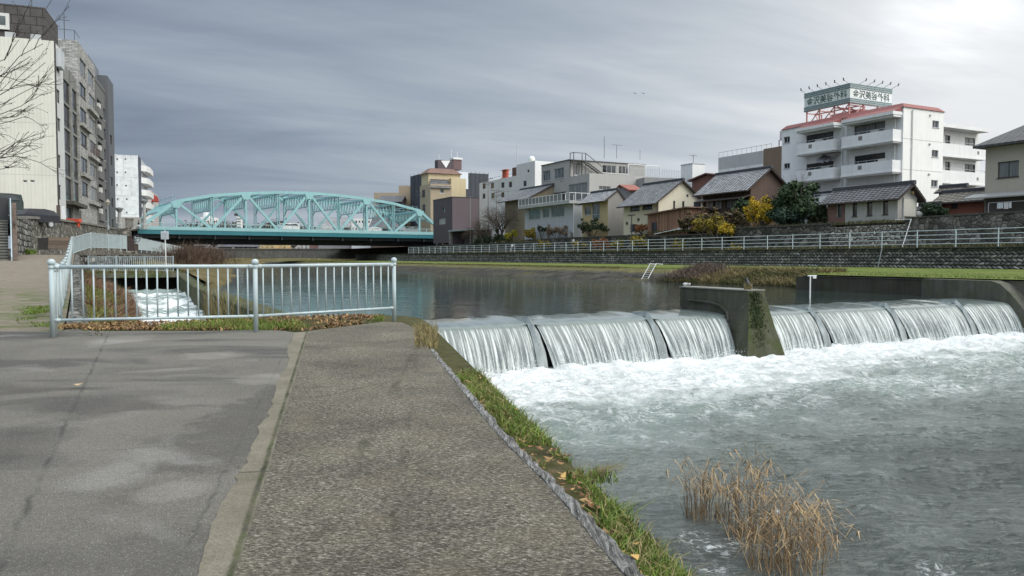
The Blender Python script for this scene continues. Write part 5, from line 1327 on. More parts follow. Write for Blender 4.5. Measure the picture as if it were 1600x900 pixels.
# stone tiled block
tile_m = m_bricks('pale_split_stone_tiles', (.50, .495, .475), (.27, .268, .26), (.15, .148, .14), 1.0, .62, .17, .02, 'both', .8)
navy = plain('navy_flank', (.045, .052, .075), .6, .1, .4)
B3 = left_block('stone_tiled_block', 'tall block clad in pale split stone tiles with staggered balconies', (121, 63), (148.5, 104), -.12); B3.D = 16
H3 = B3.h; L3 = B3.L; f3 = (H3 - 1.2) / 7.2
for i in range(6):
    z1 = H3 - 1.6 - i * f3
    if i == 0: 
        B3.rx.append(((L3 * .10, z1 - 1.9, L3 * .44, z1), dict(panes=3, frame='alu', glass='glass'))); B3.rx.append(((L3 * .54, z1 - 1.9, L3 * .93, z1), dict(panes=3, frame='alu', glass='glass_b')))
    else:
        B3.rx.append(((L3 * .06, z1 - 1.9 + (.3 if i % 2 else 0), L3 * .40, z1), dict(panes=2, frame='dkframe', glass='glass')))
        B3.rx.append(((L3 * .56, z1 - 1.9, L3 * .95, z1), dict(panes=4, frame='alu', glass=['glass', 'glass_b', 'curt_b'][i % 3])))
B3.body(tile_m, tile_m)
mb = MB(); fw_ = 3.0; mb.box((-fw_, -.05, 0), (-16.0, -.003, H3 - .02)); mb.build('flank_wall', navy, B3.root)
for i in range(1, 6):
    z1 = H3 - 1.6 - i * f3; mb = MB(); a, b = (L3 * .44, L3 * .99) if i % 2 else (.05, L3 * .52)
    mb.box((.003, a, z1 - f3 + .55), (.4, b, z1 - 1.95)); mb.build('balcony', tile_m, B3.root)
    if i == 3:
        mb = MB()
        for k in range(9): mb.box((.36, a + .1 + k * (b - a - .2) / 8.3, z1 - 1.95), (.40, a + .14 + k * (b - a - .2) / 8.3, z1 - .9))
        mb.box((.35, a + .1, z1 - .9), (.41, b - .1, z1 - .85)); mb.build('balcony_railing', M['rust'], B3.root)
mb = MB(); mb.box((-7.5, 1, H3), (-3.5, 6, H3 + 1.5)); mb.build('roof_housing', M['alu'], B3.root)
mb = MB()
for a, b in (((-2.8, .6), (-.4, .6)), ((-.4, .6), (-.4, 4)), ((-2.8, .6), (-2.8, 4))):
    mb.tube([(a[0], a[1], H3 + 1.3), (b[0], b[1], H3 + 1.3)], .03, 4); mb.tube([(a[0], a[1], H3), (a[0], a[1], H3 + 1.3)], .03, 4)
mb.tube([(-5, 2, H3 + 1.5), (-5, 2, H3 + 6.5)], .045, 5); mb.tube([(-2, 4, H3), (-2, 4, H3 + 4)], .04, 4); mb.tube([(-2.6, 4, H3 + 3.3), (-1.4, 4, H3 + 3.3)], .03, 4)
mb.build('antenna', M['dksteel'], B3.root)
# dark grey block and dark stair tower
B4 = left_block('grey_block', 'dark grey rendered block with recessed balconies', (148.7, 126), (167.5, 154), -.05); B4.D = 14
H4 = B4.h; L4 = B4.L; f4 = (H4 - 2.4) / 6.3
grey4 = plain('dark_grey_render', (.145, .145, .14), .8, .1, .4, .25)
for i in range(6):
    z1 = H4 - 2.0 - i * f4
    B4.rx.append(((L4 * .10, z1 - 2.0, L4 * .46, z1), dict(panes=2, frame='dkframe', glass='glass')))
    B4.rx.append(((L4 * .62, z1 - 2.0, L4 * .9, z1 - .3), dict(panes=2, frame='whframe', glass=['curt', 'glass', 'curt'][i % 3])))
B4.body(grey4, grey4, d=.5)
for i in range(6):
    z1 = H4 - 2.0 - i * f4; mb = MB(); mb.box((.003, L4 * .08, z1 - 2.2), (.2, L4 * .48, z1 - 1.2)); bq_ = mb.build('balcony', grey4, B4.root)
    mb = MB(); mb.box((-.3, L4 * .2, z1 - 1.19), (.15, L4 * .32, z1 - .5)); mb.build('air_conditioner', M['offwhite'], bq_)
B4.parapet(grey4, .5)
mb = MB(); mb.box((-4.5, 1.0, H4), (-.9, L4 - 1, H4 + 3.6)); mb.build('roof_housing', plain('blue_grey_cladding', (.14, .16, .18), .5), B4.root)
B5 = left_block('stair_tower', 'slim dark grey stair tower at the end of the street row', (167.7, 118), (176.8, 131), .35); B5.D = 3.4
H5 = B5.h
for i in range(5): B5.rx.append(((B5.L * .25, H5 - 9.5 - i * 3.1, B5.L * .6, H5 - 8.2 - i * 3.1), dict(panes=1, frame='dkframe', glass='glass', sill=False)))
B5.body(plain('slate_tower', (.10, .108, .12), .7, .1, .4, .15))
mb = MB(); mb.tube([(-3.2, .3, H5), (-3.2, .3, H5 + .9)], .05, 4); mb.tube([(-3.2, .3, H5 + .9), (-12, -4, H5 + 1.6)], .04, 4); mb.build('antenna', M['dksteel'], B5.root)
# street furniture in front of the row
def yb(px, py, Y): return at_Y(px, py, Y)
lp = at_Y(169, 359, 104)
sl_ = thing('street_lamp', 'tall blue grey street lamp with lantern head before the dark tower', 'lamp', lp); mb = MB(); hh = at_Y(168, 322, 104)[2] - lp[2]
mb.lathe([(.18, 0), (.18, .5), (.09, .6), (.07, hh)], (0, 0, 0), 8); mb.build('pole', plain('lamp_grey', (.30, .34, .36), .5), sl_)
mb = MB(); mb.lathe([(.10, 0), (.30, .45), (.34, .5), (.2, .75), (.03, .95)], (0, 0, hh), 8); mb.build('lantern', plain('lantern_glass', (.35, .33, .28), .3), sl_)
for px, py, pt, Y, lab in ((187, 357, 324, 124, 'stone coloured lamp pillar with flared head near the bridge end'), (226, 358, 312, 133, 'tall pale lamp column standing at the bridge abutment')):
    b_ = at_Y(px, py, Y); hh = at_Y(px, pt, Y)[2] - b_[2]; sl_ = thing('lamp_pillar', lab, 'lamp', b_); mb = MB()
    mb.lathe([(.5, 0), (.5, .8), (.3, .9), (.24, hh - .8)], (0, 0, 0), 10); mb.build('column', plain('lamp_stone', (.34, .35, .34), .7), sl_)
    mb = MB(); mb.lathe([(.26, hh - .8), (.6, hh - .25), (.62, hh - .1), (.2, hh)], (0, 0, 0), 10); mb.build('lamp_head', plain('lamp_head_grey', (.25, .27, .28), .5), sl_)
# car helper: lofted body, windows, wheels
def car(name, label, loc, rz, paint, kind='hatch', group=None, L=4.0, Wd=1.68, Hh=1.5):
    o = thing(name, label, 'car', loc, rz, group)
    if kind == 'van': pr_ = [(-.5, .35, .9), (-.5, .9, 1.0), (-.42, .98, .98)]; 
    prof = [(-.5, .28), (-.5, .55), (-.42, .62), (-.22, .68), (-.10, .98), (.22, 1.0), (.40, .92), (.49, .66), (.5, .30)] if kind == 'hatch' else [(-.5, .28), (-.5, .56), (-.47, .64), (-.36, .97), (.30, 1.0), (.48, .97), (.5, .6), (.5, .28)]
    mb = MB(); n = len(prof)
    def sect(x, k): return [(p[0] * L, (x if p[1] < .7 else x * .86), p[1] * Hh) for p in prof]
    A = sect(-Wd / 2, 0); Bq = sect(Wd / 2, 0)
    mb.add(A + Bq, [tuple(range(n)), tuple(range(2 * n - 1, n - 1, -1))] + [(i, (i + 1) % n, n + (i + 1) % n, n + i) for i in range(n)]); mb.build('body', paint, o)
    g = MB()
    for sgn_ in (-1, 1):
        y0, y1 = sgn_ * (Wd / 2 + .004), sgn_ * (Wd / 2 * .87 + .004)
        xs = (-.20, -.10, .20, .36) if kind == 'hatch' else (-.44, -.36, .30, .45)
        g.quad((xs[0] * L, y0 * .99, .70 * Hh), (xs[3] * L, y0 * .99, .70 * Hh), (xs[2] * L + .12, y1, .94 * Hh), (xs[1] * L + .04, y1, .94 * Hh))
    g.build('side_window', M['glass'], o)
    for sx in (-.31, .31):
        for sy in (-1, 1):
            wmb = MB(); wmb.tube([(sx * L, sy * (Wd / 2 - .17), .3), (sx * L, sy * (Wd / 2 + .01), .3)], .3, 14); w_ = wmb.build('wheel', M['dksteel'], o)
            rm = MB(); rm.tube([(sx * L, sy * (Wd / 2 + .012), .3), (sx * L, sy * (Wd / 2 + .02), .3)], .18, 12); rm.build('rim', M['alu'], w_)
    return o
car('parked_car', 'dark car parked behind the top of the stone wall', at_Y(44, 356, 60), radians(68), plain('charcoal_paint', (.03, .032, .04), .3), L=4.2)
car('parked_car', 'dark green car behind the top of the stairs', at_Y(-17, 336, 52), radians(60), plain('dark_green_paint', (.02, .035, .032), .3), 'van', L=3.6)
aw = thing('red_barrier', 'red orange barrier board lying before the office entrance', 'barrier', at_Y(112, 347, 80)); mb = MB(); mb.prism([(-.75, 0, .05), (.75, 0, .0), (.7, .0, .35), (-.65, .0, .40)], (0, .6, 0)); mb.box((-.6, .1, -.5), (-.5, .5, .05)); mb.box((.5, .1, -.5), (.6, .5, .0)); mb.build('board', plain('red_orange', (.50, .07, .03), .5), aw)
sb_ = thing('sign_board', 'brown and white standing sign boards at the cream block corner', 'sign', at_Y(94, 344, 77)); mb = MB(); mb.box((-.35, 0, 0), (.0, .08, 1.5)); mb.build('brown_board', plain('brown_board', (.10, .075, .06), .7), sb_); mb = MB(); mb.prism([(.05, .1, 0), (.5, .1, 0), (.35, .1, 1.4), (.05, .1, 1.45)], (0, .06, 0)); mb.build('white_board', M['white'], sb_)
# white block on the far side of the bridge road, pink block beyond
B6 = Bld('white_block', 'white windowless apartment block with stacked rounded balconies by the bridge', 'building', TL, inv2(TL, *at_Y(216, 300, 150)[:2])[0], (215.5, 243), (229, 252), (177, 241), 6.0, -1)
B6.body(plain('white_panel_dark', (.38, .40, .42), .6, .08, .4), m_bricks('white_panels', (.70, .72, .715), (.66, .68, .68), (.40, .42, .43), 1.0, 2.6, 3.6, .03, 'xz', .2)); H6 = B6.h; L6 = B6.L
for i in range(5):
    z = H6 - 2.4 - i * 2.45; mb = MB(); pts_ = [(.003, L6 * .30), (.9, L6 * .36), (1.35, L6 * .5), (1.35, L6 * .95), (.003, L6)]
    mb.prism([(a, b, z) for a, b in pts_], (0, 0, 1.15)); mb.build('balcony', M['white'], B6.root)
mb = MB(); mb.box((.003, .05, 0), (.06, L6 * .28, H6)); mb.build('dark_strip', navy, B6.root)
mb = MB(); zt = at_y(TL, 200, 340, B6.y0)[1] - 6.0; mb.box((-B6.D - .3, -2.0, 0), (.5, -.003, zt)); mb.build('ground_storey', plain('grey_beige_render', (.33, .32, .29), .8, .1), B6.root)
mb = MB()
for px, py in ((183, 248.5), (196, 248.5), (183, 269), (196, 269), (183, 289), (197, 290), (184, 311), (198, 311), (198, 332)):
    p = B6.Yp(px, py); mb.box((-p[0] - .13, -.05, p[1] - .13), (-p[0] + .13, -.002, p[1] + .13))
mb.build('wall_vent', M['dksteel'], B6.root)
mb = MB(); mb.tube([(-9, 2, H6), (-8.6, 2, H6 + .8), (-5, 2, H6 + .7), (-3.6, 2, H6)], .07, 5); mb.build('roof_pipe', M['alu'], B6.root)
B7 = Bld('pink_block', 'small pale pink block with red awning behind the white apartments', 'building', TL, inv2(TL, *at_Y(238, 320, 205)[:2])[0], (236, 297), (248, 302), (222, 296), 5.0, -1)
for (xa, ya, xb, yb_) in ((230, 301, 235, 308), (230, 318, 235, 325), (231, 335, 235.5, 342)): B7.wy((xa, ya), (xb, yb_), panes=1, frame='dkframe', glass='glass')
B7.body(plain('pale_pink_render', (.48, .43, .42), .8, .08, .3, .2)); mb = MB(); p = B7.X(242, 313); mb.prism([(.003, .5, p[1] - 1), (1.6, .5, p[1] - 1), (1.4, .5, p[1] + .3), (.003, .5, p[1] + 1)], (0, 3.5, 0)); mb.build('awning', plain('red_awning', (.36, .05, .04), .7), B7.root)
# person with a white bicycle by the bridge end
def person(name, label, loc, rz, top, legs, hh=1.65):
    o = thing(name, label, 'person', loc, rz); k = hh / 1.7
    sk = [((0, 0, .95), .13), ((0, 0, 1.15), .13), ((0, 0, 1.38), .15), ((0, 0, 1.48), .06), ((0, .02, 1.62), .095), ((.1, 0, .9), .09), ((.1, .05, .5), .065), ((.1, -.02, .08), .045), ((.1, .12, .04), .04), ((-.1, 0, .9), .09), ((-.1, .1, .5), .065), ((-.1, .0, .08), .045), ((-.1, .16, .04), .04), ((.2, 0, 1.38), .06), ((.26, .05, 1.1), .045), ((.2, .3, .98), .035), ((-.2, 0, 1.38), .06), ((-.26, .05, 1.1), .045), ((-.2, .3, .98), .035)]
    ed = [(0, 1), (1, 2), (2, 3), (3, 4), (0, 5), (5, 6), (6, 7), (7, 8), (0, 9), (9, 10), (10, 11), (11, 12), (2, 13), (13, 14), (14, 15), (2, 16), (16, 17), (17, 18)]
    me = bpy.data.meshes.new('person_body'); me.from_pydata([Vector(p) * k for p, r in sk], ed, []); b = bpy.data.objects.new('body', me); COL.objects.link(b)
    m = b.modifiers.new('skin', 'SKIN')
    for i, (p, r) in enumerate(sk): me.skin_vertices[0].data[i].radius = (r * k, r * k)
    me.skin_vertices[0].data[0].use_root = True; b.modifiers.new('sub', 'SUBSURF').levels = 1
    dg = bpy.context.evaluated_depsgraph_get(); m2 = bpy.data.meshes.new_from_object(b.evaluated_get(dg)); bpy.data.objects.remove(b)
    m2.materials.clear(); m2.materials.append(legs); m2.materials.append(top); m2.materials.append(plain('skin_tone', (.36, .22, .16), .6))
    for p in m2.polygons:
        z = p.center.z / k; y_ = p.center.y / k; p.material_index = 2 if z > 1.47 or (y_ > .24 and z > .8) else 1 if z > .9 else 0
    b = bpy.data.objects.new('body', m2); COL.objects.link(b); b.parent = o
    hr = MB(); hr.ball((0, 0 * k, 1.66 * k), .105 * k, 10); hr.build('hair', M['dksteel'], o, True)
    return o
pl_ = Vector(at_Y(217, 360, 131)); person('person', 'person in dark clothes pushing a white bicycle near the bridge end', pl_, radians(90), plain('black_coat', (.015, .015, .018), .8), plain('dark_trousers', (.02, .02, .024), .8))
bk = thing('bicycle', 'white bicycle held beside the person in dark clothes', 'bicycle', pl_ + Vector((-.45, -.3, 0)), 0); 
for sx in (-.52, .52):
    mb = MB(); mb.tube([(sx + .33 * cos(2 * pi * i / 16), 0, .34 + .33 * sin(2 * pi * i / 16)) for i in range(17)], .03, 5); mb.build('wheel', M['dksteel'], bk)
mb = MB(); P_ = lambda *a: [Vector(q) for q in a]
for a, b in (((-.52, 0, .34), (-.12, 0, .30)), ((-.12, 0, .3), (-.2, 0, .85)), ((-.52, 0, .34), (-.18, 0, .75)), ((-.12, 0, .3), (.35, 0, .82)), ((-.18, 0, .72), (.35, 0, .8)), ((.35, 0, .95), (.52, 0, .34))): mb.tube([a, b], .03, 5)
mb.build('frame', M['white'], bk); mb = MB(); mb.tube([(.3, -.25, .98), (.36, 0, .98), (.3, .25, .98)], .02, 5); mb.build('handlebar', M['alu'], bk); mb = MB(); mb.box((-.32, -.07, .85), (-.08, .07, .9)); mb.build('saddle', M['dksteel'], bk)
mb = MB(); mb.box((.42, -.16, .68), (.74, .16, .95)); mb.build('basket', M['whframe'], bk)
# ================================================================== truss bridge
TB = math.atan2(35.6, 50.9); ZB = 6.27; PN = 6.21
br0 = Vector((at_Y(276, 360, 140)[0], 140, ZB))
br = thing('truss_bridge', 'pale teal steel truss bridge with curved top chord crossing the river', 'bridge', br0, TB)
HTp = [5.15, 6.45, 7.15, 7.62, 7.8, 7.62, 7.15, 6.45, 5.15]
WB = 15.0
def bpart(mb, name, mat=None, parent=None): return mb.build(name, mat or M['bridge'], parent or br)
for yi, y in enumerate((0.0, WB)):
    xs = [k * PN for k in range(9)]
    for k in range(8):
        mb = MB(); mb.bar((xs[k], y, HTp[k]), (xs[k + 1], y, HTp[k + 1]), .52, .55); bpart(mb, 'top_chord')
    for xe, xk, h in ((-PN, 0, HTp[0]), (9 * PN, 8 * PN, HTp[8])):
        mb = MB(); mb.bar((xe, y, .2), (xk, y, h + .05), .5, .55); bpart(mb, 'end_post')
    mb = MB(); mb.box((-PN, y - .3, -.2), (9 * PN, y + .3, .55)); bpart(mb, 'bottom_chord')
    for k in range(9):
        mb = MB(); h = HTp[k] - .3; x = xs[k]
        if k % 2 == 0: mb.bar((x, y, .5), (x, y, h), .34, .38)
        else:
            mb.bar((x - .2, y, .5), (x - .2, y, h), .11, .4); mb.bar((x + .2, y, .5), (x + .2, y, h), .11, .4)
            n = int(h / .55)
            for i in range(n): mb.bar((x - .15, y - .21, .6 + i * .55), (x + .15, y - .21, .6 + (i + 1 - .1) * .55), .05, .02)
        bpart(mb, 'vertical')
        if k % 2 == 0:
            for s_ in (-1, 1):
                if 0 <= k + s_ <= 8 or True:
                    xb = (k + s_) * PN
                    if -1 < k + s_ < 9:
                        mb = MB(); mb.bar((x + s_ * .25, y, h), (xb - s_ * .25, y, .45), .36, .42); bpart(mb, 'diagonal')
            g = MB(); g.prism([(x - 1.0, y - .345, h + .25), (x + 1.0, y - .345, h + .25), (x + .5, y - .345, h - .9), (x - .5, y - .345, h - .9)], (0, .02, 0)); bpart(g, 'gusset_plate')
# cross frames between the two trusses
for k in range(9):
    x = k * PN; h = HTp[k] - .35; mb = MB(); dz = min(2.35, h - 3.1)
    mb.bar((x, .35, h + .1), (x, WB - .35, h + .1), .35, .35)
    mb.bar((x, 1.6, h - dz), (x, WB - 1.6, h - dz), .16, .2)
    mb.bar((x, .3, h - dz - 1.0), (x, 1.6, h - dz), .16, .18); mb.bar((x, WB - .3, h - dz - 1.0), (x, WB - 1.6, h - dz), .16, .18)
    n = 9
    for i in range(n):
        a = .4 + (WB - .8) * i / n; b = .4 + (WB - .8) * (i + .5) / n; c = .4 + (WB - .8) * (i + 1) / n
        mb.bar((x, a, h), (x, b, h - dz), .15, .15); mb.bar((x, b, h - dz), (x, c, h), .15, .15)
    bpart(mb, 'cross_frame')
    if k < 8:
        mb = MB(); h2 = HTp[k + 1] - .25; n = 2
        mb.bar((x, .3, h + .1), (x + PN, WB - .3, h2), .2, .16); mb.bar((x, WB - .3, h + .1), (x + PN, .3, h2), .2, .16)
        mb.bar((x + PN / 2, .3, (h + h2) / 2 + .15), (x + PN / 2, WB - .3, (h + h2) / 2 + .15), .18, .18)
        bpart(mb, 'top_lateral')
# portals on the sloping end posts
for xe, xk in ((-PN, 0), (9 * PN, 8 * PN)):
    mb = MB(); h = HTp[0]
    P = lambda f, y: Vector((lerp(xe, xk, f), y, lerp(.2, h, f)))
    mb.bar(P(.98, .3), P(.98, WB - .3), .3, .3); mb.bar(P(.62, .3), P(.62, WB - .3), .22, .22)
    n = 12
    for i in range(n):
        a = .4 + (WB - .8) * i / n; c = .4 + (WB - .8) * (i + 1) / n; m_ = (a + c) / 2
        mb.bar(P(.62, a), P(.98, m_), .1, .1); mb.bar(P(.98, m_), P(.62, c), .1, .1); mb.bar(P(.62, m_), P(.98, a), .08, .08)
    mb.bar(P(.42, .3), P(.62, 1.8), .2, .2); mb.bar(P(.42, WB - .3), P(.62, WB - 1.8), .2, .2)
    bpart(mb, 'portal_frame')
    mb = MB()
    for i in range(7):
        y = 1.0 + i * (WB - 2) / 6; mb.bar(P(1.0, y) + Vector((0, 0, .3)), P(1.0, y) + Vector((0, 0, 1.0 + .3 * (i % 2))), .06, .06)
    mb.bar(P(1.0, .8) + Vector((0, 0, 1.0)), P(1.0, WB - .8) + Vector((0, 0, 1.0)), .06, .06); bpart(mb, 'finial_row')
x0, x1 = -PN - .6, 9 * PN + .6
mb = MB(); mb.box((x0, -2.2, -.28), (x1, WB + 2.2, -.02)); bpart(mb, 'deck', M['asphalt'])
for y in (-2.45, WB + 2.2):
    mb = MB(); mb.box((x0, y, -.92), (x1, y + .24, -.16)); bpart(mb, 'fascia', M['bridge_dk'])
    mb = MB(); mb.box((x0, y - .05, -.155), (x1, y + .35, .06)); bpart(mb, 'kerb_band', M['bridge'])
    rl = MB(); nbay = 30
    for i in range(nbay + 1):
        x = lerp(x0, x1, i / nbay); rl.bar((x, y + .1, .06), (x, y + .1, 1.12), .09, .09)
    for z in (1.12, .22): rl.bar((x0, y + .1, z), (x1, y + .1, z), .08, .08)
    for i in range(nbay * 7):
        x = lerp(x0, x1, (i + .5) / (nbay * 7)); rl.bar((x, y + .1, .22), (x, y + .1, 1.1), .022, .022)
    bpart(rl, 'railing', plain('pale_teal_rail', (.34, .48, .49), .5, .08))
for y in (-1.3, 2.5, 6, 9.5, 13, WB + 1.3):
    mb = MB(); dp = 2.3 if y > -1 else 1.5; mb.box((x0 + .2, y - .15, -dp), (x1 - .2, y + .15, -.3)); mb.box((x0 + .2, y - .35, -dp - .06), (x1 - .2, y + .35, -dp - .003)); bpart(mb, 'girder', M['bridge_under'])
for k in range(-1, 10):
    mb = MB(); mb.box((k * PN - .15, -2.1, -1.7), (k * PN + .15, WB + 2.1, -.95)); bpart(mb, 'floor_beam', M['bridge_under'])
for sx, xx, nm in ((-1, -PN - .9, 'west'), (1, 9 * PN + .9, 'east')):
    a_ = thing('bridge_abutment', 'stone abutment carrying the near left end of the teal bridge' if sx < 0 else 'stone abutment carrying the far right end of the teal bridge', 'abutment', br0 + Vector((cos(TB) * xx, sin(TB) * xx, 0)), TB)
    mb = MB(); mb.box((0, -3.4, -8.5), (sx * 7, WB + 4, -2.45)); mb.box((sx * .8, -3.0, -2.445), (sx * 7, WB + 3, -.05)); mb.build('abutment_wall', M['bigstone'], a_)
    mb = MB(); mb.box((sx * .9, -2.6, -.045), (sx * 30, WB + 3, .0)); mb.build('approach_slab', M['asphalt'], a_)
    mb = MB(); mb.box((sx * .5, -3.1, -.04), (sx * 1.6, -2.2, 1.5)); mb.box((sx * .4, -3.2, 1.503), (sx * 1.7, -2.1, 1.72)); mb.build('end_pillar', M['conc'], a_)
def on_bridge(x, y, z=0.0): 
    X, Y = rot2(TB, x, y); return (br0.x + X, br0.y + Y, ZB + z)
def bx_of(px, y):  # bridge-local x seen at pixel column px on line local y
    r = ray(px, 360); a, b = inv2(TB, r.x, r.y); o = inv2(TB, -br0.x, -br0.y); k = (y - o[1]) / b; return o[0] + a * k
wpnt = plain('white_car_paint', (.72, .73, .73), .3, .03); spnt = plain('silver_car_paint', (.42, .44, .45), .3, .05)
car('car', 'white van crossing the bridge left of its middle panel', on_bridge(bx_of(450, 4), 4), TB, wpnt, 'van', 'cars on the bridge', 4.4, 1.7, 1.9)
car('car', 'white hatchback crossing the right half of the bridge', on_bridge(bx_of(581, 4), 4), TB, wpnt, 'hatch', 'cars on the bridge')
car('car', 'silver car between the centre panels of the bridge', on_bridge(bx_of(505, 8), 8), TB, spnt, 'hatch', 'cars on the bridge')
car('car', 'silver van near the right portal of the bridge', on_bridge(bx_of(641, 4), 4), TB, spnt, 'van', 'cars on the bridge', 4.2, 1.7, 1.8)

# ================================================================== background beyond the bridge
def simple_block(name, label, cat, pxa, pxb, pyt, Y, zb, D, mat, th=0.0, wins=None, roof=None, group=None, roofmat=None):
    a = at_Y(pxa, pyt, Y); b = at_Y(pxb, pyt, Y); zt = a[2]; W_ = b[0] - a[0]
    o = thing(name, label, cat, (a[0], Y, zb), th, group); mb = MB(); rects = []
    if wins:
        nx, nz, fw_, fh_ = wins; H_ = zt - zb
        for i in range(nx):
            for j in range(nz):
                cx_ = W_ * (i + .5) / nx; cz_ = H_ - (H_ - .6) * (j + .5) / nz
                rects.append((cx_ - W_ / nx * fw_ / 2, cz_ - H_ / nz * fh_ / 2, cx_ + W_ / nx * fw_ / 2, cz_ + H_ / nz * fh_ / 2))
    rects = facade(mb, (0, 0, 0), (1, 0, 0), (0, -1, 0), W_, 0, zt - zb, rects, .15)
    H_ = zt - zb; mb.quad((0, 0, 0), (0, D, 0), (0, D, H_), (0, 0, H_)); mb.quad((W_, 0, 0), (W_, D, 0), (W_, D, H_), (W_, 0, H_)); mb.quad((0, D, 0), (W_, D, 0), (W_, D, H_), (0, D, H_)); mb.quad((0, 0, H_), (W_, 0, H_), (W_, D, H_), (0, D, H_))
    if roof: mb.add([(0, 0, H_), (0, D, H_), (0, D / 2, H_ + roof), (W_, 0, H_), (W_, D, H_), (W_, D / 2, H_ + roof)], [(0, 1, 2), (3, 4, 5)])
    mb.build('wall', mat, o)
    for r in rects: window(o, (0, 0, 0), (1, 0, 0), (0, -1, 0), r, .15, 1 if r[2] - r[0] < 1.2 else 2, random.choice(['alu', 'dkframe', 'whframe']), sill=False)
    if roof:
        mb = MB(); mb.prism([(-.4, -.5, H_ - .1), (-.4, D / 2, H_ + roof + .1), (-.4, D / 2, H_ + roof + .25), (-.4, -.6, H_ + .08)], (W_ + .8, 0, 0)); mb.prism([(-.4, D + .5, H_ - .1), (-.4, D / 2 + .002, H_ + roof + .1), (-.4, D / 2 + .002, H_ + roof + .25), (-.4, D + .6, H_ + .08)], (W_ + .8, 0, 0))
        mb.build('roof', roofmat or M['kawara_dk'], o)
    return o
RZ = 3.5
bgm = [plain('far_beige', (.33, .28, .21), .85, .1), plain('far_grey', (.26, .26, .26), .85, .12), plain('far_cream', (.52, .46, .33), .85, .08), plain('far_pale', (.48, .48, .47), .85, .1), plain('far_rose', (.33, .19, .16), .85, .1), plain('far_yellow', (.50, .38, .19), .85, .08)]
bgh = 'houses seen under the bridge deck'
for (a, b, t_, Y, m_, wn_, rf, lab) in (
    (303, 318, 385, 250, 1, (3, 1, .5, .4), 1.2, 'grey house far under the left end of the bridge'),
    (319, 337, 384, 262, 3, (3, 2, .5, .4), 0, 'pale flat roofed house with dark windows under the bridge left part'),
    (340, 362, 386, 256, 1, (4, 1, .5, .4), 1.6, 'low grey house with dark gable roof seen below the bridge'),
    (366, 402, 386, 248, 1, (5, 1, .4, .4), 1.8, 'long dark roofed house seen below the middle of the bridge'),
    (406, 429, 383, 245, 5, (3, 2, .35, .35), 0, 'yellow two storey house seen below the bridge'),
    (436, 447, 383, 250, 5, (2, 2, .4, .35), 0, 'narrow yellow house right of the larger yellow house'),
    (449, 462, 384, 256, 3, (2, 1, .5, .4), 1.2, 'pale narrow house below the bridge centre'),
    (468, 482, 383, 258, 3, (2, 2, .5, .4), 0, 'pale grey house left of the rose coloured one'),
    (483, 501, 381, 246, 4, None, 0, 'rose brown windowless block seen below the bridge'),
    (503, 521, 384, 252, 2, (3, 1, .5, .4), 1.2, 'cream house right of the rose coloured block'),
    (522, 538, 381, 250, 3, (3, 2, .5, .4), 0, 'white house below the right part of the bridge')):
    simple_block('house', lab, 'house', a, b, t_, Y, RZ, 9, bgm[m_], 0, wn_, rf or None, bgh)
# behind the truss
simple_block('white_tower', 'distant white building with raised tower seen through the truss', 'building', 313, 326, 339, 420, RZ, 14, M['white'], 0, None)
simple_block('white_tower', 'slender white tower block top above the trees seen through the truss', 'building', 317.5, 322, 331.5, 428, RZ, 8, M['white'], 0, None)
sgt = simple_block('striped_tower', 'narrow white tower sign with dark bands seen through the truss', 'tower', 369.5, 376, 338, 300, RZ, 2, M['white'])
mb = MB(); H_ = at_Y(370, 338, 300)[2] - RZ
for i in range(5): mb.box((-.05, -.06, H_ - 1.2 - i * 1.05), (1.68, -.01, H_ - .85 - i * 1.05))
mb.box((-.8, -.2, H_ + .2), (1.2, .5, H_ + 1.1)); mb.build('dark_band', M['dksteel'], sgt)
simple_block('white_hall', 'white flat roofed building behind the right half of the truss', 'building', 549, 579, 341, 215, RZ, 12, M['white'], 0, (6, 4, .5, .3))
simple_block('dark_hall', 'dark tiled roof house behind the right end of the truss', 'house', 579, 625, 356, 205, RZ, 12, plain('dark_timber_far', (.08, .06, .05), .8), 0, (5, 1, .5, .5), 3.0)
simple_block('grey_house', 'grey house with light roof behind the middle of the truss', 'house', 497, 545, 356, 235, RZ, 12, bgm[1], 0, (5, 1, .4, .4), 3.2, None, M['kawara'])
simple_block('beige_block', 'beige flat block behind the right end of the bridge', 'building', 584, 625, 301, 260, RZ, 14, bgm[0], 0, (4, 3, .4, .35))
simple_block('tall_beige_block', 'taller tan block with antenna behind the right end of the bridge', 'building', 623, 645, 290, 235, RZ, 12, plain('tan_far', (.36, .285, .20), .85, .08), 0, None)
simple_block('dark_gable_house', 'dark gabled roof rising just above the right top chord', 'house', 592, 626, 316, 225, RZ, 14, plain('dark_timber_far2', (.06, .055, .055), .8), 0, None, 2.2)
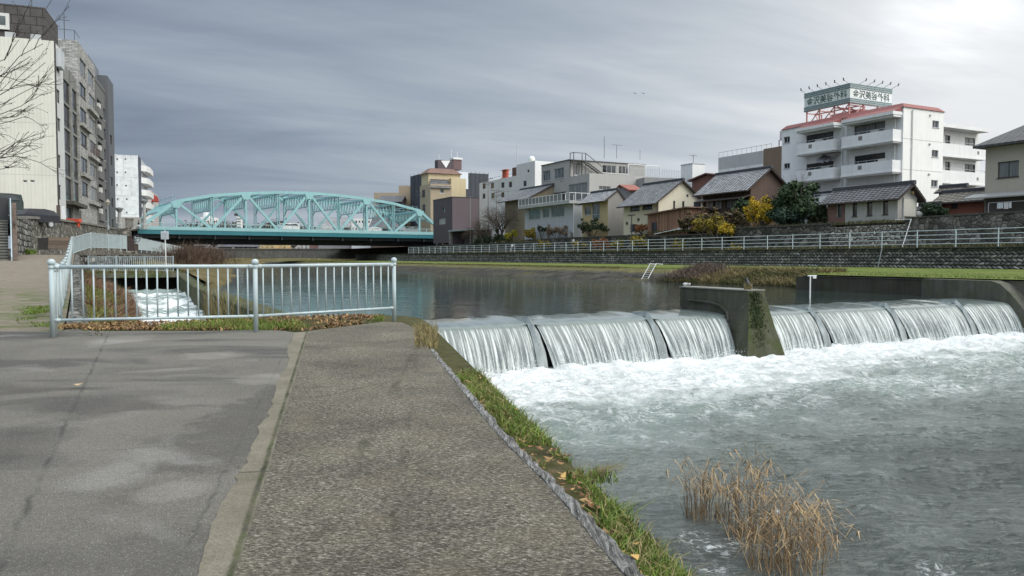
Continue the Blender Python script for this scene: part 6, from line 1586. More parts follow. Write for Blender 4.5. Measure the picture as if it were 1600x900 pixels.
# far trees
def foliage(name, blobs, n, size, mat, parent=None, seed=1, shell=.55, droop=0.0):
    r = np.random.default_rng(seed); B_ = np.asarray(blobs, float); w_ = B_[:, 3] ** 2; idx = r.choice(len(B_), n, p=w_ / w_.sum())
    d = r.normal(size=(n, 3)); d /= np.linalg.norm(d, axis=1, keepdims=True); rad = B_[idx, 3] * (shell + (1 - shell) * r.random(n)) * r.uniform(.75, 1.12, n)
    P = B_[idx, :3] + d * rad[:, None] * np.array([1, 1, .85]); S = size * r.uniform(.5, 1.4, n)
    nrm = d * .8 + r.normal(size=(n, 3)) * .6 + np.array([0, 0, .35]); nrm /= np.linalg.norm(nrm, axis=1, keepdims=True)
    a = np.cross(nrm, r.normal(size=(n, 3))); a /= np.linalg.norm(a, axis=1, keepdims=True) + 1e-9; b = np.cross(nrm, a)
    a *= S[:, None] * .5; b *= S[:, None] * .32
    V = np.stack([P - a, P - b + nrm * S[:, None] * .1, P + a, P + b + nrm * S[:, None] * .1], 1).reshape(-1, 3); q = np.arange(n) * 4
    return npmesh(name, V, np.stack([q, q + 1, q + 2, q + 3], 1), mat, parent)
M['far_leaf'] = m_leaf('far_dark_leaves', [(.02, .03, .015), (.035, .045, .022), (.055, .06, .03), (.07, .062, .04)])
M['far_leaf2'] = m_leaf('far_brown_leaves', [(.05, .045, .03), (.08, .07, .05), (.11, .095, .07)])
bl = []; bl2 = []
for i in range(150):
    px = random.uniform(270, 560); Y = random.uniform(330, 420); top_ = interp(px, [270, 285, 330, 345, 400, 430, 480, 500, 560], [352, 343, 339, 342, 346, 338, 346, 340, 343]) + random.uniform(-1, 12)
    p = at_Y(px, top_, Y); R = random.uniform(3, 6); (bl if random.random() < .7 else bl2).append((p[0], Y, p[2] - R, R)); (bl if random.random() < .7 else bl2).append((p[0] + random.uniform(-3, 3), Y, p[2] - R * 2.4, R * 1.2))
o = foliage('treeline', bl, 26000, 1.1, M['far_leaf'], seed=101); tag(o, 'dark distant wood seen through the truss bridge', 'trees', kind='stuff')
o = foliage('bare_treeline', bl2, 9000, 1.0, M['far_leaf2'], seed=102, shell=.2); tag(o, 'brown leafless distant trees seen through the truss bridge', 'trees', kind='stuff')
# ------------------------------------------------------------------ bare trees and shrubs
def bare(mb, p, d, ln, r, depth, rng, spread=.6, up=.25, k=3, taper=.72, mind=.003, n=5, tw=None):
    p = Vector(p); d = Vector(d).normalized(); pts = [p]; q = p
    seg = 3
    for i in range(seg):
        d = (d + Vector((rng.gauss(0, .12), rng.gauss(0, .12), rng.gauss(0, .1) + up * .15))).normalized(); q = q + d * ln / seg; pts.append(q)
    r2 = max(mind, r * taper); mb.tube(pts, [lerp(r, r2, i / seg) for i in range(seg + 1)], n if r > .03 else 3, cap=False)
    if depth == 0: return
    for i in range(k if rng.random() < .7 else k - 1):
        a = rng.uniform(0, 2 * pi); o = d.orthogonal().normalized(); o = Matrix.Rotation(a, 3, d) @ o
        nd = (d + o * rng.uniform(.4, 1.0) * spread * 1.4 + Vector((0, 0, up))).normalized()
        st = pts[-1] if i < 1 else pts[rng.randint(1, seg)]
        bare(mb, st, nd, ln * rng.uniform(.6, .85), r2 * rng.uniform(.55, .8), depth - 1, rng, spread, up, k, taper, mind, n)
def bare_tree(name, label, loc, h, r, depth, seed, mat, spread=.6, up=.2, k=3, group=None, stems=1, lean=0.0):
    rng = random.Random(seed); o = thing(name, label, 'tree', loc, 0, group); tr = MB(); cr = MB()
    for s_ in range(stems):
        a = rng.uniform(0, 2 * pi); base = Vector((rng.gauss(0, .15) * (stems > 1), rng.gauss(0, .15) * (stems > 1), 0)); d0 = Vector((cos(a) * .35 * (stems > 1) + lean, sin(a) * .35 * (stems > 1), 1)).normalized()
        top_ = base + d0 * h * .3; tr.tube([base - Vector((0, 0, .3)), base + d0 * h * .15, top_], [r * 1.25, r, r * .85], 8)
        for i in range(k + 1):
            a = 2 * pi * i / (k + 1) + rng.uniform(-.4, .4); bare(cr, top_ - d0 * h * rng.uniform(0, .1), d0 + Vector((cos(a), sin(a), 0)) * spread * rng.uniform(.6, 1.1), h * .27, r * .6, depth, rng, spread, up, k, mind=.006)
    tr.build('trunk', M['bark'], o, True); cr.build('branches', mat, o, True); return o
# brown thicket between canal and river
M['thicket'] = m_leaf('thicket_stems', [(.055, .036, .026), (.095, .06, .042), (.13, .085, .06)])
for i, (px, Y, hh, lab) in enumerate(((287, 72, 2.6, 'russet leafless thicket beside the sign pole'), (310, 80, 3.1, 'tallest russet thicket between canal and still water'), (333, 88, 2.5, 'russet thicket closest to the open still water'))):
    b_ = at_Y(px, 418, Y); o = thing('thicket', lab, 'shrub', (b_[0], Y, .3), 0, 'leafless thickets on the left river bank'); rng = random.Random(200 + i); mb = MB()
    for k in range(46):
        a = rng.uniform(0, 2 * pi); d0 = Vector((cos(a) * .7, sin(a) * .7, 1)); bare(mb, (rng.gauss(0, .8), rng.gauss(0, .6), 0), d0, hh * .42, .022, 2, rng, .7, .1, 3, mind=.010, n=3)
    mb.build('stems', M['thicket'], o)
    blades('twigs', [(rng.gauss(0, 1.0), rng.gauss(0, .7), rng.uniform(0, hh * .6)) for _ in range(900)], .8, .03, M['thicket'], .8, o, 210 + i)
# big bare tree at the far left: trunk outside the picture, twigs reach in
tx = at_Y(-150, 430, 24); o = thing('bare_tree', 'leafless tree reaching thin drooping twigs in from the far left', 'tree', (tx[0], 24, .1)); tr = MB(); tr.tube([(0, 0, -.2), (.1, 0, 2.5), (.0, .1, 5.2), (.2, 0, 8.5)], [.22, .18, .13, .07], 10); tr.build('trunk', M['bark'], o, True)
rng = random.Random(77); cr = MB(); nubs = MB()
def rel(px, py, Y=24): 
    p = at_Y(px, py, Y); return Vector((p[0] - tx[0], p[1] - 24, p[2] - .1))
def twig(a, b, r0, depth, sag=.15):
    a = Vector(a); b = Vector(b); ln = (b - a).length; pts = []
    for i in range(7):
        f = i / 6; q = a.lerp(b, f); q.z -= sag * ln * 4 * f * (1 - f) * .5; q += Vector((rng.gauss(0, .012), rng.gauss(0, .02), rng.gauss(0, .012))) * ln; pts.append(q)
    cr.tube(pts, [lerp(r0, max(.0045, r0 * .35), i / 6) for i in range(7)], 5, cap=False)
    if rng.random() < .5: nubs.ball(pts[-1], .014, 5)
    if depth:
        for i in range(rng.randint(4, 6)):
            f = rng.uniform(.2, .97); j = min(5, int(f * 6)); st_ = pts[j].lerp(pts[j + 1], f * 6 - j); dr = (pts[j + 1] - pts[j]).normalized()
            nd = (dr + Vector((rng.gauss(0, .2), rng.gauss(0, .3), rng.choice((-1, 1, 1)) * rng.uniform(.2, .7)))).normalized()
            twig(st_, st_ + nd * ln * rng.uniform(.2, .42), r0 * .5, depth - 1, -.08)
for (x0_, y0_, x1_, y1_) in ((-120, 150, 60, 66), (-120, 170, 46, 92), (-130, 200, 70, 100), (-120, 190, 64, 128), (-120, 200, 60, 150), (-120, 190, 40, 178), (-130, 240, 62, 208), (-130, 236, 45, 240), (-130, 250, 66, 228), (-120, 150, 30, 60), (-120, 190, 50, 165), (-100, 270, 30, 256)):
    twig(rel(x0_, y0_, 24 + rng.gauss(0, .5)), rel(x1_, y1_, 24 + rng.gauss(0, .6)), .022, 2)
cr.build('branches', m_bark('dark_twig', (.06, .05, .042)), o, True); nb_ = nubs.build('bud_clusters', m_bark('bud_dark', (.05, .035, .025)), o); nb_['kind'] = 'stuff'
# ================================================================== right bank buildings
ZT = 3.9
# ---- A white apartment block with roof sign
def m_wr(name, col, k=.3):
    t = NT(name); p = t.co(); n = t.noise(p, .45, 6, .6)
    c = t.ramp(n, (.25, sc(col, .88)), (.75, sc(col, 1.04)))
    st = t.noise(t.map(p, (2.6, 2.6, .16)), 1.2, 6, .68); c = t.mix(t.math('MULTIPLY', t.ramp(st, (.52, 0.0), (.74, 1.0)), k), c, sc(col, .42))
    return t.out(c, .7, t.bump(t.noise(p, 10, 3, .6), .1, .02))
white_a = m_wr('apartment_white', (.74, .745, .735)); white_s = m_wr('apartment_end_wall', (.80, .795, .765), .18)  # end wall is a lighter copy: its stronger light put into the colour
A = Bld('apartment_block', 'white four storey apartment block with red roof edge and long balconies', 'building', TH, 66.2, (1412, 167), (1222, 196), (1475, 173), ZT)
for k in range(4):
    dy = 47.3 * k
    A.wx((1335, 197 + dy), (1382.5, 222 + dy), panes=3, frame='dkframe', glass=['curt_b', 'glass', 'glass', 'glass_b'][k], sill=False)
    A.wx((1260, 212 + 44.8 * k), (1302, 231 + 44.8 * k), panes=3, frame='dkframe', glass=['glass', 'glass', 'glass_b', 'glass'][k], sill=False)
    A.wx((1224.5, 214.5 + 41.2 * k), (1234, 222.5 + 40.3 * k), panes=2, frame='alu', glass='glass')
for (a, b) in (((1457, 188), (1467, 200)), ((1456, 234), (1466, 246)), ((1455, 281), (1465, 292.5))): A.wy(a, b, panes=2, frame='alu', glass='glass')
A.body(white_a, white_s, top=True)
hA = A.h; gA = 1
def fromX(px, py, x0):  # point on plane t = x0 in A-local coordinates
    y, z = at_x(TH, px, py, x0); return (y - A.y0, z - ZT)
xf = 64.95 - 66.2
yR0, _ = fromX(1391.6, 202, 64.95); yR1, _ = fromX(1315, 214, 64.95); yL0, _ = fromX(1303, 218, 64.95); yL1, _ = fromX(1244.5, 227, 64.95)
_, zr0 = fromX(1391.6, 202, 64.95); _, zb0 = fromX(1391.6, 221, 64.95); fl_ = 2.87
for k in range(4):
    for y0_, y1_, dzk in ((yR0 - .25, yR1, 0), (yL0, yL1, 0)):
        z1 = zr0 - fl_ * k; z0_ = zb0 - fl_ * k; mb = MB(); n = .12
        mb.box((xf, y0_, z0_ + .16), (xf + n, y1_, z1)); mb.box((xf + n + .001, y0_, z0_ + .16), (-.003, y0_ + n, z1)); mb.box((xf + n + .001, y1_ - n, z0_ + .16), (-.003, y1_, z1))
        mb.box((xf - .05, y0_ - .05, z0_), (-.003, y1_ + .05, z0_ + .155)); mb.box((xf + .06, y0_ + .05, z0_ - .12), (-.003, y1_ - .05, z0_ - .004))
        bq_ = mb.build('balcony', white_a, A.root)
        rl = MB(); rl.tube([(xf + .06, y0_, z1 + .22), (xf + .06, y1_, z1 + .22)], .025, 5)
        nn = 7
        for i in range(nn): y = lerp(y0_ + .05, y1_ - .05, i / (nn - 1)); rl.tube([(xf + .06, y, z1), (xf + .06, y, z1 + .22)], .02, 5)
        rl.build('balcony_rail', M['alu'], bq_)
        g = MB(); yc = lerp(y0_, y1_, .62); g.box((xf - .008, yc - .22, z0_ + .55), (xf - .001, yc + .22, z0_ + .95)); g.build('drain_grille', plain('grey_grille', (.2, .19, .18), .7), bq_)
        if k in (0, 1, 2):
            ac = MB(); yy = y0_ + (1.3 if k else 2.2); ac.box((-.55, yy, z1 - 1.0), (-.22, yy + .8, z1 + .32)); ac.build('air_conditioner', M['offwhite'], bq_)
# awning net on the second left balcony
mb = MB(); z1 = zr0 - fl_; n = 10; V = []
for i in range(n + 1):
    for j in range(5):
        f, g = i / n, j / 4; y = lerp(yL0 + .2, yL1 - 2.6, f); V.append((lerp(-.05, xf, g), y, z1 + lerp(1.65, .95, g) - .35 * sin(pi * f) + .12 * sin(f * 19) * g))
mb.add(V, [tuple(f) for f in grid_faces(n + 1, 5)]); mb.build('awning', plain('grey_awning_cloth', (.14, .14, .15), .9, .3, 2), A.root)
# eaves slab over the balconies, red roof edge
_, ze = fromX(1391, 168, 64.95)
mb = MB()
for y0_, y1_ in ((yR0 - .3, yR1), (yL0 - .0, yL1 + .1)):
    mb.box((xf - .1, y0_, hA - .75), (-.003, y1_, hA - .45)); mb.box((xf + .05, y0_ + .05, hA - .95), (-.003, y1_ - .05, hA - .755))
mb.build('eaves_slab', white_a, A.root)
red = plain('red_brown_roof_edge', (.245, .075, .068), .6, .18, 1.5, .2)
mb = MB(); D_, L_ = A.D, A.L
mb.add([(-.12, -.12, hA + .003), (D_ + .12, -.12, hA + .003), (D_ + .12, L_ + .12, hA + .003), (-.12, L_ + .12, hA + .003), (.35, .35, hA + .45), (D_ - .35, .35, hA + .45), (D_ - .35, L_ - .35, hA + .45), (.35, L_ - .35, hA + .45)], [(0, 1, 5, 4), (1, 2, 6, 5), (2, 3, 7, 6), (3, 0, 4, 7), (4, 5, 6, 7)])
mb.prism([(xf - .1, yR0 - .3, hA - .445), (-.125, yR0 - .3, hA - .445), (-.125, yR0 - .3, hA + .02)], (0, yR1 - yR0 + .3, 0)); mb.prism([(xf - .1, yL0, hA - .445), (-.125, yL0, hA - .445), (-.125, yL0, hA + .02)], (0, yL1 - yL0, 0))
mb.build('roof_edge', red, A.root)
mb = MB()
for y in (yR0 + .3, lerp(yR1, yL0, .5) + .35, lerp(yR1, yL0, .5) - .3): mb.tube([(-.22, y, 0), (-.22, y, hA - .5)], .06, 6)
p = A.Yp(1425, 170); mb.tube([(p[0], -.09, 0), (p[0], -.09, hA - .2)], .06, 6)
mb.build('downpipe', M['offwhite'], A.root)
mb = MB()
for z in (hA - 2.95, hA - 5.85, hA - 8.75): mb.box((.003, -.012, z), (D_, -.002, z + .03))
mb.build('wall_joint', plain('grey_joint', (.36, .36, .35), .8), A.root)
mb = MB()
for px, py in ((1453, 180), (1452, 225), (1451, 272)):
    p = A.Yp(px, py); mb.ball((p[0], -.05, p[1]), .13, 8)
mb.build('vent_cap', M['offwhite'], A.root)
# rear wing with its own balconies
wy0 = 5.5
wing = Bld('apartment_wing', 'white rear wing of the apartments with two stacked balconies', 'building', TH, 66.2 + A.D + .02, (1475.5, 200), (1470, 201), (1540, 207), ZT)
wing.root.location = Vector(RW(66.2 + A.D + .02, A.y0 + wy0, ZT)); wing.y0 = A.y0 + wy0
wx1, wzt = at_y(TH, 1532, 206, wing.y0); wing.D = wx1 - (66.2 + A.D + .02); wing.L = 9.0
wing.h = at_y(TH, 1500, 206, wing.y0)[1] - ZT
for k in range(3):
    dy = 41.5 * k
    wing.wy((1477, 211 + dy), (1484.5, 230 + dy), panes=1, frame='dkframe', glass='glass', sill=False); wing.wy((1507.5, 214.5 + dy), (1523.5, 234 + dy), panes=2, frame='dkframe', glass='curt_b' if k == 0 else 'glass', sill=False)
wing.body(white_a)
z_t = at_y(TH, 1480, 224, wing.y0 - 1.1)[1] - ZT; z_b = at_y(TH, 1480, 244, wing.y0 - 1.1)[1] - ZT; xe = at_y(TH, 1541, 231, wing.y0 - 1.1)[0] - wing.x0
for k in range(2):
    dz = -k * 2.87; mb = MB(); mb.box((.0, -1.1, z_b + dz + .15), (xe, -.98, z_t + dz)); mb.box((xe - .12, -.979, z_b + dz + .15), (xe, -.003, z_t + dz)); mb.box((0, -1.14, z_b + dz - .05), (xe + .04, -.003, z_b + dz + .145)); bq_ = mb.build('balcony', white_a, wing.root)
    rl = MB(); rl.tube([(0, -1.04, z_t + dz + .25), (xe, -1.04, z_t + dz + .25)], .025, 5)
    for i in range(6): rl.tube([(xe * i / 5.01, -1.04, z_t + dz), (xe * i / 5.01, -1.04, z_t + dz + .25)], .02, 5)
    rl.build('balcony_rail', M['alu'], bq_)
    if k == 1:
        for i in range(3): ac = MB(); ac.box((1.6 + i * .8, -.8, z_t + dz - .7), (2.2 + i * .8, -.5, z_t + dz + .35 + .2 * (i == 2))); ac.build('air_conditioner', M['offwhite' if i != 1 else 'steel'], bq_)
    g = MB()
    for xx in (.9, xe - 1.6): g.box((xx, -1.108, z_b + dz + .5), (xx + .35, -1.101, z_b + dz + .85))
    g.build('drain_grille', plain('grey_grille', (.2, .19, .18), .7), bq_)
mb = MB(); mb.box((-.0, -1.3, wing.h + .003), (xe + .15, 1.2, wing.h + .4)); mb.build('eaves_slab', white_a, wing.root)
mb = MB(); mb.box((.1, .3, wing.h + .405), (xe - 1.5, 1.1, wing.h + .65)); mb.build('roof_edge', plain('red_roof_faded', (.30, .15, .13), .7), wing.root)
# rooftop sign
ST = 67.6
sy, szt = at_x(TH, 1328.6, 129.3, ST); _, szb = at_x(TH, 1328.6, 160.3, ST); sy1, _ = at_x(TH, 1256.8, 160, ST); sx1, _ = at_y(TH, 1393.5, 150, sy)
hS = szt - szb; LS = sy1 - sy; DS = sx1 - ST
sg = rthing('rooftop_sign', 'pale green two sided rooftop sign with dark characters and teal stripes', 'sign', ST, sy, szb)
sgn_m = plain('sign_pale_green', (.68, .74, .70), .5, .07, .8, .25); teal = plain('sign_teal_band', (.16, .24, .25), .5, .15, 2)
mb = MB(); mb.box((0, 0, 0), (.3, LS, hS)); mb.build('sign_face', sgn_m, sg); mb = MB(); mb.box((.302, 0, 0), (DS, .3, hS)); mb.build('sign_face', plain('sign_face_white', (.74, .78, .77), .5, .07, .8, .2), sg)
for z in (0.02, .21, .40, hS - .13, hS - .32, hS - .51):
    mb = MB(); mb.box((-.05, -.05, z), (-.004, LS + .03, z + .105)); mb.box((-.0035, -.05, z), (DS + .03, -.004, z + .105)); mb.build('teal_band', teal, sg)
def text_mesh(txt, size):
    c = bpy.data.curves.new('sign_text', 'FONT'); c.body = txt; c.size = size; c.extrude = .015; c.align_x = 'CENTER'; c.align_y = 'CENTER'; c.offset = .012; c.space_character = 1.0
    o = bpy.data.objects.new('sign_text', c); COL.objects.link(o); dg = bpy.context.evaluated_depsgraph_get(); me = bpy.data.meshes.new_from_object(o.evaluated_get(dg)); bpy.data.objects.remove(o); return me
txm = plain('sign_character_green', (.075, .12, .11), .6, .3, 1.5)
TXT = '\u91d1\u6ca2\u7f8e\u5bb9\u5916\u79d1'
for face in (0, 1):
    width = LS if face == 0 else DS
    me = text_mesh(TXT, 1.0); xs = [v.co.x for v in me.vertices]; ys = [v.co.y for v in me.vertices]; w0, w1, h0, h1 = min(xs), max(xs), min(ys), max(ys)
    kx_ = width * .88 / (w1 - w0); ky_ = .86 * (1.0 if face == 0 else 1.0) / (h1 - h0)
    for v in me.vertices:
        a = (v.co.x - (w0 + w1) / 2) * kx_; b = (v.co.y - (h0 + h1) / 2) * ky_; d = v.co.z
        if face == 0: v.co = (-.018 - d * .3, LS / 2 - a, hS / 2 + b)
        else: v.co = (DS / 2 + a, -.018 - d * .3, hS / 2 + b)
    me.materials.clear(); me.materials.append(txm); o = bpy.data.objects.new('lettering', me); COL.objects.link(o); o.parent = sg
roofz = ZT + hA - szb
for i in range(6):
    y = lerp(.3, LS - .1, i / 5) if i < 5 else LS - .1
    mb = MB(); mb.tube([(.1, y, hS), (-.6, y, hS + .3)], .02, 4); mb.prism([(-.58, y - .05, hS + .2), (-.58, y + .05, hS + .2), (-.66, y + .05, hS + .5), (-.66, y - .05, hS + .5)], (-.06, 0, 0)); mb.build('sign_lamp', M['dksteel'], sg)
for i in range(5):
    x = lerp(DS * .22, DS, i / 4); mb = MB(); mb.tube([(x, .1, hS), (x + .15, -.6, hS + .3)], .02, 4); mb.prism([(x + .1, -.58, hS + .2), (x + .2, -.58, hS + .2), (x + .28, -.62, hS + .5), (x + .18, -.62, hS + .5)], (0, -.06, 0)); mb.build('sign_lamp', M['dksteel'], sg)
pink = plain('pink_primer_steel', (.52, .25, .23), .6, .15, 2)
mb = MB()
for y in (.25, LS * .35, LS * .68, LS - .2): mb.bar((.2, y, roofz), (.2, y, hS * .9), .12)
for x in (DS * .35, DS * .7, DS - .1): mb.bar((x, .2, roofz), (x, .2, hS * .9), .12)
for y0_, y1_ in ((.25, LS * .35), (LS * .35, LS * .68), (LS * .68, LS - .2)): mb.bar((.2, y0_, roofz + .05), (1.5, y1_, 0), .08); mb.bar((.2, y0_, 0), (.2, y1_, roofz), .08)
for x0_, x1_ in ((.2, DS * .35), (DS * .35, DS * .7)): mb.bar((x0_, .2, roofz), (x1_, .2, 0), .08); mb.bar((x0_, 1.8, 0), (x1_, .2, roofz), .08)
mb.bar((1.6, .3, -.15), (1.6, LS, -.15), .12); mb.bar((.2, 1.8, -.2), (DS, 1.8, -.2), .12)
for y in (.25, LS * .35, LS * .68, LS - .2): mb.bar((.2, y, -.15), (2.6, y, -.15), .09); mb.bar((2.5, y, -.15), (2.5, y, roofz), .1)
mb.build('support_frame', pink, sg)
mb = MB(); mb.box((2.7, LS * .15, roofz), (4.6, LS * .8, -.25)); mb.build('roof_shed', plain('pink_corrugated', (.55, .31, .29), .7, .15, 1), sg)

# ---- helper for tiled gable houses
def house(name, label, x0, C, E, R, zb, mx, my=None, pz=None, fx=.5, wx=(), wy=(), mat=None, ox=.55, oy=.4, oyb=None, cat='house', group=None, D=None):
    b = Bld(name, label, cat, TH, x0, C, E, R, zb)
    if D: b.D = D
    for a, c, k in wx: b.wx(a, c, **k)
    for a, c, k in wy: b.wy(a, c, **k)
    b.zr = b.Yp(*pz)[1] if pz else b.h + b.D * .25
    b.body(mx, my, (fx, b.zr), top=False)
    gable_roof(b.root, b.L, b.D, b.h, b.zr, fx, ox, oy, mat, oyb=oyb); return b
dk = dict(panes=2, frame='dkframe', glass='glass'); al = dict(panes=2, frame='alu', glass='curt_b')
# B gatehouse
brick = m_bricks('red_brown_brick', (.15, .065, .05), (.22, .10, .075), (.18, .16, .14), 1.0, .24, .085, .012, 'yz')
b = house('gatehouse', 'small grey tiled roof outbuilding with brick end and cream door', 54.3, (1403, 306), (1294, 314), (1432, 304), 3.72, m_wr('gatehouse_render', (.42, .41, .375), .5), m_wr('gatehouse_end', (.40, .39, .36), .3), (1424, 290), .55,
    wx=(((1332, 317), (1339, 338), dict(panes=1, frame='dkframe', glass='glass')), ((1354.5, 315), (1363, 336.5), dict(panes=1, frame='dkframe', glass='glass')), ((1379.5, 312.5), (1387.5, 335), dict(panes=1, frame='dkframe', glass='glass')), ((1308.5, 318.5), (1315, 339), dict(panes=1, frame='dkframe', glass='glass'))), mat=M['kawara_dk'], ox=.5, oy=.5, cat='outbuilding')
y0_, _ = b.X(1320, 330); mb = MB(); 
wr_ = [r for r, k in b.rx if r[0] > y0_]
facade(mb, (-.06, y0_, 0), (0, 1, 0), (-1, 0, 0), b.L - y0_, 0, b.h - .05, [(r[0] - y0_ - .05, r[1] - .05, r[2] - y0_ + .05, r[3] + .05) for r in wr_], .055); mb.box((-.06, y0_ - .02, 0), (-.003, y0_ - .001, b.h - .05)); mb.build('brick_facing', brick, b.root)
r = b.rectY((1411.5, 309.5), (1429.5, 338.5)); mb = MB(); mb.box((r[0], -.06, max(.02, r[1])), (r[2], -.003, min(r[3], b.h))); d_ = mb.build('door', plain('cream_door', (.60, .58, .50), .6, .05), b.root)
mb = MB(); mb.box((r[0] - .08, -.09, 0), (r[0] - .002, -.003, r[3] + .08)); mb.box((r[2] + .002, -.09, 0), (r[2] + .08, -.003, r[3] + .08)); mb.box((r[0] - .001, -.09, r[3] + .003), (r[2] + .001, -.003, r[3] + .08)); mb.build('frame', M['alu'], d_)
mb = MB(); mb.ball((r[2] - .5, -.12, r[3] + .45), .12, 8); mb.build('lamp', plain('yellow_lamp', (.6, .45, .2), .4), b.root)
mb = MB(); mb.ball((b.D + .2, -.15, 1.0), .28, 10); mb.build('water_meter', M['offwhite'], b.root)
b.body_done = True
# C right corner house
b = Bld('corner_house', 'beige two storey house with dark hip roof cut off at the right edge', 'house', TH, 56.5, (1700, 205), (1540, 245), (1760, 200), ZT)
zsp = b.X(1560, 303)[1]; b.wx((1559, 253.6), (1591.5, 275.5), panes=2, frame='dkframe', glass='curt_b'); b.wx((1625, 246), (1660, 270), **dk); b.wx((1570, 312), (1590, 330), **dk)
b.body(m_wr('beige_render', (.40, .365, .30), .3)); e_ = .6; h_ = b.h; D_, L_ = b.D, b.L; D_ = max(D_, 7.0); mb = MB(); rh = 2.3
roof = [(-e_, -e_, h_ - .1), (D_ + e_, -e_, h_ - .1), (D_ + e_, L_ + e_, h_ - .1), (-e_, L_ + e_, h_ - .1), (D_ / 2, 3.2, h_ + rh), (D_ / 2, L_ - 3.2, h_ + rh)]
mb.add(roof, [(0, 1, 4), (1, 2, 5, 4), (2, 3, 5), (3, 0, 4, 5), (0, 3, 2, 1)]); mb.add([(x, y, z - .16) for x, y, z in roof[:4]] + roof[:4], [(0, 1, 5, 4), (1, 2, 6, 5), (2, 3, 7, 6), (3, 0, 4, 7), (0, 3, 2, 1)]); mb.build('roof', m_tiles('dark_slate_roof', (.045, .045, .047), (.10, .10, .105)), b.root)
mb = MB(); mb.prism([(-1.3, .2, zsp - .35), (0, .2, zsp), (0, .2, zsp + .1), (-1.3, .2, zsp - .25)], (0, L_ + .6, 0)); mb.build('canopy', plain('grey_canopy', (.30, .30, .29), .6, .15, 2), b.root)
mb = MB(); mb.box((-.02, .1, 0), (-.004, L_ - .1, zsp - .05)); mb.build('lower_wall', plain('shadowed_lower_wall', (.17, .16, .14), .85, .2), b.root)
lz_ = thing('laundry', 'white towels drying on a rail below the corner house canopy', 'laundry', RW(55.4, at_x(TH, 1569, 322, 55.4)[0], ZT)); lz_.rotation_euler.z = TH
ya, z1 = at_x(TH, 1558, 317.5, 55.4); yb_, z2 = at_x(TH, 1580, 327, 55.4); yc = at_x(TH, 1569, 322, 55.4)[0]
mb = MB(); mb.tube([(0, ya - yc + .6, z1 - ZT + .05), (0, yb_ - yc - 2.6, z1 - ZT + .05)], .025, 5); mb.tube([(0, ya - yc + .6, 0), (0, ya - yc + .6, z1 - ZT + .05)], .03, 5); mb.tube([(0, yb_ - yc - 2.6, 0), (0, yb_ - yc - 2.6, z1 - ZT + .05)], .03, 5); mb.build('drying_rail', M['alu'], lz_)
for i, (f0, f1, c_) in enumerate(((0, .42, (.62, .67, .64)), (.46, .78, (.70, .68, .64)), (.8, 1.0, (.66, .66, .64)))):
    mb = MB(); V = []
    for u in range(7):
        for v in range(5): y = lerp(ya, yb_, lerp(f0, f1, u / 6)) - yc; V.append((.04 * sin(u * 2.1 + i) * v / 4, y, lerp(z1, z2, v / 4 * (.9 + .1 * (i % 2))) - ZT + .05))
    mb.add(V, [tuple(f) for f in grid_faces(7, 5)]); mb.build('towel', plain('towel_%d' % i, c_, .9, .1, 3), lz_)
# D red-brown shed and neighbours
b = house('red_shed', 'low red brown outbuilding with plain brown roof beside the corner house', 58.5, (1537, 310), (1464, 314.5), (1560, 308), ZT, plain('red_earth_wall', (.27, .10, .065), .85, .15, 1, .2), plain('dark_timber_d', (.05, .04, .035), .8), (1556, 299), .6, wx=(((1486, 317), (1496, 325), dict(panes=1, frame='dkframe', glass='glass')),), mat=m_tiles('brown_sheet_roof', (.12, .105, .085), (.17, .15, .12)), ox=.5, oy=.3, cat='outbuilding')
b = house('brown_lean_to', 'dark brown wooden lean-to rising behind the red shed', 61.5, (1502, 297), (1467, 301), (1512, 296), ZT, m_planks('dark_brown_boards', (.085, .065, .052), .22), None, None, .5, mat=m_tiles('brown_sheet_roof2', (.10, .085, .07), (.14, .12, .10)), ox=.3, oy=.2, cat='outbuilding')
b = house('small_roofed_store', 'tiny dark store with sloping roof between gatehouse and red shed', 57.0, (1455, 327), (1434, 331), (1468, 326), ZT - .1, plain('black_store', (.03, .028, .026), .8), None, None, .6, mat=M['kawara_dk'], ox=.35, oy=.3, cat='outbuilding')
# E old dark timber house
brn = m_planks('old_brown_boards', (.105, .072, .054), .24)
b = house('timber_house', 'old dark brown timber house with grey tiled roof and curtained windows', 57.5, (1173, 289.5), (1098, 299.5), (1226, 283), 3.9, brn, plain('brown_mud_wall', (.115, .078, .062), .9, .14, .8, .35), (1205, 265), .5,
    wx=(((1101, 315), (1114, 328), dict(panes=2, frame='dkframe', glass='curt')), ((1115.5, 313.5), (1127, 326.5), dict(panes=2, frame='dkframe', glass='curt')), ((1134, 311), (1150, 324.5), dict(panes=4, frame='dkframe', glass='curt_b')), ((1152, 309.5), (1168, 323), dict(panes=2, frame='dkframe', glass='glass'))), ox=.9, oy=.5, oyb=.6)
zc = b.X(1135, 310)[1]; mb = MB(); mb.prism([(-1.1, -.1, zc - .25), (0, -.1, zc + .1), (0, -.1, zc + .2), (-1.1, -.1, zc - .15)], (0, b.L + .3, 0)); mb.build('canopy', M['gutter'], b.root)
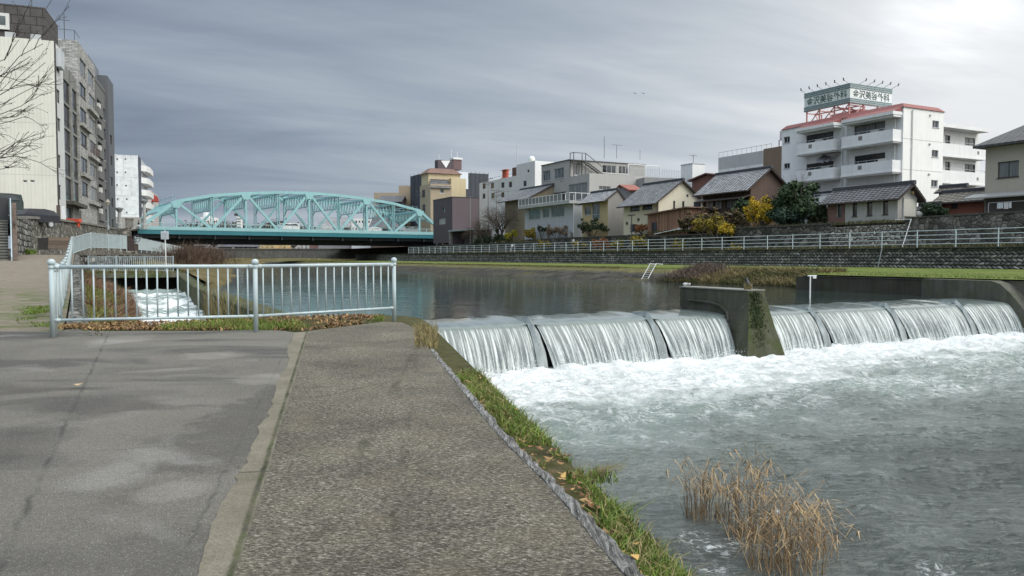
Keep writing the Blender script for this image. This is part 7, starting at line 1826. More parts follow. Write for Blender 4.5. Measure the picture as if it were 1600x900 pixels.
# F cream house
b = house('cream_house', 'cream two storey house with tiled roof and wide gable end', 54.6, (1029, 312.5), (974.5, 319), (1098, 303), 3.45, m_wr('cream_render', (.60, .545, .40), .22), m_wr('cream_gable', (.66, .615, .48), .15), (1067, 283.5), .5,
    wx=(((984.5, 317), (999.3, 328.8), dict(panes=2, frame='dkframe', glass='glass_b')), ((1004, 315), (1019, 326.4), dict(panes=2, frame='dkframe', glass='glass')), ((984.5, 350.7), (995, 361), dk), ),
    wy=(((1052, 312), (1055, 325), dict(panes=1, frame='dkframe', glass='glass')), ((1066, 312.5), (1069.5, 324.5), dict(panes=1, frame='dkframe', glass='glass')), ((1084, 313.5), (1095.6, 328), dk)), ox=.75, oy=.4)
p = b.Yp(1074, 305.5); mb = MB(); mb.box((p[0] - .12, -.05, p[1] - .14), (p[0] + .12, -.003, p[1] + .14)); mb.build('gable_vent', M['dksteel'], b.root)
mb = MB(); mb.tube([(-.1, .1, 0), (-.1, .1, b.h)], .05, 5); mb.build('downpipe', M['gutter'], b.root)
mb = MB()
for px, py in ((998, 343), (980, 349)): p = b.X(px, py); mb.box((-.1, p[0] - .15, p[1] - .15), (-.003, p[0] + .15, p[1] + .15))
mb.build('wall_vent', M['dksteel'], b.root)
# wooden shed before it
y0_, zc0 = at_x(TH, 1074, 325.5, 53.75); y1_, zc1 = at_x(TH, 1012, 336, 53.75); zb_ = 3.5
sh = rthing('timber_shed', 'rust brown vertical board shed with sloping roof before the cream house', 'shed', 53.75, y0_, zb_); L_ = y1_ - y0_; D_ = 3.0; mb = MB(); a, c = zc0 - zb_, zc1 - zb_
mb.prism([(0, 0, 0), (0, L_, 0), (0, L_, c), (0, 0, a)], (D_, 0, 0)); mb.build('wall', m_planks('rust_boards', (.235, .135, .09), .26), sh)
mb = MB(); mb.prism([(-.3, -.3, a + .06), (-.3, L_ + .35, c - .02), (-.3, L_ + .35, c + .1), (-.3, -.3, a + .18)], (D_ + .6, 0, 0)); mb.build('roof', plain('rusty_sheet_roof', (.16, .095, .075), .8, .25, 2), sh)
ya = at_x(TH, 1022.5, 350, 53.75)[0] - y0_; mb = MB(); mb.box((-.04, ya - .5, .5), (-.003, ya + .45, 1.7)); w_ = mb.build('window', M['dkframe'], sh); mb = MB(); mb.box((-.05, ya - .42, .58), (-.0415, ya + .37, 1.62)); mb.build('pane', M['glass'], w_)
vh = Vector(RW(53.6, at_x(TH, 1027, 360, 53.6)[0], 3.85)); ws = thing('white_sheet', 'white corrugated sheet lying on the retaining wall top', 'sheet', vh, TH); mb = MB(); mb.prism([(-.3, -3.6, .35), (-.3, .2, -.05), (-.3, .2, .03), (-.3, -3.6, .43)], (.9, 0, 0)); mb.prism([(-.2, -4.9, .36), (-.2, -3.65, .36), (-.2, -3.65, .52), (-.2, -4.9, .6)], (.7, 0, 0)); mb.build('sheet_metal', M['white'], ws)
# G narrow ochre house
b = house('ochre_house', 'narrow house with ochre front and blank grey side wall', 54.8, (950, 310), (910, 314.5), (974.5, 307), 3.55, m_wr('ochre_render', (.44, .345, .185), .22), plain('grey_sheet_side', (.25, .235, .215), .75, .1, .5, .3), (966, 298), .62,
    wx=(((913, 323), (923.4, 335.5), dict(panes=2, frame='alu', glass='glass')), ((924.8, 318.4), (936.8, 342), dict(panes=2, frame='alu', glass='glass_b', hbar=.3))), ox=.6, oy=.15, oyb=.2)
simple = simple_block('red_roof_house', 'small house with red roof showing between two tiled roofs', 'house', 984, 1001, 298, 104, 3.5, 5, bgm[1], TH * .6, None, .8, None, plain('red_sheet_roof', (.26, .085, .06), .7, .2))
# H terrace house
grn = m_wr('blue_grey_siding', (.40, .42, .435), .35)
b = Bld('terrace_house', 'pale blue grey house with railed roof terrace above large windows', 'house', TH, 54.7, (897, 318), (820, 326), (912, 317), 3.55)
for a, c in (((826, 327.4), (844, 342)), ((848, 325.4), (858, 339.6)), ((861.6, 323.2), (881.6, 338))): b.wx(a, c, panes=3 if a[0] == 861.6 else 2, frame='alu', glass=random.choice(['curt_b', 'glass_b']))
b.body(grn); b.D = max(b.D, 3); mb = MB(); mb.box((-.9, -.25, b.h + .003), (b.D + .1, b.L + .5, b.h + .38)); mb.build('terrace_slab', plain('terrace_slab_grey', (.36, .37, .37), .7, .1, 1, .4), b.root)
rl = MB(); z0 = b.h + .383
n = 14
for i in range(n + 1): y = lerp(-.2, b.L + .4, i / n); rl.bar((-.85, y, z0), (-.85, y, z0 + 1.05), .06)
for z in (1.05, .1): rl.bar((-.85, -.2, z0 + z), (-.85, b.L + .4, z0 + z), .06)
rl.bar((-.85, -.2, z0 + 1.05), (b.D, -.2, z0 + 1.05), .06); rl.bar((b.D, -.2, z0), (b.D, -.2, z0 + 1.05), .06)
for i in range(4): rl.bar((lerp(-.85, b.D, i / 4), -.2, z0), (lerp(-.85, b.D, i / 4), -.2, z0 + 1.05), .06)
rq = rl.build('terrace_railing', M['whframe'], b.root)
mb = MB(); mb.quad((-.83, 1.6, z0 + .12), (-.83, b.L + .35, z0 + .12), (-.83, b.L + .35, z0 + .98), (-.83, 1.6, z0 + .98)); mb.build('panel', M['curt_b'], rq)
mb = MB(); mb.tube([(-.12, -.1, 0), (-.12, -.1, b.h + 1.2)], .05, 5); mb.build('downpipe', M['offwhite'], b.root)
tk = rthing('water_drum', 'grey ribbed drum beside the corner of the terrace house', 'drum', 54.2, at_x(TH, 890, 354, 54.2)[0], 3.75); mb = MB(); mb.lathe([(.3, 0), (.32, .05), (.3, .3), (.32, .35), (.3, .6), (.31, .9), (.1, .95)], (0, 0, 0), 12); mb.build('shell', plain('galv_drum', (.22, .22, .21), .5), tk)
# I grey main block with roof stairs
gm_ = m_wr('mid_grey_render', (.34, .335, .315), .3)
b = Bld('grey_block', 'mid grey concrete block with rooftop stairs and glazed loggias', 'building', TH, 60.5, (921, 270.5), (846, 284), (1022, 284), 3.5)
for a, c, k in (((848.4, 304), (884, 320), dict(panes=4, frame='alu', glass='glass', sill=False)), ((888, 289), (917.5, 310), dict(panes=3, frame='alu', glass='curt_b', sill=False))): b.wx(a, c, **k)
b.wy((936, 290.5), (954, 297), panes=3, frame='alu', glass='glass_b'); b.wy((975, 293), (990, 299), panes=2, frame='alu', glass='glass')
b.body(gm_, m_wr('mid_grey_side', (.40, .395, .375), .25)); hI = b.h
U = Bld('upper', '', '', TH, 60.5, (889.5, 250), (846, 256.5), (1007, 260.5), 0); u0 = U.y0 - b.y0; bpy.data.objects.remove(U.root)
zU = at_x(TH, 889.5, 250, 60.5)[1] - 3.5; DU = U.D; LU = U.L; mb = MB(); rx = []
for (a, c) in (((848, 268), (859.8, 281.8)), ((866, 264.4), (880.8, 279.2))):
    p, q = b.X(*a), b.X(*c); rx.append((min(p[0], q[0]) - u0, min(p[1], q[1]) - hI, max(p[0], q[0]) - u0, max(p[1], q[1]) - hI))
rx = facade(mb, (-.004, u0, hI + .003), (0, 1, 0), (-1, 0, 0), LU, 0, zU - hI, rx, .14)
dwin = [(.9, .3, 1.9, 2.2), (6.0, .9, 8.5, 2.1), (9.0, .9, 11, 2.1)]
dwin = facade(mb, (-.004, u0, hI + .003), (1, 0, 0), (0, -1, 0), DU, 0, zU - hI, dwin, .14)
mb.quad((DU, u0, hI + .003), (DU, u0 + LU, hI + .003), (DU, u0 + LU, zU), (DU, u0, zU)); mb.quad((0, u0, zU), (DU, u0, zU), (DU, u0 + LU, zU), (0, u0 + LU, zU)); mb.build('upper_storey', gm_, b.root)
for r in rx: window(b.root, (-.004, u0, hI + .003), (0, 1, 0), (-1, 0, 0), r, .14, 3, 'alu', glass='glass_b')
for r in dwin: window(b.root, (-.004, u0, hI + .003), (1, 0, 0), (0, -1, 0), r, .14, 3, 'whframe', glass='glass')
mb = MB(); mb.box((-.15, u0 - .15, zU + .003), (DU + .2, u0 + LU, zU + .1)); mb.build('roof_edge', M['dkframe'], b.root)
mb = MB(); y_ = u0 - 1.1; xw = 2.2
for (x, y) in ((.1, u0 - .1), (.1, y_), (xw, y_), (xw, u0 - .1)): mb.bar((x, y, hI), (x, y, zU + 1.05), .09)
for z in (zU - .1, zU + 1.0): mb.bar((.1, y_, z), (xw, y_, z), .09); mb.bar((.1, u0 - .1, z), (.1, y_, z), .09)
mb.box((.1, y_, zU - .14), (xw, u0 - .12, zU - .05)); nst = 11; xe2 = xw + 4.0
for i in range(nst): f = (i + .5) / nst; mb.box((lerp(xw, xe2, f) - .14, y_, lerp(zU - .1, hI + .1, f) - .04), (lerp(xw, xe2, f) + .14, y_ + .8, lerp(zU - .1, hI + .1, f)))
mb.bar((xw, y_, zU - .15), (xe2, y_, hI), .08, .2); mb.bar((xw, y_, zU + 1.0), (xe2, y_, hI + 1.0), .08); mb.bar((xw, y_ + .8, zU - .15), (xe2, y_ + .8, hI), .08, .2)
mb.build('roof_stairs', plain('dark_grey_stair', (.07, .07, .07), .6), b.root)
mb = MB()
for i in range(24): mb.bar((xe2 + .2 + i * .45, .1, hI), (xe2 + .2 + i * .45, .1, hI + 1.1), .035)
mb.bar((xe2 + .2, .1, hI + 1.1), (xe2 + 10.8, .1, hI + 1.1), .05); mb.build('roof_railing', M['alu'], b.root)
mb = MB(); mb.bar((xe2 + 1.0, .6, hI), (xe2 + 1.0, .6, hI + 1.75), .12); mb.bar((xe2 + 4.2, .6, hI), (xe2 + 4.2, .6, hI + 1.75), .12); mb.bar((xe2 + 1.0, .6, hI + 1.75), (xe2 + 6.9, .6, hI + 1.75), .12); mb.bar((xe2 + 6.9, .6, hI), (xe2 + 6.9, .6, hI + 1.75), .12); mb.build('white_frame', M['whframe'], b.root)
mb = MB(); mb.tube([(3.6, 1.6, zU), (3.6, 1.6, zU + 3.2)], .035, 5); mb.tube([(5.4, 1.0, zU), (5.4, 1.0, zU + 2.0)], .03, 5); mb.tube([(4.6, 1.0, zU + 2.0), (6.4, 1.0, zU + 2.0)], .022, 4); mb.tube([(9.5, .8, zU), (9.5, .8, zU + 1.5)], .03, 4); mb.build('antenna', M['dksteel'], b.root)
# J white block with radome
b = Bld('white_block', 'stained white block with stepped roof and white radome ball', 'building', TH, 74, (836, 251), (749, 256.5), (866, 250), 3.5)
yt = b.X(807, 252)[0]; zl = b.X(806, 274.5)[1]
for a, c in (((754, 287), (759, 294.5)), ((767, 286), (772, 294)), ((783, 285.5), (788, 293)), ((795, 284.4), (800, 292.2)), ((817.6, 283), (822.6, 290.6)), ((767.5, 302), (772.5, 309.5)), ((754, 303), (758.5, 310)), ((783, 301), (788, 308)), ((824, 265.5), (827, 269))):
    b.wx(a, c, panes=1, frame='dkframe', glass='glass', sill=False)
mb = MB(); st_ = m_wr('stained_white', (.60, .595, .57), .6); hJ = b.h
r1 = [(r[0], r[1], r[2], min(r[3], (hJ if r[0] < yt else zl) - .05)) for r, k in b.rx]
ra = [r for r in r1 if r[2] < yt]; rb = [(r[0] - yt, r[1], r[2] - yt, r[3]) for r in r1 if r[0] > yt]
ra = facade(mb, (0, 0, 0), (0, 1, 0), (-1, 0, 0), yt, 0, hJ, ra, .14); rb = facade(mb, (0, yt, 0), (0, 1, 0), (-1, 0, 0), b.L - yt, 0, zl, rb, .14)
D_ = b.D; mb.quad((0, 0, 0), (D_, 0, 0), (D_, 0, hJ), (0, 0, hJ), 1); mb.quad((0, 0, hJ), (D_, 0, hJ), (D_, yt, hJ), (0, yt, hJ)); mb.quad((0, yt, zl), (D_, yt, zl), (D_, yt, hJ), (0, yt, hJ)); mb.quad((0, yt, zl), (D_, yt, zl), (D_, b.L, zl), (0, b.L, zl)); mb.quad((0, b.L, 0), (D_, b.L, 0), (D_, b.L, zl), (0, b.L, zl)); mb.quad((D_, 0, 0), (D_, b.L, 0), (D_, b.L, zl), (D_, 0, zl))
mb.build('wall', [st_, M['white']], b.root)
for r in ra: window(b.root, (0, 0, 0), (0, 1, 0), (-1, 0, 0), r, .14, 1, 'dkframe', glass='glass', sill=False)
for r in rb: window(b.root, (0, yt, 0), (0, 1, 0), (-1, 0, 0), r, .14, 1, 'dkframe', glass='glass', sill=False)
p = b.X(823, 251); rd = MB(); rd.ball((1.2, p[0], hJ + .72), .66, 16); rd.tube([(1.2, p[0], hJ), (1.2, p[0], hJ + .2)], .3, 8); rd.build('radome', plain('white_radome', (.75, .745, .70), .5, .03), b.root, True)
p = b.X(782, 272); mb = MB(); 
for i in range(3): mb.lathe([(.38, 0), (.38, 1.5), (.1, 1.7)], (1.2, p[0] - .75 + i * .75, zl + .3), 8)
mb.box((.6, p[0] - 1.3, zl + 1.9), (1.8, p[0] + 1.2, zl + 2.0)); mb.box((.6, p[0] - 1.2, zl), (1.8, p[0] + 1.2, zl + .28)); mb.build('red_tank', plain('red_tank_paint', (.42, .085, .045), .6), b.root)
p = b.X(800, 270); mb = MB(); mb.box((.5, p[0] - .7, zl), (2, p[0] + .9, zl + 1.9)); mb.build('roof_unit', M['rust'], b.root)
p = b.X(805, 250); mb = MB(); mb.tube([(.4, p[0], zl), (.4, p[0], hJ + 4.3)], .07, 5); mb.build('mast', M['alu'], b.root)
mb = MB(); mb.bar((.1, yt, zl + .6), (.1, b.L, zl + .6), .05); mb.build('roof_rail', M['rust'], b.root)
# K tan house
b = house('tan_house', 'tan rendered house with tiled roof half hidden by bare trees', 56.8, (832, 306.5), (789, 311), (846, 305), 3.5, m_wr('tan_render', (.26, .215, .145), .25), None, None, .5, ox=.9, oy=.3, oyb=1.3, D=7)
# L purple house by the bridge
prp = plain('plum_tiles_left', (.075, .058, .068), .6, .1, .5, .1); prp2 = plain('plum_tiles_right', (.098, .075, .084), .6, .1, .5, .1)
b = Bld('plum_house', 'dark plum coloured flat roofed house on a pillar beside the bridge end', 'house', TH, 54.2, (706.7, 308), (676.8, 310.5), (748, 310), 1.9)
zlow = b.X(690, 380)[1]
b.wx((690.5, 324), (696, 331), panes=1, frame='alu', glass='glass'); b.wx((685, 341), (696, 350), panes=2, frame='alu', glass='curt'); 
mb = MB(); hL = b.h
rr = [(r[0], r[1] - zlow, r[2], r[3] - zlow) for r, k in b.rx]; rr = facade(mb, (0, 0, zlow), (0, 1, 0), (-1, 0, 0), b.L, 0, hL - zlow, rr, .2)
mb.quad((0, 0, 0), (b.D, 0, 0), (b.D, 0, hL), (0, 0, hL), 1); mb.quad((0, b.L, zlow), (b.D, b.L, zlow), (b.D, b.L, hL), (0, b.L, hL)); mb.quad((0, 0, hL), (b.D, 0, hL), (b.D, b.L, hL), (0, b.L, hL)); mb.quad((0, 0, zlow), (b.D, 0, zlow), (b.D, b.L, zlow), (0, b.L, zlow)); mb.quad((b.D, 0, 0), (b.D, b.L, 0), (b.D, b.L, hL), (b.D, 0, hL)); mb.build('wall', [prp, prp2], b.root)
for r, wk in zip(rr, ('glass', 'curt')): window(b.root, (0, 0, zlow), (0, 1, 0), (-1, 0, 0), r, .2, 2, 'alu', glass=wk, sill=False)
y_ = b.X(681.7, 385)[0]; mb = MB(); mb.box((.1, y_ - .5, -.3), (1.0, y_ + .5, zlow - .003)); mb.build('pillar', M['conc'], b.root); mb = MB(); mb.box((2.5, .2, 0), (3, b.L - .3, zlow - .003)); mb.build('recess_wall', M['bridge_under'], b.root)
mb = MB(); mb.box((-.06, -.06, hL + .003), (b.D + .06, b.L + .06, hL + .12)); mb.build('roof_edge', M['dkframe'], b.root)
lt = rthing('garage_shelter', 'low grey shelter with flat roof beside the plum house', 'shelter', 53.6, at_x(TH, 726, 370, 53.6)[0], 1.9); mb = MB(); ly, lz = at_x(TH, 700, 360, 53.6); ry, rz_ = at_x(TH, 741, 361, 53.6); o_ = at_x(TH, 726, 370, 53.6)[0]
mb.box((0, ry - o_, lz - 1.9 - .25), (3.5, ly - o_, lz - 1.9)); mb.build('roof', M['steel'], lt); mb = MB()
for y in (ry - o_ + .4, ly - o_ - .4): mb.box((.1, y - .3, 0), (.6, y + .3, lz - 2.16))
mb.box((3, ry - o_, 0), (3.3, ly - o_, lz - 2.16)); mb.build('support_wall', M['conc'], lt)
# M tan and yellow block, N dark netted block
tan = plain('tan_block_render', (.37, .30, .21), .8, .08, .4, .2); yel = plain('yellow_block_render', (.53, .44, .28), .8, .06, .4, .2)
b = Bld('tan_block', 'tan and yellow stepped block with brown mansard roof behind the plum house', 'building', TH, 63, (672.5, 287), (656, 291), (728, 286), 3.5)
for a, c in (((659.5, 297), (664, 307)), ((660, 320), (664.5, 330))): b.wx(a, c, panes=2, frame='dkframe', glass='glass')
b.wy((705.5, 295), (714, 301), panes=2, frame='whframe', glass='glass'); b.wy((688, 295), (694, 302), panes=1, frame='whframe', glass='glass_b')
b.body(tan, tan); hM = b.h; xs1 = b.Yp(705, 285)[0]
zy = at_y(TH, 716, 279, b.y0 + .0)[1] - 3.5; mb = MB(); mb.box((xs1, -.05, .0), (b.D, 3, zy)); mb.build('yellow_wing', yel, b.root)
z2 = at_y(TH, 700, 272, b.y0 + 1.5)[1] - 3.5; xq = at_y(TH, 719, 272, b.y0 + 1.5)[0] - 63; mb = MB(); mb.box((.1, 1.5, hM + .003), (xq, 6, z2)); mb.build('upper_storey', yel, b.root)
mb = MB(); gable_pts = [(-.3, -.45, hM - .9), (xs1 - .1, -.45, hM - .9), (xs1 - .3, 1.45, hM + 1.2), (.6, 1.45, hM + 1.2)]; mb.prism(gable_pts, (0, .12, .12)); mb.build('tile_skirt', M['kawara_dk'], b.root)
mb = MB(); z3 = z2 + 1.3; mb.add([(-.4, 1.0, z2 + .003), (xq + .4, 1.0, z2 + .003), (xq + .4, 6.4, z2 + .003), (-.4, 6.4, z2 + .003), (1.2, 2.6, z3), (xq - 1.2, 2.6, z3), (xq - 1.2, 5, z3), (1.2, 5, z3)], [(0, 1, 5, 4), (1, 2, 6, 5), (2, 3, 7, 6), (3, 0, 4, 7), (4, 5, 6, 7)]); mb.build('roof', plain('brown_roof', (.17, .10, .08), .7), b.root)
pa, zp = at_y(TH, 684, 249.5, b.y0 + 3); pb_, _ = at_y(TH, 721, 249.5, b.y0 + 3); pc, _ = at_y(TH, 708, 249.5, b.y0 + 3)
mb = MB(); mb.box((pa - 63, 3, z3 + .003), (pc - 63, 4.9, zp - 3.5)); mb.build('penthouse', plain('plum_penthouse', (.075, .058, .068), .6), b.root); mb = MB(); mb.box((pc - 63 + .01, 2.9, z3 + .003), (pb_ - 63, 4.8, zp - 3.5 + .3)); mb.build('penthouse', plain('brown_penthouse', (.14, .085, .085), .6), b.root)
mb = MB(); mb.box((pc - 63 - .05, 2.7, zp - 3.2 + .003), (pb_ - 63 + .15, 5, zp - 2.75)); mb.build('white_cap', M['white'], b.root)
xa_, za_ = at_y(TH, 689, 251, b.y0 + 2.98); xb_, zb2 = at_y(TH, 703.5, 251, b.y0 + 2.98); xm, zm = at_y(TH, 697, 262.5, b.y0 + 2.98); mb = MB(); mb.prism([(xa_ - 63, 2.96, za_ - 3.5), (xb_ - 63, 2.96, zb2 - 3.5), (xm - 63, 2.96, zm - 3.5)], (0, .03, 0)); mb.build('white_triangle', M['white'], b.root)
mb = MB(); mb.tube([(pc - 63, 4, zp - 3.5), (pc - 63, 4, zp - 3.5 + 2.6)], .06, 5); mb.tube([(pa - 62.3, 4, zp - 3.5), (pa - 62.3, 4, zp - 3.5 + 1.5)], .05, 5); mb.tube([(pc - 61.5, 4, zp - 3.5), (pc - 61.5, 4, zp - 3.5 + 2.2)], .05, 5); mb.build('antenna', M['whframe'], b.root)
net = plain('dark_scaffold_net', (.055, .062, .075), .8, .2, .5)
b = Bld('netted_block', 'dark blue grey building wrapped in scaffold netting behind the tan block', 'building', TH, 78, (673, 267), (641.5, 269), (763, 268.5), 3.5); b.body(net)
mb = MB()
for i in range(14): x = b.D * i / 13; mb.bar((x, -.06, 0), (x, -.06, b.h + .5), .07)
for i in range(6): y = b.L * i / 5; mb.bar((-.06, y, 0), (-.06, y, b.h + .6), .07)
mb.build('scaffold', M['dksteel'], b.root)
p1, zq1 = at_y(TH, 712.5, 268, b.y0 - .3); p2, zq2 = at_y(TH, 731.5, 295.5, b.y0 - .3); mb = MB(); mb.box((p1 - 78, -.35, zq2 - 3.5), (p2 - 78, -.3, zq1 - 3.5)); mb.build('white_banner', plain('white_banner_cloth', (.66, .70, .74), .6, .05), b.root)
# P, Q behind
b = Bld('white_stair_tower', 'tall plain white tower behind the cream house', 'building', TH, 82, (1082, 256), (1064, 257.5), (1101, 258), 3.5); b.body(M['white']); b.parapet(M['alu'], .15, .3, .05); mb = MB(); mb.tube([(1, 1, b.h), (1, 1, b.h + 1.6)], .05, 4); mb.tube([(.3, 1, b.h + 1.5), (1.8, 1, b.h + 1.5)], .03, 4); mb.build('antenna', M['dksteel'], b.root)
b = Bld('pale_grey_block', 'pale grey flat block with roof railing behind the timber house', 'building', TH, 84, (1205, 233), (1122.5, 243), (1240, 232), 3.5); b.body(plain('pale_grey_render', (.46, .46, .45), .8, .08, .4, .25)); 
mb = MB()
for i in range(12): y = b.L * i / 11; mb.bar((.1, y, b.h), (.1, y, b.h + .8), .05)
mb.bar((.1, 0, b.h + .8), (.1, b.L, b.h + .8), .05); mb.build('roof_railing', M['alu'], b.root)
mb = MB(); zw = b.X(1150, 262)[1]; mb.box((-.03, .1, zw - 3), (-.003, b.L - .05, zw)); mb.build('light_band', M['white'], b.root)
b = Bld('brown_block', 'brown windowless block with white water tank beside the apartments', 'building', TH, 80, (1222, 228), (1193, 232), (1240, 226), 3.5); b.body(plain('brown_render', (.20, .145, .105), .85, .12, .6, .3)); p = b.X(1215, 229)
mb = MB(); mb.lathe([(.75, 1.0), (.8, 1.2), (.8, 2.2), (.3, 2.5)], (1.5, p[0], b.h), 10); wt_ = mb.build('water_tank', M['offwhite'], b.root); mb = MB()
for a in (-.6, .6):
    for c in (-.6, .6): mb.bar((1.5 + a, p[0] + c, b.h), (1.5 + a, p[0] + c, b.h + 1.05), .09)
mb.build('stand', M['dksteel'], wt_)
simple_block('brick_house', 'low house with red brick colour gable behind the timber house roof', 'house', 1131, 1170, 276, 97, 3.5, 6, plain('brick_red_far', (.17, .085, .065), .8, .15), TH, None, .5, None, plain('red_tile_far', (.13, .07, .06), .7, .2))
# small low roofs seen between the blocks
simple_block('solar_roof', 'low grey roof with dark solar panels behind the grey block', 'building', 1007, 1062, 277, 112, 3.5, 8, bgm[1], TH * .5, None)
# ------------------------------------------------------------------ planting on the right bank
def ft(px, t0, z=3.9, py=345): s = at_x(TH, px, py, t0)[0]; return RW(t0, s, z)
def leafy(name, label, px, t0, zb, blobs, n, size, mat, cat='tree', seed=1, trunk=.1, group=None, th=2.0, shell=.55):
    """blobs: (px, py, radius) crown lobes on the plane t=t0"""
    base = ft(px, t0, zb); o = thing(name, label, cat, base, TH, group); s0 = at_x(TH, px, 345, t0)[0]; B_ = []
    for i, (bx_, by_, R) in enumerate(blobs):
        s, z = at_x(TH, bx_, by_, t0); dt = ((i * 37) % 7 - 3) * .22 * R; B_.append((dt, s - s0, z - zb, R * .8)); rr = random.Random(seed * 31 + i)
        for _ in range(4): v = Vector((rr.gauss(0, 1), rr.gauss(0, 1), rr.gauss(.15, .8))).normalized() * R * rr.uniform(.75, 1.1); B_.append((dt + v.x, s - s0 + v.y, z - zb + v.z, R * rr.uniform(.2, .42)))
    tr = MB(); c = np.mean([q[:3] for q in B_], 0)
    for q in B_[::2]: tr.tube([(0, 0, -.2), (q[0] * .3, q[1] * .35, (q[2]) * .4), (q[0], q[1], q[2])], [trunk, trunk * .7, trunk * .25], 6)
    tr.build('trunk', M['bark'], o); foliage('crown', B_, n, size, mat, o, seed, shell); return o
M['lf_green'] = m_leaf('evergreen_leaves', [(.018, .035, .016), (.03, .055, .025), (.05, .08, .035), (.075, .11, .05)])
M['lf_blue'] = m_leaf('blue_green_leaves', [(.02, .042, .03), (.035, .065, .045), (.06, .09, .06)])
M['lf_yel'] = m_leaf('golden_leaves', [(.34, .21, .012), (.52, .35, .02), (.64, .44, .04), (.22, .16, .02)])
M['lf_oli'] = m_leaf('olive_gold_leaves', [(.10, .10, .02), (.22, .18, .025), (.42, .29, .03), (.07, .075, .02)])
M['lf_dark'] = m_leaf('dark_shrub_leaves', [(.015, .028, .012), (.03, .05, .02), (.05, .07, .03)])
M['lf_or'] = m_leaf('orange_leaves', [(.22, .08, .03), (.34, .13, .045), (.14, .07, .035)])
leafy('evergreen_tree', 'large dark evergreen tree right of the golden shrub', 1245, 55.6, 3.9, [(1243, 302, 1.3), (1228, 318, 1.5), (1252, 318, 1.7), (1262, 332, 1.3), (1238, 335, 1.5), (1217, 328, 1.2), (1244, 296, .8), (1268, 322, 1.0)], 9000, .30, M['lf_green'], seed=301, trunk=.14, shell=.35)
leafy('evergreen_shrub', 'blue green rounded shrub before the dark evergreen tree', 1231, 54.5, 3.9, [(1231, 338, 1.1), (1224, 343, .8), (1240, 342, .8)], 3000, .22, M['lf_blue'], 'shrub', seed=302, trunk=.06)
leafy('dark_shrub', 'dark leafy shrub between evergreen tree and gatehouse', 1282, 54.6, 3.9, [(1278, 333, .8), (1286, 330, .8), (1292, 338, .6), (1270, 342, .7)], 2600, .2, M['lf_dark'], 'shrub', seed=303, trunk=.05)
leafy('golden_tree', 'bright golden yellow tree left of the dark evergreen', 1190, 54.6, 3.9, [(1188, 322, 1.0), (1196, 330, 1.1), (1180, 334, 1.0), (1191, 343, 1.0), (1202, 320, .7), (1174, 342, .7), (1192, 314, .6), (1204, 338, .7)], 5200, .17, M['lf_yel'], seed=304, trunk=.07, shell=.3)
leafy('golden_tree', 'olive gold leaning tree lower on the slope behind the railing', 1124, 52.4, 1.95, [(1100, 347, .8), (1112, 350, .95), (1126, 352, .9), (1137, 358, .75), (1095, 356, .7), (1110, 360, .7), (1118, 342, .6), (1142, 364, .4)], 4300, .17, M['lf_oli'], seed=305, trunk=.09, shell=.25)
leafy('golden_branch', 'small golden yellow spray right of the olive gold tree', 1131, 52.2, 1.95, [(1134, 357, .55), (1128, 361, .45), (1140, 361, .4)], 900, .15, M['lf_yel'], 'shrub', seed=306, trunk=.04)
leafy('olive_shrub', 'olive green shrub in front of the timber house', 1160, 55.5, 3.9, [(1160, 322, .8), (1168, 330, 1.0), (1154, 335, .9), (1163, 318, .6), (1172, 320, .6)], 3200, .2, M['lf_oli' if False else 'lf_green'], 'shrub', seed=307, trunk=.05, shell=.3)
M['lf_br'] = m_leaf('brown_bush_twigs', [(.08, .058, .032), (.13, .09, .05), (.10, .095, .04)])
for i, (px, pts_, lab) in enumerate(((1095, [(1085, 343, .9), (1098, 340, 1.0), (1108, 346, .9)], 'brown winter bush right of the board shed'), (1138, [(1128, 340, .9), (1142, 338, .9), (1150, 344, .9)], 'brown winter bush below the timber house windows'), (1078, [(1076, 350, .8), (1070, 355, .5)], 'small brown bush against the board shed corner'))):
    leafy('brown_bush', lab, px, 54.0, 3.8, pts_, 2200, .25, M['lf_br'], 'shrub', 310 + i, .05, 'brown winter bushes on the wall top', shell=.1)
leafy('ivy_shrub', 'small green shrub at the left end of the red shed', 1459, 54.6, 3.95, [(1459, 326, .7), (1466, 329, .6), (1472, 332, .4)], 1500, .16, M['lf_green'], 'shrub', seed=320, trunk=.04)
leafy('yellow_shrub', 'round yellow green shrub on the wall by the tan house', 800, 54.0, 3.5, [(800, 368, .75), (806, 365, .7), (793, 371, .6)], 1500, .2, m_leaf('lime_leaves', [(.24, .22, .02), (.36, .31, .03), (.18, .18, .03)]), 'shrub', seed=321, trunk=.04)
leafy('orange_shrub', 'orange brown shrub behind the white railing below the terrace house', 941, 52.0, 1.95, [(936, 381, .7), (945, 380, .75), (950, 384, .5)], 1300, .2, M['lf_or'], 'shrub', seed=322, trunk=.04)
leafy('orange_shrub', 'rust coloured shrub at the left foot of the board shed', 1004, 54.0, 3.6, [(1002, 356, .6), (1010, 355, .55), (996, 358, .4)], 1100, .16, M['lf_or'], 'shrub', seed=323, trunk=.04)
leafy('green_shrub', 'dark green shrub below the ochre house', 925, 54.0, 3.5, [(920, 353, .9), (932, 353, .9), (912, 357, .7), (940, 357, .6)], 2200, .2, M['lf_dark'], 'shrub', seed=324, trunk=.05)
leafy('straw_bush', 'straw coloured dry bush before the terrace house', 868, 54.0, 3.5, [(866, 362, .9), (878, 361, .9), (884, 364, .6)], 1800, .22, m_leaf('straw_twigs', [(.16, .12, .075), (.22, .165, .11), (.12, .09, .06)]), 'shrub', seed=325, trunk=.04, shell=.1)
leafy('olive_bush', 'olive bush left of the straw coloured bush', 838, 54.0, 3.5, [(836, 364, .9), (828, 367, .7)], 1500, .2, M['lf_oli'], 'shrub', seed=326, trunk=.04)
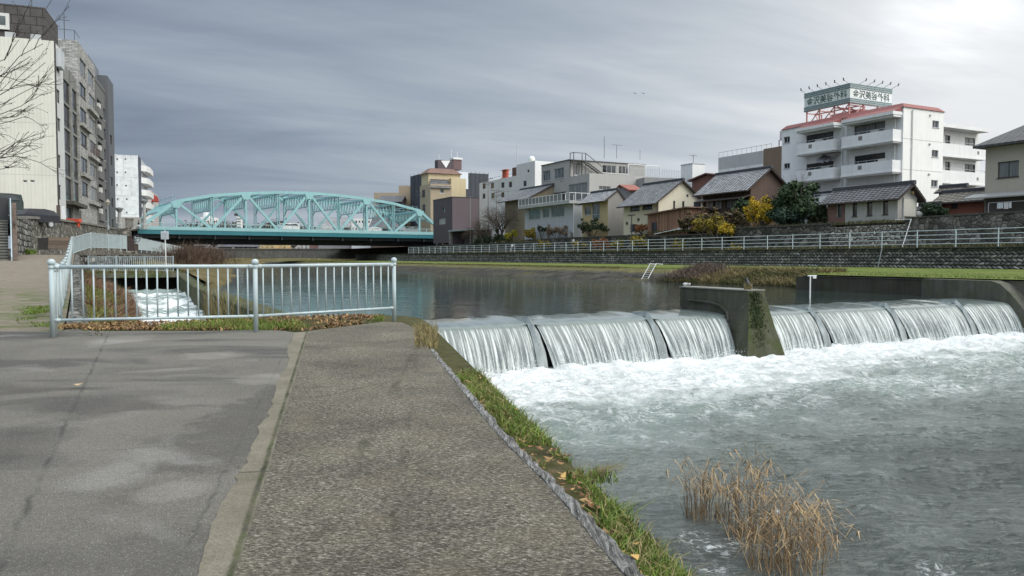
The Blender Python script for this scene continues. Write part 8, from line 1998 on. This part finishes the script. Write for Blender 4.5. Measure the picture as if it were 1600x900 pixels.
for i, (px, hh, lab) in enumerate(((846, 2.9, 'small pruned dark tree before the terrace house'), (857, 2.5, 'second pruned dark tree right of the first one'))):
    leafy('pruned_tree', lab, px, 54.1, 3.5, [(px - 1, 355 + 2 * i, .35), (px + 3, 358, .35), (px - 4, 359, .35)], 420, .2, M['lf_dark'], 'tree', 330 + i, .05)
leafy('hedge_shrub', 'dark shrub crowd between shelter and tan house', 770, 54.0, 3.4, [(752, 378, .9), (764, 374, 1.2), (776, 372, 1.2), (785, 374, 1.0)], 2600, .25, M['lf_dark'], 'shrub', seed=334, trunk=.05)
leafy('olive_verge', 'olive shrub hanging over the wall behind the railing', 1000, 52.6, 1.95, [(1000, 376, .9), (1006, 379, .8), (993, 380, .6)], 1500, .2, M['lf_oli'], 'shrub', seed=335, trunk=.04)
leafy('fern_verge', 'small yellow green plants below the olive gold tree', 1148, 50.6, 1.95, [(1150, 387, .35), (1156, 388, .3), (1143, 388, .3)], 700, .16, M['lf_oli'], 'shrub', seed=336, trunk=.03)
for i, (px, t0, zb, lab) in enumerate(((905, 52.6, 1.95, 'olive weeds at the wall foot left of the orange shrub'), (965, 52.6, 1.95, 'olive weeds at the wall foot right of the orange shrub'), (850, 52.6, 1.95, 'olive weeds at the wall foot below the terrace house'), (1060, 52.6, 1.95, 'olive weeds at the wall foot below the board shed'))):
    leafy('wall_weed', lab, px, t0, zb, [(px, 381, .6), (px + 7, 383, .5), (px - 6, 384, .4)], 800, .2, M['lf_oli'], 'shrub', 340 + i, .03, 'weeds along the foot of the retaining wall')
vt = []
for i in range(9000): s = random.uniform(15, 120); vt.append(RW(random.choice((random.gauss(49.5, .15), random.gauss(52.6, .2))), s, 1.92))
o = blades('walkway_weeds', vt, .3, .05, M['blade_ol'], 1.0, seed=350); tag(o, 'thin weeds along the walkway behind the white railing', 'weeds', kind='stuff')
tp = []
for i in range(7000): s = random.uniform(18, 110); tp.append(RW(53.7 + random.uniform(-.45, .5), s, 3.95 if s < s_of(1005) else 3.6))
o = blades('wall_top_grass', tp, .35, .05, M['blade_ol'], 1.0, seed=351); tag(o, 'ragged grass along the top of the retaining wall', 'grass', kind='stuff')
bare_tree('bare_tree', 'leafless tree with round crown behind the timber house roof', ft(1166, 74, 3.9), 9.8, .2, 4, 401, M['twig'], .75, .15, 4)
bare_tree('bare_tree', 'tall leafless tree before the tan house', ft(780, 54.6, 3.5), 7.2, .16, 4, 402, M['twig'], .9, .1, 4, stems=2)
bare_tree('bare_tree', 'wide low leafless tree left of the tan house', ft(757, 54.4, 3.3), 5.2, .13, 4, 403, M['twig'], 1.1, .05, 4, stems=2)
bare_tree('bare_tree', 'spindly leafless tree against the apartment corner', ft(1240, 60, 3.9), 6.6, .08, 3, 404, M['twig'], .8, .25, 3)
# utility poles and wires
def pole(label, px, t0, zb, pt, arms=2, seed=0, r=.12):
    b_ = ft(px, t0, zb); s0 = at_x(TH, px, pt, t0); o = thing('utility_pole', label, 'pole', b_, TH, 'utility poles among the houses'); h_ = s0[1] - zb; mb = MB(); mb.tube([(0, 0, -.2), (0, 0, h_)], [r * 1.2, r * .8], 7); mb.build('shaft', plain('pole_concrete', (.26, .25, .24), .8), o)
    for i in range(arms):
        c = MB(); z = h_ - .4 - i * .9; c.bar((-1.1, 0, z), (1.1, 0, z), .08); c.bar((0, -.9, z - .3), (0, .9, z - .3), .08)
        for k in (-1, -.5, .5, 1): c.lathe([(.05, 0), (.06, .18), (.02, .2)], (k, 0, z + .04), 6)
        c.build('crossarm', M['dksteel'], o)
    return o, Vector(b_) + Vector((0, 0, h_))
po = []
for lab, px, t0, pt in (('utility pole before the white radome block', 763, 70, 276), ('utility pole crowded with arms left of the tan house roof', 776, 66, 295), ('thin pole rising beside the plum house', 735, 54, 306), ('utility pole behind the tan and yellow block', 657, 62, 297)):
    o, tpz = pole(lab, px, t0, 3.4, pt, 3 if px == 776 else 2 if px != 735 else 0, r=.12 if px != 735 else .05); po.append(tpz)
def wire(label, a, b, sag, r=.018):
    a = Vector(a); b = Vector(b); pts = []
    for i in range(17): f = i / 16; q = a.lerp(b, f); q.z -= sag * 4 * f * (1 - f); pts.append(q - a)
    mb = MB(); mb.tube(pts, r, 4); o = mb.build('overhead_wire', M['dksteel']); o.location = a; tag(o, label, 'wire', 'overhead wires between the houses'); return o
e1 = RW(68, at_x(TH, 1150, 268, 68)[0], at_x(TH, 1150, 268, 68)[1]); e2 = RW(78, at_x(TH, 1180, 265, 78)[0], at_x(TH, 1180, 265, 78)[1]); e3 = RW(72, at_x(TH, 1010, 276, 72)[0], at_x(TH, 1010, 276, 72)[1])
wire('thin wire sagging from the crowded utility pole towards the grey block', po[1] + Vector((0, 0, -.5)), RW(60.3, at_x(TH, 880, 282, 60.3)[0], at_x(TH, 880, 282, 60.3)[1]), .5)
wire('thin wire crossing the sky between the grey block and the white tower', e3, e2, .8)
wire('lower thin wire between the grey block and the timber house', (e3[0], e3[1], e3[2] - 1.2), e1, .9)
lampp = ft(987, 52.2, 1.92); o = thing('post_light', 'thin dark post with flat top light before the cream house', 'lamp', lampp, TH); hz = at_x(TH, 987, 337, 52.2)[1] - 1.92; mb = MB(); mb.tube([(0, 0, 0), (0, 0, hz)], .06, 6); mb.build('pole', M['dksteel'], o); mb = MB(); mb.box((-.12, -.55, hz), (.12, .55, hz + .12)); mb.build('lamp_head', M['dksteel'], o)
# pipes, ladder, gauge, odds and ends
def stick(name, label, cat, a, b, r, mat):
    mb = MB(); a = Vector(a); b = Vector(b); mb.tube([(0, 0, 0), b - a], r, 7); o = mb.build(name, mat); o.location = a; tag(o, label, cat); return o
hA_ = at_x(TH, 1421, 339, 52.7); hB_ = at_x(TH, 1412, 391, 51.8); mb = MB(); a = Vector(RW(51.6, hB_[0], 1.93)); bq_ = Vector(RW(52.9, hA_[0], 4.1)); mb.tube([(0, 0, 0), (bq_ - a) * .6, bq_ - a, bq_ - a + Vector(RW(0.6, 2.0, .05))], .03, 6); o = mb.build('drain_hose', M['whframe']); o.location = a; tag(o, 'white hose hanging down the retaining wall right of the gatehouse', 'hose')
a = at_x(TH, 1372.5, 418, 48.6); c = at_x(TH, 1378, 388, 48.7); stick('thin_pipe', 'thin grey pipe leaning against the stone course wall', 'pipe', RW(48.55, a[0], a[1]), RW(48.7, c[0], c[1]), .04, M['steel'])
ld = rthing('ladder', 'small aluminium ladder leading from the green bank to the still water', 'ladder', 32.6, at_x(TH, 1008, 430, 32.6)[0], -.3); mb = MB()
y0_ = at_x(TH, 1008, 430, 32.6)[0]; tpA = at_x(TH, 1016, 412, 33.9); tpA = (33.9 - 32.6, tpA[0] - y0_, tpA[1] + .3); btA = at_x(TH, 1002, 437, 31.6); btA = (31.6 - 32.6, btA[0] - y0_, btA[1] + .3)
off = Vector((.1, -.55, 0))
for q in (Vector((0, 0, 0)), off): mb.tube([Vector(btA) + q, Vector(tpA) + q], .03, 6); mb.tube([Vector(tpA) + q, Vector(tpA) + q + Vector((.5, -.1, -.05))], .03, 6)
mb.build('side_rail', M['alu'], ld); mb = MB()
for i in range(8): p = Vector(btA).lerp(Vector(tpA), (i + .5) / 8); mb.tube([p, p + off], .022, 5)
mb.build('rung', M['alu'], ld)
gz = at_x(TH, 1265.5, 467, 27.0); gq = at_z(1265.5, 467, ZU); gp = thing('gauge_post', 'thin white water gauge post with short arm standing in the still water', 'gauge', gq); hz = at_Y(1265.5, 431, gq[1])[2] - ZU; mb = MB(); mb.tube([(0, 0, -1), (0, 0, hz)], .03, 8); mb.build('pole', M['whframe'], gp); mb = MB(); mb.tube([(-.1, 0, hz), (.24, 0, hz)], .025, 6); mb.box((.1, -.04, hz - .1), (.22, .04, hz - .02)); mb.build('arm', M['whframe'], gp)
fl = at_z(1070, 443, ZU + .02); fb = thing('foam_float', 'white scrap of floating litter near the far bank', 'litter', fl); mb = MB(); mb.ball((0, 0, 0), .13, 8, sz=.35); mb.ball((.14, .1, 0), .1, 8, sz=.3); mb.ball((.27, 0, 0), .09, 8, sz=.3); mb.build('scrap', M['white'], fb, True)
pb_ = ft(896, 52.0, 1.95, 384); o = thing('notice_post', 'white notice post behind the railing below the terrace house', 'sign', pb_, TH); mb = MB(); mb.tube([(0, 0, 0), (0, 0, 1.6)], .04, 6); mb.build('pole', M['whframe'], o); mb = MB(); mb.box((-.03, -.2, .7), (.03, .2, 1.6)); mb.build('board', M['white'], o)
pb_ = ft(798, 52.0, 1.95, 384); o = thing('white_valve', 'small white valve cover behind the far railing', 'valve', pb_, TH); mb = MB(); mb.tube([(0, .0, 0), (0, -.1, .4), (0, -.5, .9)], .12, 7); mb.ball((0, -.5, 1.0), .22, 8); mb.build('cover', M['white'], o)
# two birds far off in the sky
for px, py, lab in ((993, 146, 'left of two tiny birds flying in the grey sky'), (1006, 146, 'right of two tiny birds flying in the grey sky')):
    p = at_Y(px, py, 150); o = thing('bird', lab, 'bird', p, .3, 'birds in the sky'); mb = MB(); mb.tube([(0, -.25, 0), (0, 0, .03), (0, .3, 0)], [.02, .07, .02], 5); mb.add([(0, -.12, 0), (0, .15, 0), (.75, -.05, .18), (-.75, -.05, .18), (.4, .12, .12), (-.4, .12, .12)], [(0, 1, 4, 2), (1, 0, 3, 5)]); mb.build('body', plain('black_feathers', (.012, .012, .014), .5), o)
